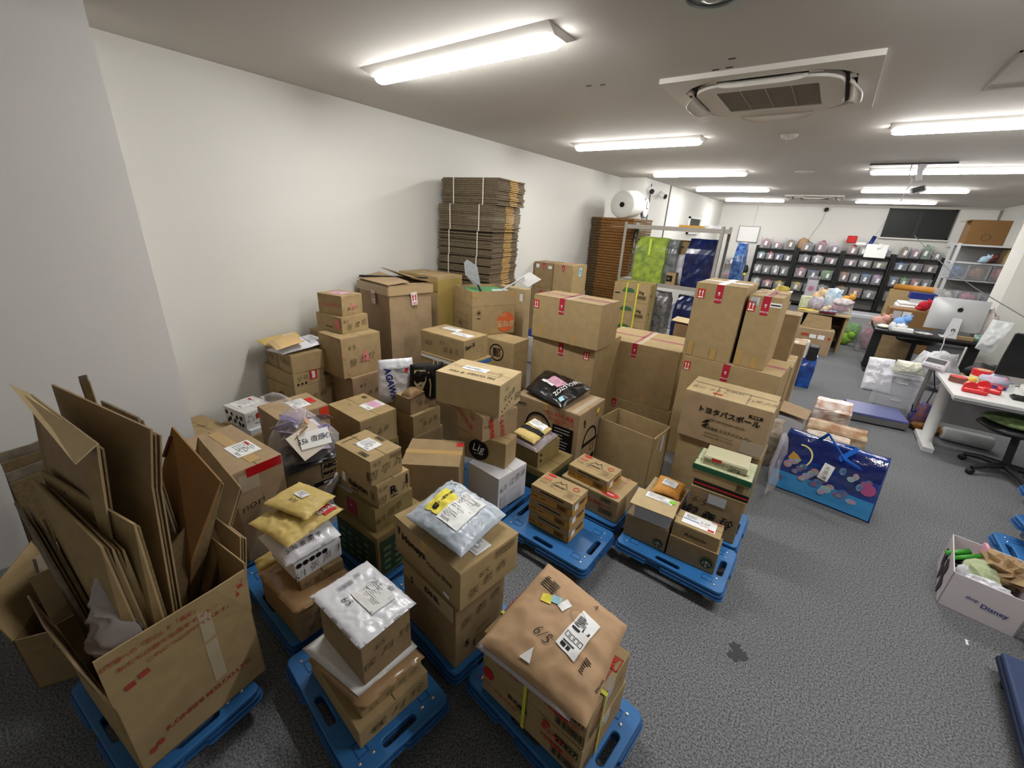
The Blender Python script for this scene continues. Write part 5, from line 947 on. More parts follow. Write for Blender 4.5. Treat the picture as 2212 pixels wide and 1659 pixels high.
d_text(SF, .50, .80, .024, 'お客様への「安心」と「満足」の提供を目指して、', 0, FR_, t, bold=.01, sx=.82); d_text(SF, .50, .62, .023, '私たちは様々な品をモットーを掲さ', 0, FR_, t, bold=.01); d_text(SF, .54, .46, .023, 'これにつ心がけています。', 0, FR_, t, bold=.01)
d_rects(SF, .17, .22, 8, [(-.035, -.012, -.008, .012), (.004, -.004, .034, .02)], FR_, t, 'red_marks'); d_rects(SF, .92, .6, 8, [(-.022, -.02, .0, .0), (.002, .012, .022, .032)], FR_, t, 'red_marks'); d_rects(SF, .65, .5, 0, [(-.02, -.11, .02, .11)], CTAPE, t, 'clear_tape', .0012)
d_patch(SL, .72, .5, .25, .12, 0, mat('red_print_block', '9d5a49', .7, .2, var=.25, scale=90), t, 'red_print')
prt(S, 'R', .56, .34, .030, 'K.ONISHI M.D.CO.LTD.', 2, FR_, .02, t); d_poly(S['R'], .13, .22, 0, [circ(-.012, -.006, .012, 18), circ(.012, .006, .012, 18)], FR_, t, 'red_dots'); d_patch(S['R'], .65, .7, .04, .2, 0, CTAPE, t, 'clear_tape')
def flat_carton(label, pts, th_=.008, m=K1, edge=True, group='flattened cartons in the big open carton', off=(0, -.02, 0), layers=2, name='flattened_carton', hole=None):
    P = [Vector(p) for p in pts]; c = sum(P, Vector())/len(P); t = thing(name, label, 'flattened box', c, 0, group)
    n = Vector((0, 0, 0))
    for i in range(len(P)): n += (P[i]-c).cross(P[(i+1) % len(P)]-c)
    n.normalize()
    if n.dot(Vector((0, 0, 2.05)) - c) < 0: n = -n
    MB().slab([p-c for p in P], th_).obj('front_panel', m, t)
    for k in range(1, layers):
        b = MB(); o = n*(-th_*1.6*k); b.slab([(p-c)*(.97 if k % 2 else .985)+o+Vector((0, 0, -.012*k)) for p in P], th_*.8).obj('back_panel', KE if k % 2 else m, t)
    return t, n, c
D_ = [  # corner points measured in the room
 ('tallest flattened carton with a folded top flap and a hand hole', [(-2.03, .085, 1.425), (-1.68, .162, 1.335), (-1.68, .12, 1.02), (-1.66, .06, .45), (-1.98, .03, .40), (-2.03, .045, 1.1)], K3, 2),
 ('thick corrugated flattened carton with its grey layered edge on top', [(-2.0, .015, 1.144), (-1.6, .085, 1.033), (-1.6, .095, .581), (-1.62, .05, .40), (-1.95, .0, .40)], K1, 5),
 ('flattened carton with a shiny taped end, behind the thick layered one', [(-2.0, .04, 1.162), (-1.78, .10, 1.13), (-1.58, .17, 1.075), (-1.585, .16, .60), (-1.6, .12, .40), (-1.95, .06, .40)], K1, 2),
 ('huge brown flattened carton standing highest at the back, with a pale edge', [(-2.1, .146, 1.423), (-1.65, .29, 1.348), (-1.65, .25, 1.145), (-1.6, .18, .495), (-1.6, .17, .40), (-2.0, .10, .40)], K2, 3),
 ('narrow flattened carton squeezed between the two tallest sheets', [(-2.08, .17, 1.40), (-1.83, .225, 1.36), (-1.80, .22, .9), (-1.82, .19, .45), (-2.0, .16, .45)], K3, 2),
 ('orange brown flattened carton tilted like a diamond, with dark print in its corner', [(-1.9, .397, 1.227), (-1.7, .456, 1.033), (-1.74, .31, .72), (-1.80, .27, .45), (-1.95, .25, .45), (-1.96, .33, 1.0)], mat('cardboard_orange', '8c6b46', .7, .2, var=.06, scale=8), 2),
 ('wide flattened carton leaning right at the back of the open carton', [(-1.9, .469, 1.154), (-1.75, .531, .94), (-1.75, .37, .60), (-1.76, .30, .42), (-1.88, .28, .42), (-1.92, .43, 1.0)], K2, 2),
 ('small dark flattened carton slanting in front of the leaning ones', [(-1.80, .40, .90), (-1.78, .27, .80), (-1.76, .22, .45), (-1.84, .30, .45)], KE, 2),
 ('small folded carton in the right corner of the open carton', [(-1.78, .43, .83), (-1.68, .47, .76), (-1.66, .43, .56), (-1.68, .40, .42), (-1.80, .36, .42)], K2, 3),
 ('flattened box edge sticking up behind the tallest sheets', [(-2.0, .24, 1.36), (-1.85, .30, 1.32), (-1.82, .30, .8), (-2.0, .26, .8)], KG, 2),
 ('torn dark flattened carton at the left front of the open carton', [(-2.09, -.045, 1.03), (-1.98, -.03, .95), (-1.80, -.005, .60), (-1.72, .0, .42), (-1.92, -.02, .42)], KG, 3),
 ('second torn dark strip of carton at the left front', [(-2.05, .0, .95), (-1.95, .0, .90), (-1.78, .02, .58), (-1.74, .02, .42), (-1.9, .0, .42)], KE, 3),
 ('upright cardboard piece folded square at the front corner of the open carton', [(-1.80, .035, .66), (-1.56, .02, .62), (-1.56, .01, .42), (-1.80, .02, .42)], K3, 2)]
for i, (lb, pts, m, ly) in enumerate(D_):
    t, n, c = flat_carton(lb, pts, .007, m, layers=ly)
    if i == 0:
        MB().slab([Vector(p)-c for p in ((-2.03, .085, 1.425), (-2.10, .052, 1.45), (-1.66, .10, 1.30), (-1.68, .162, 1.335))], .005).obj('top_flap', K4, t)
        MB().slab([Vector(p)-c for p in ((-1.68, .155, 1.30), (-1.74, .115, 1.22), (-1.72, .10, 1.0), (-1.67, .115, 1.0))], .004).obj('side_flap', K1, t)
        MB().lathe([(.001, 0), (.014, 0), (.014, .001)], 16, Matrix.Translation(Vector((-1.80, .062, 1.14))-c) @ Vector((0,-1,.15)).to_track_quat('Z', 'X').to_matrix().to_4x4()).obj('hand_hole', BLACK, t)
    if i == 5: MB().slab([Vector(p)-c for p in ((-1.905, .385, 1.19), (-1.895, .388, 1.19), (-1.925, .355, 1.10), (-1.935, .352, 1.10))], .014).obj('dark_print', mat('print_maroon', '5a2a26', .6), t)
t, P = pillow_thing('plastic_sheet', 'crumpled grey plastic wrapping lying in the big open carton', 'plastic', [(-1.78, .02, .58), (-1.56, .03, .55), (-1.55, .12, .60), (-1.72, .08, .92)], .045, mat('grey_wrap', 'a9a2a2', .35, .5), 95, .03, 12, 2, n=40)
# rolled cardboard, box at far left, leaning bundles
t = thing('rolled_cardboard', 'dark rolled strip of corrugated cardboard standing behind the open carton', 'cardboard', (-2.13, .22, .9)); 
for k in range(4): MB().slab([(-.03+.018*k, 0, -.3), (-.012+.018*k, .01, -.3), (-.02+.012*k, .02, .535-.02*abs(k-1.5)), (-.03+.012*k, .0, .53-.02*abs(k-1.5))], .006).obj('cardboard_strip', KE if k % 2 else KG, t)
MB().box(-.06, -.03, -.72, .06, .06, -.29).obj('lower_roll', KG, t)
t = thing('open_carton', 'low open carton at the left edge holding folded cardboard, with a faint printed mark', 'box', (-2.335+.2*math.cos(R(62))-.22*math.sin(R(62)), -.215+.2*math.sin(R(62))+.22*math.cos(R(62)), 0), R(62)); open_box(t, .20, .22, .30, K2, .006)
S = dict(R=Flat((-.20, -.222, 0), (1,0,0), (0,0,1), .40, .30)); d_poly(S['R'], .35, .72, 0, ring_quads(-.01, .0, .022, .025, 20) + ring_quads(.03, -.03, .024, .027, 20), mat('faint_mark', '5e5038', .7), t, 'round_marks')
MB().slab([(.2, -.22, .30), (.2, .22, .30), (.24, .22, .52), (.23, -.22, .52)], .005).obj('side_flap', K1, t); MB().slab([(-.2, .22, .30), (-.2, -.22, .30), (-.25, -.2, .50), (-.25, .2, .50)], .005).obj('side_flap', K1, t)
for k, (x, m_) in enumerate(((-.12, KG), (-.04, KE), (.04, KG), (.11, K3))): MB().slab([(x, -.18, .02), (x+.02, .19, .02), (x+.03, .19, .52-.03*k), (x+.02, -.1, .60-.05*k)], .012).obj('folded_card', m_, t)
for i in range(7):
    x = -3.02 + .055*i; tilt = -.10 + .02*i
    flat_carton(['grey brown flattened carton leaning on the grey pillar, first from the left', 'second flattened carton leaning on the grey pillar', 'third flattened carton leaning on the grey pillar', 'fourth flattened carton leaning on the grey pillar, slightly taller', 'fifth flattened carton leaning on the grey pillar', 'sixth flattened carton leaning on the grey pillar', 'seventh flattened carton, nearest the big open carton on the pillar side'][i],
                [(x, -.10+.01*i, .0), (x+.03, .10+.02*i, .0), (x-.02+tilt*.2, .115+.01*i, .92-.02*abs(i-3)), (x-.05+tilt*.2, -.05, .90-.03*abs(i-3))], .012, KG if i % 2 else KE, layers=2, group='flattened cartons leaning on the pillar')
# ============================================================ MIDDLE BACK: stacks by the wall, noodle strap stack, folded carton pile, rack
def redbox(label, A, th, w_, d_, h_, m=K1): 
    t, S = carton('cardboard_box', label, A, th, w_, d_, h_, m, tape=None, group='cartons stacked by the wall behind'); d_patch(S['T'], .5, .5, .07, w_, 0, MATS['fragile_clear'], t, 'fragile_tape', .0016); label_glass(S['L'], .5, .86, .045, .09, t); return t, S
t, S = redbox('upper left carton of the wall stack, with two white labels, before the pile', (-3.485, 5.88, 1.044), 92, .36, .36, .405, K2); d_patch(S['L'], .18, .85, .06, .06, 0, WHITE, t, 'white_label'); d_patch(S['L'], .82, .83, .07, .045, 0, WHITE, t, 'white_label')
t, S = redbox('upper right carton of that wall stack, with a pale blue tag on its side', (-3.115, 5.85, 1.044), 89, .44, .355, .405); d_patch(S['R'], .5, .74, .08, .13, -8, SKY, t, 'blue_tag'); d_text(S['R'], .5, .74, .04, '注意', 80, NB, t, bold=.01)
redbox('middle left carton of the wall stack', (-3.49, 5.86, .505), 92, .38, .37, .538, K2); redbox('middle right carton of the wall stack', (-3.10, 5.84, .505), 89, .45, .37, .538)
redbox('bottom left carton of the wall stack', (-3.49, 5.85, 0), 92, .38, .37, .504, K2); redbox('bottom right carton of the wall stack', (-3.10, 5.83, 0), 89, .45, .37, .504)
t = thing('floor_tray', 'white tray with a dark bundle on it, in the gap before the wall stack', 'tray', (-3.35, 5.35, 0)); MB().box(-.25, -.2, 0, .3, .25, .42).obj('white_tray', WHITE, t, bevel=.01); MB().blob((0, 0, .43), (.22, .17, .06), 3).obj('dark_bundle', NB, t, smooth=True)
t = thing('paper_swatter', 'white square plate on a stick poking out of the onion carton', 'sign', (-2.66, 3.33, 1.35))
MB().tube([(-.02, .02, -.03), (.12, .36, .15)], .009, 8).obj('white_stick', LGREY, t); MB().slab([(.05, .33, .12), (.15, .40, .045), (.25, .50, .13), (.14, .43, .20)], .010).obj('white_plate', WHITE, t)
for k, lb in enumerate(('bottom strapped noodle carton of the stack marked 36g', 'second strapped carton of the 36g stack from the floor', 'third strapped carton of the 36g stack', 'topmost strapped carton of the stack marked 36g')):
    t, S = carton('noodle_carton', lb, (-2.17, 6.72, .30*k), 93, .385, .60, .2995, K1, tape=None, group='strapped 36g cartons')
    d_poly(S['L'], .42, .62, 0, [[(-.10, -.03), (.10, -.03), (.09, .02), (.02, .035), (-.05, .03), (-.10, .0)]], GREEN, t, 'green_logo'); prt(S, 'L', .4, .7, .04, '2色むす', 0, GREEN, .03, t); d_rects(S['L'], .12, .42, 0, [(-.04, -.01, .04, .01)], BLACK, t)
    prt(S, 'L', .78, .55, .06, '36g', 0, BLACK, .02, t); bar(S, 'L', .8, .3, .15, .06, t); d_rects(S['L'], .6, .5, 0, [(-.001, -.14, .001, .14)], K2, t); d_poly(S['R'], .3, .4, 0, [circ(0, 0, .02, 14), circ(.08, .05, .02, 14)], BLACK, t, 'round_symbols')
for yy, lb in ((.20, 'yellow strap round the left part of the 36g stack'), (.38, 'yellow strap round the middle of the 36g stack')):
    s = MB(); A0 = Vector((-2.17, 6.72, 0)); a = R(93); u = Vector((math.cos(a), math.sin(a), 0)); v = Vector((-math.sin(a), math.cos(a), 0)); c = A0 + v*yy
    for (p0, z0), (p1, z1) in (((c-u*.008, .02), (c-u*.008, 1.205)), ((c-u*.008, 1.205), (c+u*.39, 1.205)), ((c+u*.393, 1.205), (c+u*.393, .02))): s.slab([p0+v*.012+Vector((0,0,z0)), p0-v*.012+Vector((0,0,z0)), p1-v*.012+Vector((0,0,z1)), p1+v*.012+Vector((0,0,z1))], .002)
    tag(s.obj('yellow_strap', YS), lb, 'strap')
s = MB(); c = A0 + u*.2 - v*.008
for (p0, z0), (p1, z1) in (((c, .02), (c, 1.21)), ((c, 1.21), (c+v*.61, 1.21)), ((c+v*.618, 1.21), (c+v*.618, .02))): s.slab([p0+u*.012+Vector((0,0,z0)), p0-u*.012+Vector((0,0,z0)), p1-u*.012+Vector((0,0,z1)), p1+u*.012+Vector((0,0,z1))], .002)
tag(s.obj('yellow_strap', YS), 'yellow strap running lengthwise over the 36g stack', 'strap')
# big pile of folded cartons with bubble wrap roll
t = thing('carton_pile', 'tall dark pile of folded cartons against the wall, carrying the bubble wrap roll', 'cardboard pile', (-3.42, 8.25, 0)); n = 44; b = MB(); g = MB(); rnd = random.Random(3)
for k in range(n):
    z = 2.2*k/n; dx, dy = rnd.uniform(-.012, .012), rnd.uniform(-.01, .01); b.box(-.42+dx, -.5+dy, z, .42+dx, .45, z+2.2/n*.85); g.box(-.22+dx, -.508+dy, z, .425+dx, -.48+dy, z+2.2/n*.8)
o = b.obj('folded_cartons', mat('pile_dark', '5f4d38', .85, .1, var=.2, scale=30), t); o['kind'] = 'stuff'; o = g.obj('carton_fronts', mat('pile_brown', '8a6238', .8, .1, var=.2, scale=30), t); o['kind'] = 'stuff'
t = thing('bubble_wrap_roll', 'fat white roll of bubble wrap lying on the tall pile of folded cartons', 'roll', (-3.27, 8.0, 2.2)); m = Matrix.Translation((.0, 0, .235)) @ Matrix.Rotation(R(-86), 4, 'X') @ Matrix.Rotation(R(0), 4, 'Z')
BW = mat('bubble_white', 'dfe0dc', .35, .5, bump=.6, bscale=45); MB().lathe([(.045, -.27), (.21, -.28), (.232, -.25), (.235, 0), (.232, .25), (.21, .28), (.045, .27)], 36, m).obj('wrap_body', BW, t, smooth=True); MB().lathe([(.044, -.283), (.04, .28)], 20, m).obj('hollow_core', BLACK, t)
# grey steel rack
t = thing('steel_rack', 'beige grey steel rack holding shiny shopping bags', 'rack', (-2.2, 7.62, 0)); X, Y = .80, .30
def angle(x, y, sx, sy, h_): b = MB(); b.box(min(x, x+sx*.05), min(y, y+sy*.004), 0, max(x, x+sx*.05), max(y, y+sy*.004), h_); b.box(min(x, x+sx*.004), min(y, y+sy*.05), 0, max(x, x+sx*.004), max(y, y+sy*.05), h_); return b
for x, y, sx, sy in ((-X, -Y, 1, 1), (X, -Y, -1, 1), (-X, Y, 1, -1), (X, Y, -1, -1)): angle(x, y, sx, sy, 2.13).obj('post', STEEL, t)
for z_ in (2.06, 1.15, .30): b = MB(); b.box(-X+.004, -Y+.004, z_, X-.004, Y-.004, z_+.012).box(-X+.004, -Y+.002, z_-.035, X-.004, -Y+.006, z_+.03).box(-X+.004, Y-.006, z_-.035, X-.004, Y-.002, z_+.03).box(-X+.002, -Y+.006, z_-.035, -X+.006, Y-.006, z_+.03).box(X-.006, -Y+.006, z_-.035, X-.002, Y-.006, z_+.03); b.obj('shelf', STEEL, t)
for x in (-X+.02, X-.02):
    for z_ in (2.05, 2.08, 1.14, 1.17): MB().lathe([(.01, 0), (.008, .006)], 8, Matrix.Translation((x, -Y-.001, z_)) @ Matrix.Rotation(R(90), 4, 'X')).obj('bolt', BOLT, t)
def gloss_bag(name, label, loc, w_, d_, h_, m, seed, patches=(), rz=0, cat='bag', handles=None, cr=.012, hm=None):
    t = thing(name, label, cat, loc, rz); b = MB(); X, Y = w_/2, d_/2; nz, ns = 10, 8; ring = []
    per = [(-X + 2*X*i/ns, -Y) for i in range(ns)] + [(X, -Y + 2*Y*i/4) for i in range(4)] + [(X - 2*X*i/ns, Y) for i in range(ns)] + [(-X, Y - 2*Y*i/4) for i in range(4)]; N = len(per)
    for k in range(nz+1):
        z_ = h_*k/nz
        for x, y in per:
            q = Vector((x*4, y*4, z_*4 + seed)); e = noise.noise(q); e2 = 1-2*abs(noise.noise(q*2.7)); bul = 1 + .05*math.sin(math.pi*k/nz) - (.12*max(0, k/nz-.85)/.15 if abs(y) >= Y-1e-6 else 0)
            yy = y*(1 - .55*max(0, (k/nz-.75)/.25)); b.v.append((x*bul + cr*e2*.7, yy*bul + cr*e2, z_ + (cr*e*1.5 if k == nz else 0)))
    for k in range(nz):
        for j in range(N): b.f.append((k*N+j, k*N+(j+1) % N, (k+1)*N+(j+1) % N, (k+1)*N+j))
    b.f.append(tuple(range(N))[::-1]); b.f.append(tuple(nz*N+j for j in range(N))); b.obj('bag_body', m, t, smooth=False)
    F_ = Flat((-X, -Y*1.06-cr*1.1, 0), (1,0,0), (0,.10,1), w_, h_); t_f = F_
    if handles:
        for yy in (-Y*.45, Y*.35):
            for x0 in (-X*.35,): MB().tube([(x0, yy, h_*.98), (x0+.01, yy-.01, h_+.07), (X*.3, yy-.02, h_+.09), (X*.35, yy, h_*.98)], .009, 6).obj('handle', hm or m, t, smooth=True)
    return t, F_
NAVY = mat('shiny_navy', '16265e', .18, .7, col2='0c1740', scale=7); BLUEB = mat('shiny_blue', '1d55a8', .18, .7, col2='16306f', scale=6); LIME = mat('shiny_lime', 'a9bf4a', .2, .6, col2='77904a', scale=9); SILV = mat('shiny_grey', '84898c', .2, .7, col2='4c5156', scale=8)
t, F_ = gloss_bag('shopping_bag', 'lime green glossy shopping bag on the steel rack', (-2.50, 7.52, 1.165), .50, .32, .74, LIME, 3); MB().box(-.02, -.185, .45, .02, -.175, .72).obj('lime_strap', mat('lime_strap', 'c6e05a', .4), t); MB().box(-.24, -.15, .0, -.235, .12, .6).obj('side_gusset', PINKP, t)
gloss_bag('shopping_bag', 'silver grey glossy shopping bag right of the lime one on the rack', (-2.17, 7.62, 1.165), .16, .30, .72, SILV, 5)
gloss_bag('shopping_bag', 'navy and blue glossy shopping bag on the right of the rack shelf', (-1.70, 7.55, 1.165), .42, .32, .76, NAVY, 7)
t, F_ = gloss_bag('shopping_bag', 'blue patterned glossy bag hanging just right of the steel rack', (-1.25, 8.3, .9), .14, .4, 1.0, mat('shiny_blue_pattern', '5f8fd0', .2, .6, col2='2a3f86', scale=14), 9); MB().box(-.07, -.2, -.9, .07, .2, 0).obj('support_box', K2, t)
t, S = carton('cardboard_box', 'small brown box with a rounded black label, between the bags on the rack shelf', (-2.02, 7.45, 1.165), 90, .3, .16, .2, K1, tape=None); d_rects(S['L'], .5, .5, 0, [(-.07, -.05, .03, .05)], BLACK, t); prt(S, 'L', .3, .5, .05, 'SS', 0, K1, .02, t)
t, S = carton('cardboard_box', 'box with a web shop name standing at the back of the rack shelf', (-1.95, 7.70, 1.165), 90, .18, .36, .72, K1, tape=None); prt(S, 'L', .5, .85, .06, 'amazon', 0, BLACK, .02, t)
t, P = upright_bag('plastic_bag', 'plain white plastic bag behind the brown boxes of the rack shelf', (-2.05, 7.66, 1.165), 0, .2, .5, .05, PWHITE, 88)
gloss_bag('shopping_bag', 'grey patterned glossy bag low in the steel rack', (-2.20, 7.50, .315), .28, .34, .72, mat('shiny_taupe', '8a8680', .25, .6, col2='55565c', scale=16), 11); gloss_bag('shopping_bag', 'dark blue glossy bag low in the steel rack', (-1.72, 7.52, .315), .40, .36, .70, NAVY, 13)
t = thing('plastic_tray', 'yellow tray lying on top of the steel rack', 'tray', (-1.95, 7.6, 2.073)); plate('tray_rim', rrect(0, 0, .36, .3, .04), [rrect(0, 0, .30, .24, .03)], .05, mat('tray_yellow', 'd8a23c', .4), t); MB().box(-.17, -.14, 0, .17, .14, .01).obj('tray_base', MATS['tray_yellow'], t)
t = thing('glass_dish', 'oval clear dish on the right of the rack top', 'dish', (-1.58, 7.6, 2.073)); MB().lathe([(.10, 0), (.17, .01), (.185, .07), (.175, .07), (.16, .02)], 26).obj('dish', FROST, t, smooth=True)
# blue bag group right behind the highest cartons
t, F_ = gloss_bag('shopping_bag', 'bright blue shiny bag holding white packets, on the carpet behind the high cartons', (.10, 7.25, 0), .24, .3, .46, BLUEB, 17); MB().box(-.13, -.08, .40, -.02, .08, .66).obj('white_packet', PWHITE, t, bevel=.01); MB().box(-.01, -.1, .38, .11, .1, .60).obj('black_bin', DARK, t, bevel=.01)

# ============================================================ FAR BLACK RACKS WITH CLEAR BINS
RK = mat('rack_black', '161616', .45, .4); RB = mat('rack_back', '8b8a88', .8, .1)
def tagcard(b_parent, x, y, z, m=WHITE): return MB().box(x-.032, y-.004, z-.062, x+.032, y, z+.062, Matrix.Translation((x, 0, z)) @ Matrix.Rotation(R(7), 4, 'Y') @ Matrix.Translation((-x, 0, -z))).obj('price_tag', m, b_parent)
BC = dict(pink=('c98fa0', '9a6a7c'), white=('dcd8d4', 'a9a4a4'), grey=('9b979b', '6e6b72'), blue=('4f86b8', '2d4a78'), red=('b83a3a', 'c8a0a0'), green=('79b85c', '4f7a4a'), yellow=('d2b94a', '9c8a4a'), brown=('a8865a', '7a6040'), navy=('2f3558', '555a7a'), orange=('c87a3e', 'a05a3a'), teal=('6fa0ac', '9ab0b8'), purple=('8f6a9a', 'b89ab8'))
def bin_(label, x, y, z, w_, h_, col, d_=.34, fill=.8, tg=True, name='storage_bin', grp=None, over=0):
    t = thing(name, label, 'bin', (x, y, z), 0, grp or 'clear bins on the black racks'); X, Y = w_/2, d_/2
    b = MB(); b.box(-X*.92, -Y, 0, X*.92, Y, .006); 
    for (x0, y0, x1, y1) in ((-X, -Y, X, -Y+.006), (-X, Y-.006, X, Y), (-X, -Y, -X+.006, Y), (X-.006, -Y, X, Y)): b.box(x0, y0, 0, x1, y1, h_)
    b.box(-X-.008, -Y-.008, h_-.012, X+.008, -Y+.004, h_); b.obj('bin_shell', FROST, t)
    c1, c2 = BC[col]; rnd = random.Random(int(x*31+z*17)); 
    MB().blob((0, 0, .02 + h_*fill*.5), (X*.86, Y*.8, h_*fill*.55 + over), x*3+z, .22, 3.5, 12, 8).obj('bin_contents', mat('contents_'+col, c1, .7, .2, col2=c2, scale=16), t, smooth=True)
    if tg: tagcard(t, rnd.uniform(-.3, .3)*X, -Y-.012, h_*.45)
    return t
SH = [.10, .46, .87, 1.32, 1.65]
posts = [-2.02, -.88, .27, 1.42, 2.47]
CN = ['pink', 'pink', 'brown', 'grey', 'purple', 'red', 'white', 'white', 'blue', 'brown', 'pink', 'green']
ROWN = ['bottom', 'lower', 'middle', 'upper', 'top']
BAYN = ['leftmost', 'second', 'third', 'rightmost']
cont = {  # bay -> rows from top to bottom, colours left to right
 0: [['pink', 'pink', 'brown'], ['teal', 'pink', 'blue', 'grey'], ['white', 'grey', 'white', 'grey'], ['white', 'red', 'yellow']],
 1: [['grey', 'pink', 'purple'], ['grey', 'white', 'pink'], ['pink', 'navy', 'green'], ['yellow', 'navy', 'grey']],
 2: [['red', 'white', 'white', 'grey'], ['pink', 'white', 'yellow'], ['orange', 'grey', 'blue', 'purple'], ['brown', 'orange', 'grey']],
 3: [['brown', 'pink', 'green', 'grey'], ['blue', 'grey', 'brown'], ['blue', 'green', 'red', 'grey'], ['brown', 'grey', 'white']]}
OR = ['first', 'second', 'third', 'fourth']
for b_ in range(4):
    x0, x1 = posts[b_]+.03, posts[b_+1]-.03; W_ = x1-x0
    t = thing('storage_rack', '%s black storage rack on the far wall, filled with clear bins' % BAYN[b_], 'rack', ((x0+x1)/2, 16.25, 0), 0, 'black storage racks'); X = W_/2
    for sx in (-1, 1):
        for sy in (-1, 1): MB().box(sx*X-.025, sy*.2-.02, 0, sx*X+.025, sy*.2+.02, 1.72).obj('post', RK, t)
    for z_ in SH: MB().box(-X, -.2, z_-.03, X, .2, z_).obj('shelf', RK, t)
    MB().box(-X, .20, .1, X, .206, 1.64).obj('back_panel', RB, t)
    for r in range(4):
        cs = cont[b_][r]; z_ = SH[4-r]+.002; n = len(cs); ww = (W_-.08)/n
        hmax = (.42 if r == 0 else SH[5-r]-SH[4-r]-.06) * (1 if r == 0 else .78)
        for i, c in enumerate(cs):
            rnd = random.Random(b_*100+r*10+i); hh = (rnd.uniform(.20, .34) if r == 0 else min(.26, hmax*rnd.uniform(.75, 1)))
            bin_('clear bin of %s items, %s from left on the %s shelf, %s rack' % (c, OR[i], ROWN[4-r], BAYN[b_]), x0+.04+ww*(i+.5), 16.22, z_, ww*.86, hh, c, over=(rnd.uniform(.03, .07) if rnd.random() < .6 else 0))
# small open rack left of them
t = thing('side_rack', 'low grey rack with dark tools left of the black racks', 'rack', (-2.55, 16.2, 0))
for x in (-.3, .3):
    for y in (-.18, .18): MB().box(x-.015, y-.015, 0, x+.015, y+.015, 1.2).obj('post', METAL, t)
for z_ in (.2, .6, 1.05): MB().box(-.3, -.18, z_-.01, .3, .18, z_).obj('shelf', METAL, t)
bin_('clear bin with grey tools on top of the low grey rack', -2.62, 16.2, 1.055, .42, .22, 'grey', grp='bins on the low side rack'); bin_('clear bin with red pens on the middle of the low grey rack', -2.62, 16.2, .605, .42, .2, 'red', grp='bins on the low side rack')
t = thing('hanging_tool', 'black and yellow tool hanging beside the low grey rack', 'tool', (-2.17, 16.1, .8)); MB().blob((0, 0, .12), (.08, .06, .16), 3).obj('tool_body', DARK, t, smooth=True); MB().tube([(0, 0, .26), (.02, .02, .5), (-.02, .05, .8)], .006, 5).obj('cable', LGREY, t); MB().box(-.03, -.07, -.04, .05, -.05, .03).obj('yellow_part', YEL, t); MB().tube([(0, 0, -.75), (0, 0, .0)], .015, 6).obj('stand_pole', DARK, t)
t = thing('paper_bag', 'brown paper sack on the top shelf of the second black rack', 'bag', (-.78, 16.2, 1.652)); MB().blob((0, 0, .17), (.15, .1, .19), 5, .15).obj('bag_body', KRAFT, t, smooth=True); MB().box(-.02, -.03, .30, .03, .0, .37).obj('bag_neck', KRAFT, t)
def plush(label, loc, s, c, seed=0, name='plush_toy', parts=3):
    t = thing(name, label, 'plush toy', loc); M_ = mat('plush_'+c, c, .9, .1, bump=.4, bscale=60)
    MB().blob((0, 0, s*.45), (s*.5, s*.4, s*.45), seed, .15).obj('body', M_, t, smooth=True); MB().blob((s*.35, -s*.1, s*.8), (s*.3, s*.28, s*.28), seed+1, .08).obj('head', M_, t, smooth=True)
    for k in (-1, 1): MB().blob((s*(.35+.2*k), -s*.1, s*1.08), (s*.1, s*.06, s*.13), seed+k, .05, 3, 8, 6).obj('ear', M_, t, smooth=True)
    for k in (-1, 1): MB().blob((-s*.35, s*.3*k, s*.2), (s*.25, s*.12, s*.12), seed+k+4, .1, 3, 8, 6).obj('paw', M_, t, smooth=True)
    return t
t = thing('toy_train', 'red and white toy vehicle heaped on the third rack top shelf', 'toy', (.38, 16.15, 1.95)); MB().box(-.13, -.1, 0, .1, .1, .2).obj('red_block', RED, t, bevel=.02); MB().box(.1, -.1, -.05, .35, .1, .04).obj('white_block', WHITE, t, bevel=.02); MB().tube([(.4, 0, -.06), (.45, 0, .08), (.48, 0, .22)], .05, 8).obj('spotted_arm', NB, t, smooth=True)
t = thing('white_board_box', 'flat white square board leaning on the third rack top shelf', 'board', (.98, 15.96, 1.60)); MB().box(-.24, -.012, 0, .24, .012, .36, Matrix.Rotation(R(-8), 4, 'X')).obj('board', WHITE, t); tagcard(t, .05, -.03, .32)

# ============================================================ RIGHT SHELVES
t = thing('steel_shelf', 'grey steel shelving at the right wall holding clear drawers and bags', 'shelf', (2.62, 12.6, 0))
for x in (-.62, .55):
    for y in (-.3, .3): MB().box(x-.025, y-.02, 0, x+.025, y+.02, 2.1).obj('post', LGREY, t)
for z_ in (.35, .9, 1.42, 1.75, 2.08): MB().box(-.6, -.3, z_-.03, .55, .3, z_).obj('shelf', LGREY, t)
MB().box(-.6, .29, .35, .55, .30, 2.05).obj('back_panel', RB, t)
t, S = carton('brown_carton', 'big dark brown carton with a round logo on top of the right shelving', (2.05, 12.35, 2.085), 2, .55, .45, .45, mat('cardboard_brown', '7a5c3a', .75, .1), tape=None); d_poly(Flat((-.275, -.228, 0), (1,0,0), (0,0,1), .55, .45), .5, .3, 0, ring_quads(0, 0, .06, .068, 26), mat('faint_logo', '4a3826'), t, 'round_logo'); MB().slab([(-.275, -.2, .45), (-.275, .2, .45), (-.40, .15, .40), (-.40, -.15, .40)], .006).obj('open_flap', K1, t)
t, S = carton('cardboard_box', 'tan open carton on the far right of the shelving, cut by the frame', (2.72, 12.4, 1.752), 0, .42, .4, .27, K1, tape=None)
plush('brown and red plush heap beside the open carton on the right shelving', (2.55, 12.5, 1.752), .16, '6f3f3a', 2)
plush('small light blue plush toys on the right shelving', (2.42, 12.25, 1.755), .14, 'a9c0d6', 5)
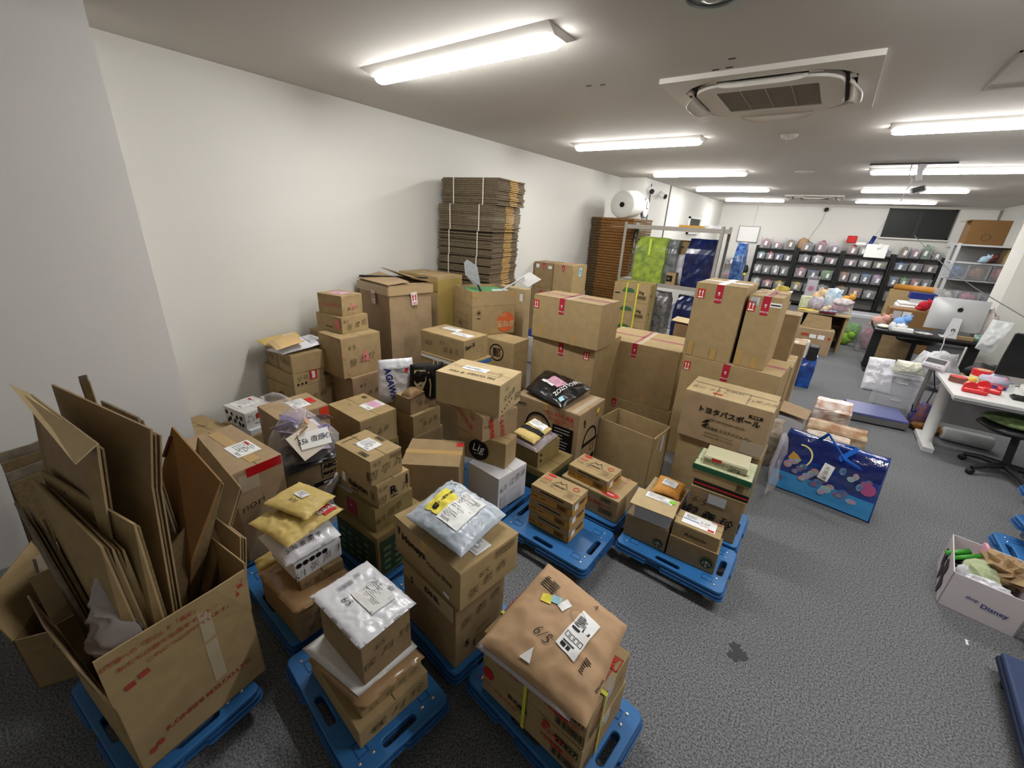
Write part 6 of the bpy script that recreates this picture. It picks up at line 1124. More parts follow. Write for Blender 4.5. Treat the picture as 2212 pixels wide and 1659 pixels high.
RG = [('clear drawer of pale cloths at the bottom of the right shelving', 2.25, .36, 'white'), ('clear drawer of blue goods at the bottom of the right shelving', 2.6, .36, 'navy'), ('stack of blue and white papers in a drawer of the right shelving', 2.12, 1.43, 'blue'), ('kraft boxes and pink slips on the middle right shelving', 2.42, 1.43, 'brown'), ('dark red fabric pile on the right shelving', 2.75, 1.43, 'red'), ('white shoes in a clear drawer of the right shelving', 2.12, .91, 'white'), ('pink patterned cloth in a clear drawer of the right shelving', 2.45, .91, 'pink'), ('grey plastic in a clear drawer of the right shelving', 2.78, .91, 'grey')]
for lb, x, z_, c in RG: bin_(lb, x, 12.45, z_, .30, .28, c, .4, tg=False, name='storage_bin', grp='drawers of the right shelving')
def drape(label, pts, m, seed, th=.03): return pillow_thing('plastic_bag', label, 'bag', pts, th, m, seed, .03, 6, 2.5, n=24)
drape('large crinkled clear bag hanging at the upper right of the shelving', [(2.66, 12.0, 1.35), (3.1, 12.0, 1.35), (3.12, 12.15, 1.82), (2.72, 12.15, 1.84)], FROST2, 7, .08)
drape('second crinkled clear bag below, at the right of the shelving', [(2.6, 11.9, .85), (3.0, 11.9, .85), (3.05, 12.0, 1.25), (2.68, 12.0, 1.27)], FROST2, 8, .08)
# cabinet, printer, boxes between racks and desk
t = thing('printer', 'white office printer with a dark blue box of files on top, behind the computer', 'printer', (1.66, 11.95, 0)); MB().box(-.32, -.28, .0, .32, .3, .42).obj('printer_stand', LGREY, t, bevel=.01); MB().box(-.30, -.26, .42, .30, .26, .86).obj('printer_body', WHITE, t, bevel=.03); MB().box(-.26, -.27, .70, .26, -.255, .74).obj('paper_slot', DARK, t); MB().box(-.28, -.25, .86, .28, .2, .90).obj('scanner_lid', WHITE, t, bevel=.01); MB().box(-.1, -.2, .90, .3, .1, .98).obj('document_tray', LGREY, t)
t, S = carton('file_box', 'navy box with white labels lying on the printer', (1.52, 11.82, .985), 0, .4, .28, .12, NB, tape=None)
t = thing('yellow_tube', 'yellow mailing tube and roll behind the printer', 'tube', (1.62, 12.75, 0)); MB().tube([(-.3, 0, 1.12), (.35, 0, 1.12)], .06, 12).obj('mailing_tube', OKRAFT, t, smooth=True); MB().box(-.35, -.06, 0, .35, .06, 1.06).obj('support_box', K1, t); 
t, S = carton('brown_carton', 'orange brown carton with two white papers, behind the computer screen', (1.22, 11.2, 0), 0, .75, .45, .82, mat('cardboard_orange', '9c7142', .7), tape=None); F_ = Flat((-.375, -.228, 0), (1,0,0), (0,0,1), .75, .82); d_patch(F_, .18, .86, .13, .15, 0, LGREY, t, 'white_paper'); d_patch(F_, .37, .86, .13, .15, 0, WHITE, t, 'white_paper')
plush('red and green plush lying on the orange brown carton', (1.72, 11.38, .822), .20, 'b82f3a', 9)
t = thing('clear_tote', 'large clear lidded tote with green and grey contents, left of the black desk', 'bin', (.86, 11.5, 0)); open_b = MB(); open_b.box(-.28, -.3, 0, .28, .3, .006).box(-.28, -.3, 0, .28, -.294, .55).box(-.28, .294, 0, .28, .3, .55).box(-.28, -.3, 0, -.274, .3, .55).box(.274, -.3, 0, .28, .3, .55); open_b.obj('tote_shell', FROST, t); MB().box(-.3, -.32, .55, .3, .32, .60).obj('lid', FROST, t); MB().blob((-.08, -.1, .2), (.17, .15, .18), 4).obj('green_contents', mat('contents_green', '79b85c', .7), t, smooth=True); MB().blob((.1, 0, .16), (.14, .2, .14), 5).obj('grey_contents', mat('contents_grey', '9b979b', .7), t, smooth=True)
plush('green striped ball toy beside the clear totes', (.66, 10.95, 0), .26, '8cb848', 12)
t = bin_('clear open tub of pink plush toys at the left end of the black desk', 1.10, 10.75, 0, .50, .48, 'pink', .42, .9, True, 'clear_tub', 'clear tubs by the black desk'); 
plush('pink plush toys heaped over the rim of the clear tub', (1.08, 10.7, .48), .24, 'd9a69c', 14)
# ============================================================ FAR TABLE HEAP
t = thing('packing_table', 'cardboard topped packing table covered with small goods, before the black racks', 'table', (.17, 10.45, 0)); MB().box(-.42, -.6, .69, .42, .7, .72).obj('tabletop', K4, t); [MB().box(x, -.55, 0, x+.04, .65, .69).obj('side_panel', K1, t) for x in (-.40, .36)]; MB().box(-.38, .6, 0, .38, .64, .69).obj('back_panel', K2, t)
t, S = carton('cardboard_box', 'large open-fronted carton with white slips leaning under the packing table', (-.14, 9.45, 0), 2, .56, .32, .46, K3, tape=None); F_ = Flat((-.28, -.163, 0), (1,0,0), (0,0,1), .56, .46); d_patch(F_, .45, .72, .10, .07, 0, WHITE, t, 'white_slip'); d_patch(F_, .68, .72, .10, .08, 0, WHITE, t, 'white_slip'); d_patch(F_, .22, .76, .12, .05, 0, mat('slip_red', 'a8472f'), t, 'red_slip'); d_patch(F_, .9, .7, .04, .04, 0, RED, t, 'red_dot'); MB().slab([(-.25, 0, .46), (.22, 0, .46), (.18, .1, .68), (-.2, .1, .70)], .008).obj('raised_flap', K2, t)
TB = .722
t = bin_('clear tub of white and pink packets on the packing table', .40, 10.2, TB, .36, .16, 'pink', .34, .9, False, 'clear_tub', 'tubs on the packing table')
def heap(name, label, cat, loc, r, c, seed, c2=None, amp=.3, group=None):
    t = thing(name, label, cat, loc, 0, group); MB().blob((0, 0, r[2]*.8), r, seed, amp, 3, 16, 10).obj('soft_body', mat('heap_'+c, c, .5, .4, col2=c2 or c, scale=18), t, smooth=True); return t
heap('soft_goods', 'purple grey soft bag with white handles on the packing table', 'goods', (.02, 10.25, TB), (.13, .12, .13), '9d94a6', 1, 'c9c2cc'); heap('soft_goods', 'white crinkled packets heaped in the tub on the packing table', 'goods', (.42, 10.15, TB+.15), (.16, .12, .07), 'e6e3e3', 3, 'c8b0b8'); heap('soft_goods', 'light blue striped packet behind the tub on the packing table', 'goods', (.25, 10.6, TB), (.14, .1, .22), '8fb8d8', 4, 'e3e6ea')
plush('cream plush rabbit standing in the middle of the packing table', (-.02, 10.85, TB+.02), .30, 'e6c7a0', 21); plush('orange white plush cat with raised tail on the packing table', (.48, 10.7, TB+.1), .20, 'd9a04a', 22); plush('cream spotted plush shoe toy lying at the front of the packing table', (.18, 9.98, TB), .13, 'd9c7b0', 23)
t = thing('poster_tube', 'tall pale printed packet with a pink flower standing on the packing table', 'packet', (-.16, 10.8, TB)); MB().box(-.1, -.04, 0, .1, .04, .58).obj('packet_body', FROST, t, bevel=.01); MB().box(-.085, -.02, .02, .085, .02, .5).obj('packet_card', mat('packet_card', 'c9c6d0', .5), t); MB().lathe([(.05, 0), (.03, .003)], 18, Matrix.Translation((0, -.045, .34)) @ Matrix.Rotation(R(90), 4, 'X')).obj('pink_flower', mat('packet_pink', 'b87a9a'), t)
t = thing('green_packet', 'green and white patterned box on the packing table', 'packet', (-.18, 10.35, TB)); MB().box(-.09, -.07, 0, .09, .07, .22).obj('packet_body', mat('packet_green', 'b9c98a', .5, col2='e0e3d6', scale=24), t, bevel=.006)
t = thing('yellow_envelopes', 'fan of yellow envelopes at the front left of the packing table', 'envelope', (-.12, 9.98, TB))
for k in range(4): MB().box(-.13, -.06, .004*k, .13, .06, .004*k+.003, Matrix.Rotation(R(-20+14*k), 4, 'Z')).obj('envelope', mat('envelope_yellow%d' % (k % 2), 'e3c83e' if k % 2 else 'ead98c', .6), t)
t = thing('card_tray', 'dark red tray of coloured cards at the front of the packing table', 'tray', (.22, 9.88, TB)); MB().box(-.13, -.07, 0, .13, .03, .03).obj('tray', mat('tray_maroon', '5e1f2c', .4), t, bevel=.004)
for k, c in enumerate(('3f8f8f', 'd9dde8', 'c43f72', '8fc0d8')): MB().box(-.1+.04*k, -.05, .035+.006*k, .02+.04*k, .03, .04+.006*k, Matrix.Rotation(R(-10+9*k), 4, 'Z')).obj('card', mat('card_'+c, c, .4), t)
t = thing('tote_box', 'navy tote box with white rim on a small brown carton, left of the packing table', 'box', (-.62, 10.3, .78)); b = MB(); b.box(-.17, -.15, 0, .17, .15, .2).obj('tote_body', mat('tote_navy', '1c2f86', .4), t, bevel=.008); MB().box(-.18, -.16, .2, .18, .16, .215).obj('tote_rim', WHITE, t); MB().blob((0, 0, .24), (.13, .11, .07), 3).obj('yellow_filling', mat('contents_yellow', 'd2b94a', .7, col2='9c8a4a', scale=16), t, smooth=True)
carton('cardboard_box', 'upright tan carton carrying the navy tote box', (-.84, 10.12, 0), 0, .42, .36, .779, K1, tape=None)
# ============================================================ BLACK DESK WITH COMPUTER
t = thing('black_desk', 'black desk with sloped legs carrying the silver computer', 'desk', (1.55, 9.2, 0)); MB().box(-.68, -.34, .69, .68, .36, .72).obj('tabletop', DARK, t, bevel=.004)
for x in (-.58, .58): MB().box(x-.06, -.05, .03, x+.06, .05, .69).obj('leg', DARK, t, bevel=.006); MB().box(x-.05, -.34, 0, x+.05, .32, .03).obj('foot', DARK, t, bevel=.006)
MB().box(-.55, -.02, .60, .55, .02, .68).obj('crossbar', DARK, t); MB().box(-.685, -.36, .7, -.678, .36, .76).obj('edge_board', DARK, t)
t = thing('desktop_computer', 'large silver all-in-one computer seen from behind, with a black fruit logo', 'computer', (1.77, 9.12, .722)); m = Matrix.Translation((0, -.0, .34)) @ Matrix.Rotation(R(-7), 4, 'X')
SIL = mat('silver_alu', 'b9bbbd', .32, .5, metal=.25); Pn = MB(); n = 14
for i in range(n+1):
    for j in range(n+1):
        x = -1+2*i/n; z_ = -1+2*j/n; dpt = -.045*(1-x*x)*(1-z_*z_)**.8; Pn.v.append(tuple(m @ Vector((x*.315, dpt-.004, z_*.24))))
for i in range(n):
    for j in range(n): k = i*(n+1)+j; Pn.f.append((k, k+n+1, k+n+2, k+1))
Pn.obj('back_shell', SIL, t, smooth=True); MB().box(-.315, -.004, -.24, .315, .004, .24, m).obj('screen', DARK, t)
S_ = [(-.075, -.075, .0), (.075, -.075, .0), (.06, -.06, .30), (-.045, -.06, .30)]; MB().slab([(p[0]*1.0+.01, p[1]-.02, p[2]) for p in S_], .008).obj('stand', mat('stand_white', 'd6d7da', .35, .5), t); MB().box(-.09, -.13, 0, .11, .08, .008).obj('stand_base', mat('stand_white', 'd6d7da', .35), t)
F_ = Flat(m @ Vector((-.315, -.052, -.24)), (1,0,0), m.to_3x3() @ Vector((0,0,1)), .63, .48); d_poly(F_, .52, .66, 0, [[(0.0+.034*math.cos(a)*(1-.12*(math.cos(a) > .6)), .032*math.sin(a)) for a in [2*math.pi*i/24 for i in range(24)]], [(.0, .036), (.014, .058), (.017, .056), (.005, .034)]], BLACK, t, 'fruit_logo')
MB().tube([(.02, -.10, .12), (.02, -.13, .08), (-.05, -.2, .02), (-.07, -.3, .0), (-.07, -.36, -.05), (-.07, -.36, -.35), (-.02, -.30, -.60)], .007, 6).obj('power_cable', LGREY, t, smooth=True); MB().lathe([(.026, 0), (.026, .004)], 18, Matrix.Translation((.02, -.093, .12)) @ Matrix.Rotation(R(90), 4, 'X')).obj('cable_hole', METAL, t)
DT = .722
t = thing('tissue_box', 'white tissue box with a tissue pulled up, on the black desk', 'tissue box', (1.22, 8.98, DT)); MB().box(-.13, -.06, 0, .13, .06, .055).obj('box_body', WHITE, t, bevel=.004); MB().blob((-.02, 0, .07), (.07, .03, .05), 2, .4).obj('tissue', WHITE, t, smooth=True)
plush('light blue plush toy with dark spots behind the tissue box', (1.20, 9.28, DT), .20, '7fa8de', 31)
heap('soft_goods', 'pale yellow and white packets at the left end of the black desk', 'goods', (1.0, 9.1, DT), (.09, .08, .03), 'e6e3c0', 5, 'dcdcdc'); heap('soft_goods', 'small white carrier packet beside the tissue box', 'goods', (1.09, 8.97, DT), (.045, .04, .07), 'e0e0e2', 6)
heap('soft_goods', 'loose white papers and cables in front of the computer', 'goods', (1.48, 8.98, DT), (.11, .06, .02), 'd9d6d8', 7, '9a989c')
t = thing('spotted_mug', 'pale green spotted cup at the right end of the black desk', 'cup', (2.08, 9.02, DT)); MB().lathe([(.04, 0), (.05, .1), (.045, .1), (.036, .01)], 20).obj('cup_body', mat('cup_green', 'b5d0c0', .4, col2='3f6a58', scale=30), t, smooth=True)
t = thing('brown_block', 'small brown cardboard tray beside the computer stand', 'tray', (1.96, 9.02, DT)); MB().box(-.10, -.05, 0, .08, .05, .05).obj('tray_body', K2, t, bevel=.003)
drape('milky plastic bag of packets hanging over the right end of the black desk', [(2.05, 8.83, .66), (2.24, 8.83, .60), (2.36, 8.95, 1.06), (2.12, 8.95, 1.08)], FROST2, 14, .07)
heap('soft_goods', 'white plush dog and packets stacked at the right end of the black desk', 'goods', (2.12, 9.25, DT), (.12, .1, .26), 'dedad6', 8, 'c8b8b0')
t = thing('stool', 'black round stool tucked under the black desk', 'stool', (1.55, 9.75, 0)); MB().lathe([(.05, .46), (.26, .47), (.28, .51), (.25, .55), (.1, .56)], 26).obj('seat', DARK, t, smooth=True); MB().tube([(0, 0, .1), (0, 0, .46)], .035, 10).obj('column', DARK, t)
for k in range(5): a = R(72*k); MB().tube([(0, 0, .1), (.26*math.cos(a), .26*math.sin(a), .03)], [.03, .02], 8).obj('leg', DARK, t)
carton('cardboard_box', 'brown carton standing under the black desk behind the stool', (1.12, 10.05, 0), 0, .5, .3, .5, K2, tape=None)
heap('plastic_heap', 'heap of clear and white plastic under the black desk', 'plastic', (1.75, 8.6, 0), (.35, .2, .16), 'c6c6ca', 9, '8e8e92', .4); heap('plastic_heap', 'dark crumpled plastic sheet on the floor under the left of the black desk', 'plastic', (1.13, 8.55, 0), (.18, .15, .10), '5e6062', 10, 'a9abad', .4)
heap('coat', 'black coat bundled behind the white desk', 'coat', (2.0, 7.75, .45), (.20, .15, .11), '1d1d20', 11)
t = thing('support_crate', 'brown crate under the black coat', 'crate', (2.0, 7.75, 0)); MB().box(-.25, -.18, 0, .25, .18, .448).obj('crate_body', K2, t, bevel=.004)
t, P = upright_bag('carrier_bag', 'white cloth bag with navy trim slumped before the black desk', (1.02, 7.75, 0), R(5), .34, .46, .06, PWHITE, 71, .2, .02); MB().tube([(-.1, .15, .40), (-.02, .1, .30), (.06, .12, .42), (.1, .15, .36)], .014, 6).obj('navy_trim', NB, t, smooth=True)
t, P = upright_bag('carrier_bag', 'cream plastic bag rising from the clear drawer box', (1.15, 6.95, .52), R(0), .30, .16, .08, mat('cream_bag', 'dcdccb', .35, .5), 72, 0, .02)
heap('plastic_heap', 'ball of clear bubble plastic behind the scale display', 'plastic', (1.42, 7.3, .42), (.22, .18, .2), 'cdced2', 12, 'a2a3a8', .3)
t = thing('drawer_unit', 'clear plastic drawer unit behind the platform scale', 'drawer unit', (1.12, 6.95, 0)); MB().box(-.20, -.17, 0, .20, .2, .5).obj('drawer_case', FROST, t); 
for z_ in (.03, .26): MB().box(-.18, -.18, z_, .18, -.172, z_+.2).obj('drawer_front', FROST, t); MB().box(-.05, -.19, z_+.16, .05, -.18, z_+.175).obj('drawer_handle', LGREY, t)
# ============================================================ SCALE, BLUE BAG, SMALL BAGS
t = thing('platform_scale', 'floor scale with a blue platform and a tilted display on a pole', 'scale', (.93, 6.42, 0), R(8)); MB().box(-.27, -.22, .09, .27, .24, .12).obj('platform_top', mat('scale_blue', '5c6296', .35, .4), t, bevel=.004); MB().box(-.272, -.222, .02, .272, .242, .09).obj('platform_frame', METAL, t)
for x in (-.24, .24):
    for y in (-.19, .21): MB().lathe([(.02, 0), (.02, .02)], 10, Matrix.Translation((x, y, 0))).obj('foot', DARK, t)
MB().tube([(.33, .02, .05), (.33, .02, .74)], .022, 10).obj('pole', METAL, t); MB().box(.26, -.04, .0, .38, .08, .05).obj('pole_bracket', DARK, t)
m = Matrix.Translation((.33, -.02, .80)) @ Matrix.Rotation(R(-35), 4, 'Z') @ Matrix.Rotation(R(-45), 4, 'X'); MB().box(-.10, -.02, -.065, .10, .05, .065, m).obj('display_head', mat('display_white', 'd6d0d6', .45), t, bevel=.012); MB().box(-.085, -.026, -.012, .085, -.019, .045, m).obj('display_screen', mat('display_grey', '5d5b60', .3), t)
for k in range(4): MB().box(-.075+.04*k, -.028, -.052, -.05+.04*k, -.019, -.03, m).obj('button', LGREY, t)
MB().tube([(.35, .0, .72), (.42, -.02, .5), (.40, -.01, .25), (.30, -.05, .2), (.28, -.06, .3)], .006, 6).obj('cable', DARK, t, smooth=True)
# blue tote
t = thing('blue_tote_bag', 'large glossy blue tote bag with a moon print and paper tag on the carpet', 'bag', (.44, 4.04, 0), R(-7))
b = MB(); X, D0_, D1_, Hh = .36, .15, .10, .47; nx, nz = 22, 16
TBM = mat('tote_print_blue', '123a94', .12, .9, col2='0f2560', scale=6, bump=1.0, bscale=22)
def totept(s_, x, v): 
    zz_ = Hh*v; yy = s_*(D0_*(1-v)**.6 + .03) ; q = noise.noise(Vector((x*6, s_*3, v*5))); return Vector((x*(1.0-.05*v), yy + .018*q + .05*v, zz_ + .012*noise.noise(Vector((x*5, 2, s_))) * (v > .95)))
for s_ in (-1, 1):
    k0 = len(b.v)
    for i in range(nx+1):
        for j in range(nz+1): b.v.append(tuple(totept(s_, -X+2*X*i/nx, j/nz)))
    for i in range(nx):
        for j in range(nz): k = k0+i*(nz+1)+j; q = (k, k+nz+1, k+nz+2, k+1); b.f.append(q if s_ < 0 else q[::-1])
k1 = (nx+1)*(nz+1)
for i in range(nx): b.f.append((i*(nz+1), k1+i*(nz+1), k1+(i+1)*(nz+1), (i+1)*(nz+1)))
for j in range(nz): b.f.append((j, j+1, k1+j+1, k1+j)); e = nx*(nz+1); b.f.append((e+j+1, e+j, k1+e+j, k1+e+j+1))
for i in range(nx): b.f.append((i*(nz+1)+nz, (i+1)*(nz+1)+nz, k1+(i+1)*(nz+1)+nz, k1+i*(nz+1)+nz))
b.obj('bag_body', TBM, t, smooth=True)
class Tote:
    W = 2*X; H = Hh; k = 10
    def at(s, x, y, off=0): p = totept(-1, -X+x, y/Hh); return p + Vector((0, -.003-off*2, .001))
TT = Tote(); LBT = mat('tote_light_blue', '2a86c4', .16, .8, bump=.6, bscale=18)
d_patch(TT, .5, .17, .70, .14, 0, LBT, t, 'sea_print', .0008); d_patch(TT, .5, .80, .70, .16, 0, mat('tote_navy_print', '0d1f63', .10, .9, bump=1.6, bscale=26), t, 'night_print', .0008)
def arc(cx, cy, r, a0, a1, w0, w1, n=18): return [[(cx+r*math.cos(R(a0+(a1-a0)*i/n)), cy+r*math.sin(R(a0+(a1-a0)*i/n))), (cx+(r+w0)*math.cos(R(a0+(a1-a0)*i/n)), cy+(r+w0)*math.sin(R(a0+(a1-a0)*i/n))), (cx+(r+w0)*math.cos(R(a0+(a1-a0)*(i+1)/n)), cy+(r+w0)*math.sin(R(a0+(a1-a0)*(i+1)/n))), (cx+r*math.cos(R(a0+(a1-a0)*(i+1)/n)), cy+r*math.sin(R(a0+(a1-a0)*(i+1)/n)))] for i in range(n)]
d_poly(TT, .20, .66, 0, arc(0, 0, .085, -80, 100, .012, 0), mat('moon_yellow', 'd9d48a', .3), t, 'moon_print', .003); d_poly(TT, .17, .62, 0, [[(-.05, -.02), (-.03, .04), (.01, .02), (.05, -.01), (.03, -.05), (-.02, -.05)]], mat('tote_gold', 'b98f3f', .4), t, 'gold_patch', .003)
rnd = random.Random(5); TC = ['5f86a8', 'b8889a', '4f6a9a', '9ab0a8', '8a5a78', '88a0c0']
for k in range(26):
    cx, cy = .10+.82*((k*.37) % 1), .20+.46*((k*.61) % 1); d_poly(TT, cx, cy, 0, [circ(0, 0, rnd.uniform(.02, .038), 14, rnd.uniform(.018, .03))], mat('tote_'+TC[k % 6], TC[k % 6], .25, .6), t, 'round_print', .002+.0002*k); d_poly(TT, cx+.01, cy+.01, 0, [circ(0, 0, .011, 10), [(-.02, -.012), (.012, -.02), (.018, .004), (-.006, .012)]], mat('tote_'+TC[(k+2) % 6], TC[(k+2) % 6], .25, .6), t, 'round_print', .0026+.0002*k)
d_poly(TT, .90, .50, 0, [circ(0, 0, .05, 18, .045)], mat('tote_pink', 'a04a7c', .25, .6), t, 'pink_print', .006); d_patch(TT, .5, .55, .075, .13, -8, WHITE, t, 'paper_tag', .008); d_text(TT, .5, .56, .035, '犬兎満', -95, PEN, t, 'handwriting', -.01, True, .014)
HB = mat('handle_blue', '1f6fd8', .4, .4)
MB().slab([(-.13, .02, .47), (-.10, .02, .47), (-.06, -.05, .56), (-.08, -.05, .57)], .005).slab([(-.07, -.05, .57), (-.06, -.05, .54), (.08, -.14, .43), (.06, -.14, .46)], .005).slab([(.05, -.14, .46), (.08, -.15, .43), (.2, -.17, .40), (.18, -.17, .42)], .005).obj('carry_handle', HB, t); MB().slab([(.02, .0, .48), (.05, .0, .48), (.14, -.09, .52), (.12, -.09, .54)], .005).slab([(.12, -.09, .54), (.14, -.09, .51), (.06, -.14, .40), (.04, -.14, .43)], .005).obj('carry_handle', HB, t)
gloss_bag('shopping_bag', 'cream printed paper bags behind the blue tote', (.42, 4.70, 0), .34, .26, .28, mat('cream_print_bag', 'cbbfae', .4, .3, col2='a98f7a', scale=14), 41)
gloss_bag('shopping_bag', 'beige patterned cloth bag between the blue tote and the cartons', (.0, 4.38, 0), .10, .26, .42, mat('beige_cloth', 'b9ad9c', .6, .2, col2='8f8272', scale=18), 43)
gloss_bag('shopping_bag', 'clear wrapped bag of brown and white goods beside the scale', (.48, 5.95, 0), .34, .34, .26, mat('wrapped_goods', 'd8cfc8', .25, .6, col2='a9775a', scale=9), 45)
gloss_bag('shopping_bag', 'long cream bag with brown patches in front of the wrapped goods', (.52, 5.3, 0), .50, .22, .20, mat('cream_brown_bag', 'd3c0a2', .5, .3, col2='a0714a', scale=7), 47)
t = thing('side_carton', 'open carton of white packets whose flap juts out right of the katakana carton', 'box', (.08, 4.80, 0)); MB().box(-.13, -.10, 0, .13, .16, .36).obj('carton_body', KW, t, bevel=.004); MB().slab([(-.16, -.10, .42), (.14, -.16, .40), (.17, .10, .42), (-.14, .15, .45)], .006).obj('open_flap', K3, t); MB().box(-.12, .02, .36, .1, .14, .41).obj('packed_items', PWHITE, t)
t = thing('clear_bag', 'clear plastic film hanging down the right side of the high cartons', 'plastic', (.06, 3.7, 0)); P = Pillow([(.0, -.12, .05), (.03, .1, .02), (.01, .12, .55), (-.02, -.1, .6)], .03, 77, .02, 9, 3, (0, 0, 0)); P.build('film', CLEAR, t, 16)
# ============================================================ WHITE DESK, CHAIR, GOODS
WD = mat('white_desk', 'd8d8d8', .4, .4)
t = thing('white_desk', 'white office desk with curved leg and grey panel at the right edge', 'desk', (1.95, 5.95, 0)); MB().box(-.66, -.44, .685, .85, .5, .72).obj('tabletop', WD, t, bevel=.004); MB().box(-.64, -.40, .655, .8, -.3, .685).obj('edge_rail', LGREY, t)
MB().tube([(-.60, .02, .02), (-.60, .06, .25), (-.60, .10, .685)], [.05, .055, .06], 12).obj('leg', WD, t, smooth=True); MB().slab([(-.65, .1, .03), (-.55, .1, .03), (-.555, -.20, .022), (-.645, -.20, .022)], .05).obj('foot', WD, t); MB().box(-.655, .02, .02, -.545, .32, .06).obj('foot_rear', WD, t)
MB().box(-.56, .26, .22, .8, .275, .66).obj('modesty_panel', mat('panel_grey', 'a3a3a5', .5), t); MB().box(.7, -.3, 0, .76, .4, .685).obj('far_leg', WD, t)
ZT = .722
t = thing('monitor', 'large black monitor on the white desk, cut by the right edge', 'monitor', (2.0, 6.25, ZT)); MB().box(-.34, -.02, .12, .36, .02, .56, Matrix.Rotation(R(6), 4, 'X')).obj('screen', mat('screen_black', '0e0e10', .3, .5), t, bevel=.006); MB().box(-.03, .0, 0, .03, .04, .2).obj('stand', DARK, t); MB().box(-.12, -.08, 0, .12, .1, .012).obj('base', DARK, t)
t = thing('keyboard', 'black keyboard at the front of the white desk', 'keyboard', (1.95, 5.80, ZT), R(-4)); MB().box(-.22, -.07, 0, .22, .07, .018).obj('keyboard_body', DARK, t, bevel=.004)
for r in range(4): kk = MB(); [kk.box(-.21+.03*i, -.06+.031*r, .018, -.185+.03*i, -.036+.031*r, .028) for i in range(14)]; o = kk.obj('key_row', mat('key_dark', '26262a', .5), t); o['kind'] = 'stuff'
def tape_roll(label, x, y, z, r, h_, c, inner=None, rz=0, flat=True):
    t = thing('tape_roll', label, 'tape', (x, y, z), rz); MM = mat('tape_'+c, c, .3, .5); MB().lathe([(r*.62, 0), (r, 0), (r, h_), (r*.62, h_), (r*.6, h_*.5)], 30).obj('tape_body', MM, t, smooth=False); MB().lathe([(r*.56, 0), (r*.62, 0), (r*.62, h_*1.02), (r*.56, h_*1.02)], 24).obj('paper_core', K4, t)
    if inner: MB().lathe([(r*.66, h_), (r*.98, h_), (r*.98, h_*1.03), (r*.66, h_*1.03)], 28).obj('coloured_side', mat('tape_'+inner, inner, .3), t)
    return t
tape_roll('red tape roll stacked highest at the back left of the white desk', 1.62, 6.36, ZT+.052, .085, .06, 'd0242a'); tape_roll('cream tape roll under the red roll on the white desk', 1.62, 6.36, ZT, .085, .05, 'e3d8a0')
tape_roll('brown tape roll with a red side near the desk edge', 1.40, 6.08, ZT, .07, .055, '7a4d3e', 'd0242a'); tape_roll('white tape roll stack by the keyboard', 1.86, 6.05, ZT, .07, .05, 'dfe3e0'); tape_roll('small white tape roll on top of the white stack', 1.88, 6.06, ZT+.05, .055, .04, 'e6e8e6'); tape_roll('navy and red tape roll behind the red dispenser', 1.70, 6.10, ZT, .06, .035, '3a2a6e', 'a03048')
def dispenser(label, x, y, rz):
    t = thing('tape_dispenser', label, 'dispenser', (x, y, ZT), rz); RD = mat('dispenser_red', 'd22b2e', .3, .5); MB().box(-.09, -.035, 0, .09, .035, .045).obj('base', RD, t, bevel=.012); MB().tube([(-.04, -.025, .055), (-.04, .025, .055)], .05, 16).obj('wheel_guard', RD, t); MB().box(.05, -.03, .045, .085, .03, .075).obj('cutter', RD, t, bevel=.004)
dispenser('front bright red tape dispenser on the white desk', 1.46, 5.72, R(-5)); dispenser('second red tape dispenser just behind the front one', 1.58, 5.86, R(-15))
heap('soft_goods', 'light blue and pink plastic packets behind the tape rolls', 'goods', (1.70, 6.25, ZT), (.11, .08, .06), 'a9c8d8', 15, 'd8a8c0'); heap('soft_goods', 'small yellow packet between the tape rolls', 'goods', (1.53, 6.22, ZT), (.04, .03, .02), 'e0b83a', 16); heap('soft_goods', 'pale green rolls beside the monitor on the white desk', 'goods', (2.08, 6.0, ZT), (.06, .05, .04), 'b8d8b0', 17)
t = thing('office_chair', 'office chair with a green cushion and black base at the white desk', 'chair', (1.86, 5.62, 0), R(15)); MB().blob((0, .1, .46), (.27, .26, .055), 2, .06).obj('seat', DARK, t, smooth=True); MB().blob((.0, .1, .53), (.26, .24, .035), 5, .12).obj('green_cushion', mat('cushion_green', '6f8457', .85, .1, col2='4b5a3c', scale=18), t, smooth=True)
MB().tube([(0, .0, .1), (0, .05, .42)], .03, 10).obj('gas_column', DARK, t)
for k in range(5):
    a = R(72*k+200); MB().tube([(0, 0, .11), (.18*math.cos(a), .18*math.sin(a), .10), (.30*math.cos(a), .30*math.sin(a), .07)], [.032, .026, .02], 8).obj('base_arm', DARK, t); MB().lathe([(.01, -.02), (.03, -.018), (.03, .018), (.01, .02)], 16, Matrix.Translation((.30*math.cos(a), .30*math.sin(a), .03)) @ Matrix.Rotation(a, 4, 'Z') @ Matrix.Rotation(R(90), 4, 'X')).obj('caster', DARK, t, smooth=True)
MB().slab([(.30, -.42, .50), (.52, -.16, .50), (.54, -.18, .95), (.32, -.44, .95)], .03).tube([(.1, -.05, .42), (.36, -.26, .44), (.42, -.30, .6)], .02, 6).obj('backrest', DARK, t)
t = thing('bubble_roll', 'grey roll of wrapping foam lying under the white desk', 'roll', (1.72, 6.30, .075)); MB().lathe([(.032, -.2), (.07, -.2), (.075, -.18), (.075, .18), (.07, .2), (.032, .2)], 24, Matrix.Rotation(R(90), 4, 'Y')).obj('foam', mat('foam_grey', 'b6b8bb', .6, .2), t, smooth=True); MB().lathe([(.03, -.203), (.03, .2)], 16, Matrix.Rotation(R(90), 4, 'Y')).obj('paper_core', K2, t)
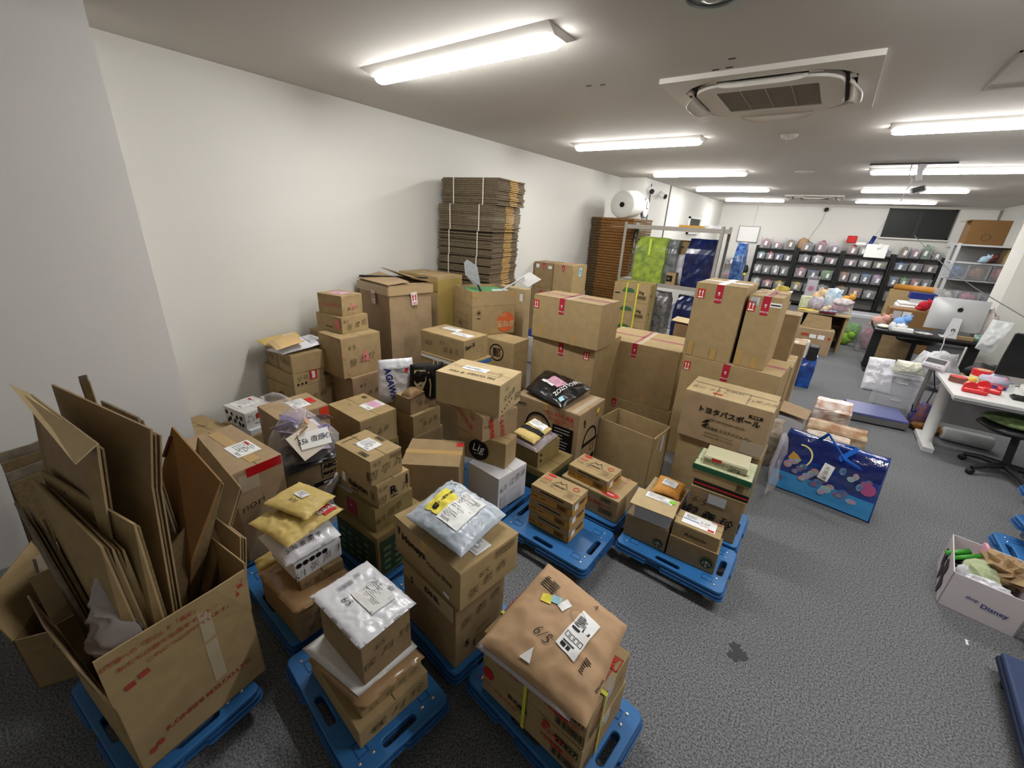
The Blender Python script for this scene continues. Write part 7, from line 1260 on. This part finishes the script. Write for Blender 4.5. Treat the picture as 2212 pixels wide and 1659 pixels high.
heap('soft_goods', 'blue and brown packets stuffed beside the white desk leg', 'goods', (1.34, 6.48, 0), (.10, .10, .18), '3a3f7a', 18, '7a4a3a'); heap('soft_goods', 'orange patterned packets on the floor beside the desk leg', 'goods', (1.42, 6.42, 0), (.16, .09, .07), 'a8722e', 19, '4a3020')
t = thing('foam_bag', 'tall frosted bag of packing foam at the right edge below the desk', 'bag', (2.06, 5.10, 0)); b = MB(); b.lathe([(.16, 0), (.19, .08), (.17, .3), (.12, .5), (.09, .56), (.13, .60), (.14, .68)], 28); b.v = [tuple(Vector(p)*(1+.07*noise.noise(Vector(p)*9))) for p in b.v]; b.obj('bag_body', mat('foam_bag', 'c9cacf', .4, .4), t, smooth=True)
# ============================================================ RIGHT FOREGROUND
t = thing('print_box', 'open white shop box holding brown paper, a green marker and white wrap', 'box', (0, 0, 0)); A = Vector((1.385, 3.08, 0)); th = 81.7; w_, d_, hb = .48, .32, .25; a = R(th); u = Vector((math.cos(a), math.sin(a), 0)); v = Vector((-math.sin(a), math.cos(a), 0)); t.location = A + u*w_/2 + v*d_/2; t.rotation_euler = (0, 0, a)
X, Y = w_/2, d_/2; PB = mat('print_box_white', 'cfc8cc', .5, .3); open_box(t, X, Y, hb, PB, .006)
S = dict(L=Flat((-X-.002, Y, 0), (0,-1,0), (0,0,1), d_, hb)); prt(S, 'L', .36, .52, .028, 'shop', 0, NB, .01, t); prt(S, 'L', .66, .44, .04, 'Disney', 0, NB, .015, t)
d_poly(S['L'], .5, .5, 0, [[(x, y+.004), (x+.001, y), (x+.004, y), (x+.001, y-.001), (x, y-.005), (x-.001, y-.001), (x-.004, y), (x-.001, y)] for x, y in ((-.14, .10), (-.12, .085), (-.145, -.09), (-.13, -.105), (.12, -.09), (.14, -.1), (.1, -.105))], GREYI, t, 'small_stars')
SE = Flat((X, Y+.002, 0), (-1,0,0), (0,0,1), w_, hb); d_poly(SE, .5, .45, 0, [[(-.05+.05*math.cos(i*.7)*(1+.3*math.sin(i*2.1)) + ox, .06*math.sin(i*.7)*(1+.3*math.cos(i*1.7)) + oy) for i in range(9)] for ox, oy in ((-.05, .03), (.02, -.03), (.1, .04), (.15, -.05))], mat('dark_plum', '3a2a36', .6), t, 'dark_patches')
HZ = .17
t0 = t.location.copy()
def near(lx, ly, z_=0): return (t0.x + u.x*lx + v.x*ly, t0.y + u.y*lx + v.y*ly, z_)
t = thing('brown_paper', 'crumpled brown packing paper spilling out of the white shop box', 'paper', near(.05, -.05, HZ)); MB().blob((.04, .02, .05), (.13, .12, .08), 4, .45, 4, 22, 14).obj('crumpled_paper', mat('packing_paper', 'a58a68', .7, .2, var=.1, scale=8), t, smooth=False)
t = thing('brown_paper', 'piece of brown packing paper on the carpet at the right edge beneath the shop box', 'paper', (1.50, 3.02, 0)); MB().blob((0, 0, .06), (.08, .12, .07), 9, .5, 4, 18, 12).obj('crumpled_paper', MATS['packing_paper'], t, smooth=False)
t = thing('white_wrap', 'white tissue wrap lining the front of the shop box', 'paper', near(-.19, .02, .15)); t.rotation_euler.z = a; MB().blob((.01, -.01, .06), (.04, .10, .045), 6, .25, 5, 24, 14).obj('wrap', PWHITE, t, smooth=False); MB().blob((.03, .10, .07), (.03, .028, .06), 8, .2, 5, 14, 10).obj('wrap_end', PWHITE, t, smooth=True)
t = thing('green_bag', 'pale green folded paper in the middle of the shop box', 'paper', near(-.05, .03, .16)); t.rotation_euler.z = a; MB().blob((0, 0, .05), (.10, .085, .06), 11, .2, 3, 12, 8).obj('folded_paper', mat('paper_sage', 'a9b48f', .6, .2), t, smooth=False)
t = thing('green_marker', 'bright green twin tube standing in the left corner of the shop box', 'tube', near(.05, .11, .14)); MB().tube([(-.07, .0, .06), (.03, .02, .12)], .016, 12).obj('green_tube', mat('bright_green', '3f9a34', .3, .5), t, smooth=True); MB().tube([(-.04, -.03, .06), (.07, -.01, .13)], .014, 12).obj('green_tube', MATS['bright_green'], t, smooth=True); MB().blob((.02, .02, .03), (.07, .05, .05), 3).obj('dark_lining', DARK, t)
t = thing('picture_packet', 'pink and white packet leaning at the back of the shop box', 'packet', near(.17, .0, .12)); MB().slab([(-.02, .08, .0), (.0, -.1, .0), (.03, -.12, .12), (.0, .08, .15)], .02).obj('packet_body', PINKP, t)
t = thing('bin_filling', 'grey crumpled plastic filling the bottom of the shop box', 'plastic', near(0, 0, .007)); t.rotation_euler.z = a; MB().blob((0, 0, .075), (.18, .10, .072), 13, .15).obj('filling', LGREY, t, smooth=True)
# upright parked dollies and dark hand truck at the right edge
for i, (x, y, z_, ry) in enumerate(((1.78, 3.86, 0, 0), (1.88, 3.98, .145, 6), (1.90, 4.2, .29, -4), (2.02, 4.55, .435, 3))):
    o = copy_tree(D0); o.location = (x, y, z_); o.rotation_euler = (0, 0, R(ry)); o['group'] = 'blue plastic dollies'; o['label'] = ['empty blue dolly at the bottom of the pile at the right edge', 'second empty blue dolly of the pile at the right edge', 'third empty blue dolly of the pile at the right edge', 'topmost empty blue dolly of the pile at the right edge'][i]
NVY = mat('cart_navy', '2f3f63', .6, .3, bump=.3, bscale=150)
t = thing('flat_cart', 'navy flat cart with black wheels cut by the lower right corner', 'cart', (1.52, 2.32, 0), R(-4)); MB().box(-.33, -.42, .11, .33, .38, .145).obj('cart_deck', NVY, t, bevel=.012, seg=2); MB().box(-.335, -.425, .08, .335, .385, .112).obj('rubber_edge', mat('cart_edge', '1f2a44', .7), t, bevel=.006)
for x in (-.3, .27):
    for y in (-.30, .30): MB().lathe([(.01, -.016), (.045, -.014), (.045, .014), (.01, .016)], 20, Matrix.Translation((x, y, .045)) @ Matrix.Rotation(R(70), 4, 'Y')).obj('wheel', DARK, t, smooth=False); MB().box(x-.02, y-.03, .04, x+.02, y+.03, .085).obj('wheel_fork', METAL, t)
t = thing('paper_scrap', 'tiny white paper scrap alone on the carpet', 'scrap', (1.16, 2.87, 0)); MB().slab([(-.006, -.02, .002), (.006, -.02, .004), (.004, .01, .006), (.016, .016, .003), (-.002, .022, .003), (-.006, .0, .006)], .0015).obj('scrap', WHITE, t)
t = MB(); 
for k in range(3):
    n_ = 16; c = (.13+.035*(k % 2), 1.95+.03*k); kk = len(t.v); t.v += [(c[0]+.028*(1+.35*math.sin(i*2.3+k))*math.cos(2*math.pi*i/n_), c[1]+.03*(1+.35*math.cos(i*1.9+k))*math.sin(2*math.pi*i/n_), .0015+.0003*k) for i in range(n_)]; t.f.append(tuple(range(kk, kk+n_)))
tag(t.obj('carpet_stain', mat('stain_dark', '4a4b4d', .9, .05)), 'dark stain on the grey carpet in front of the dollies', 'stain')
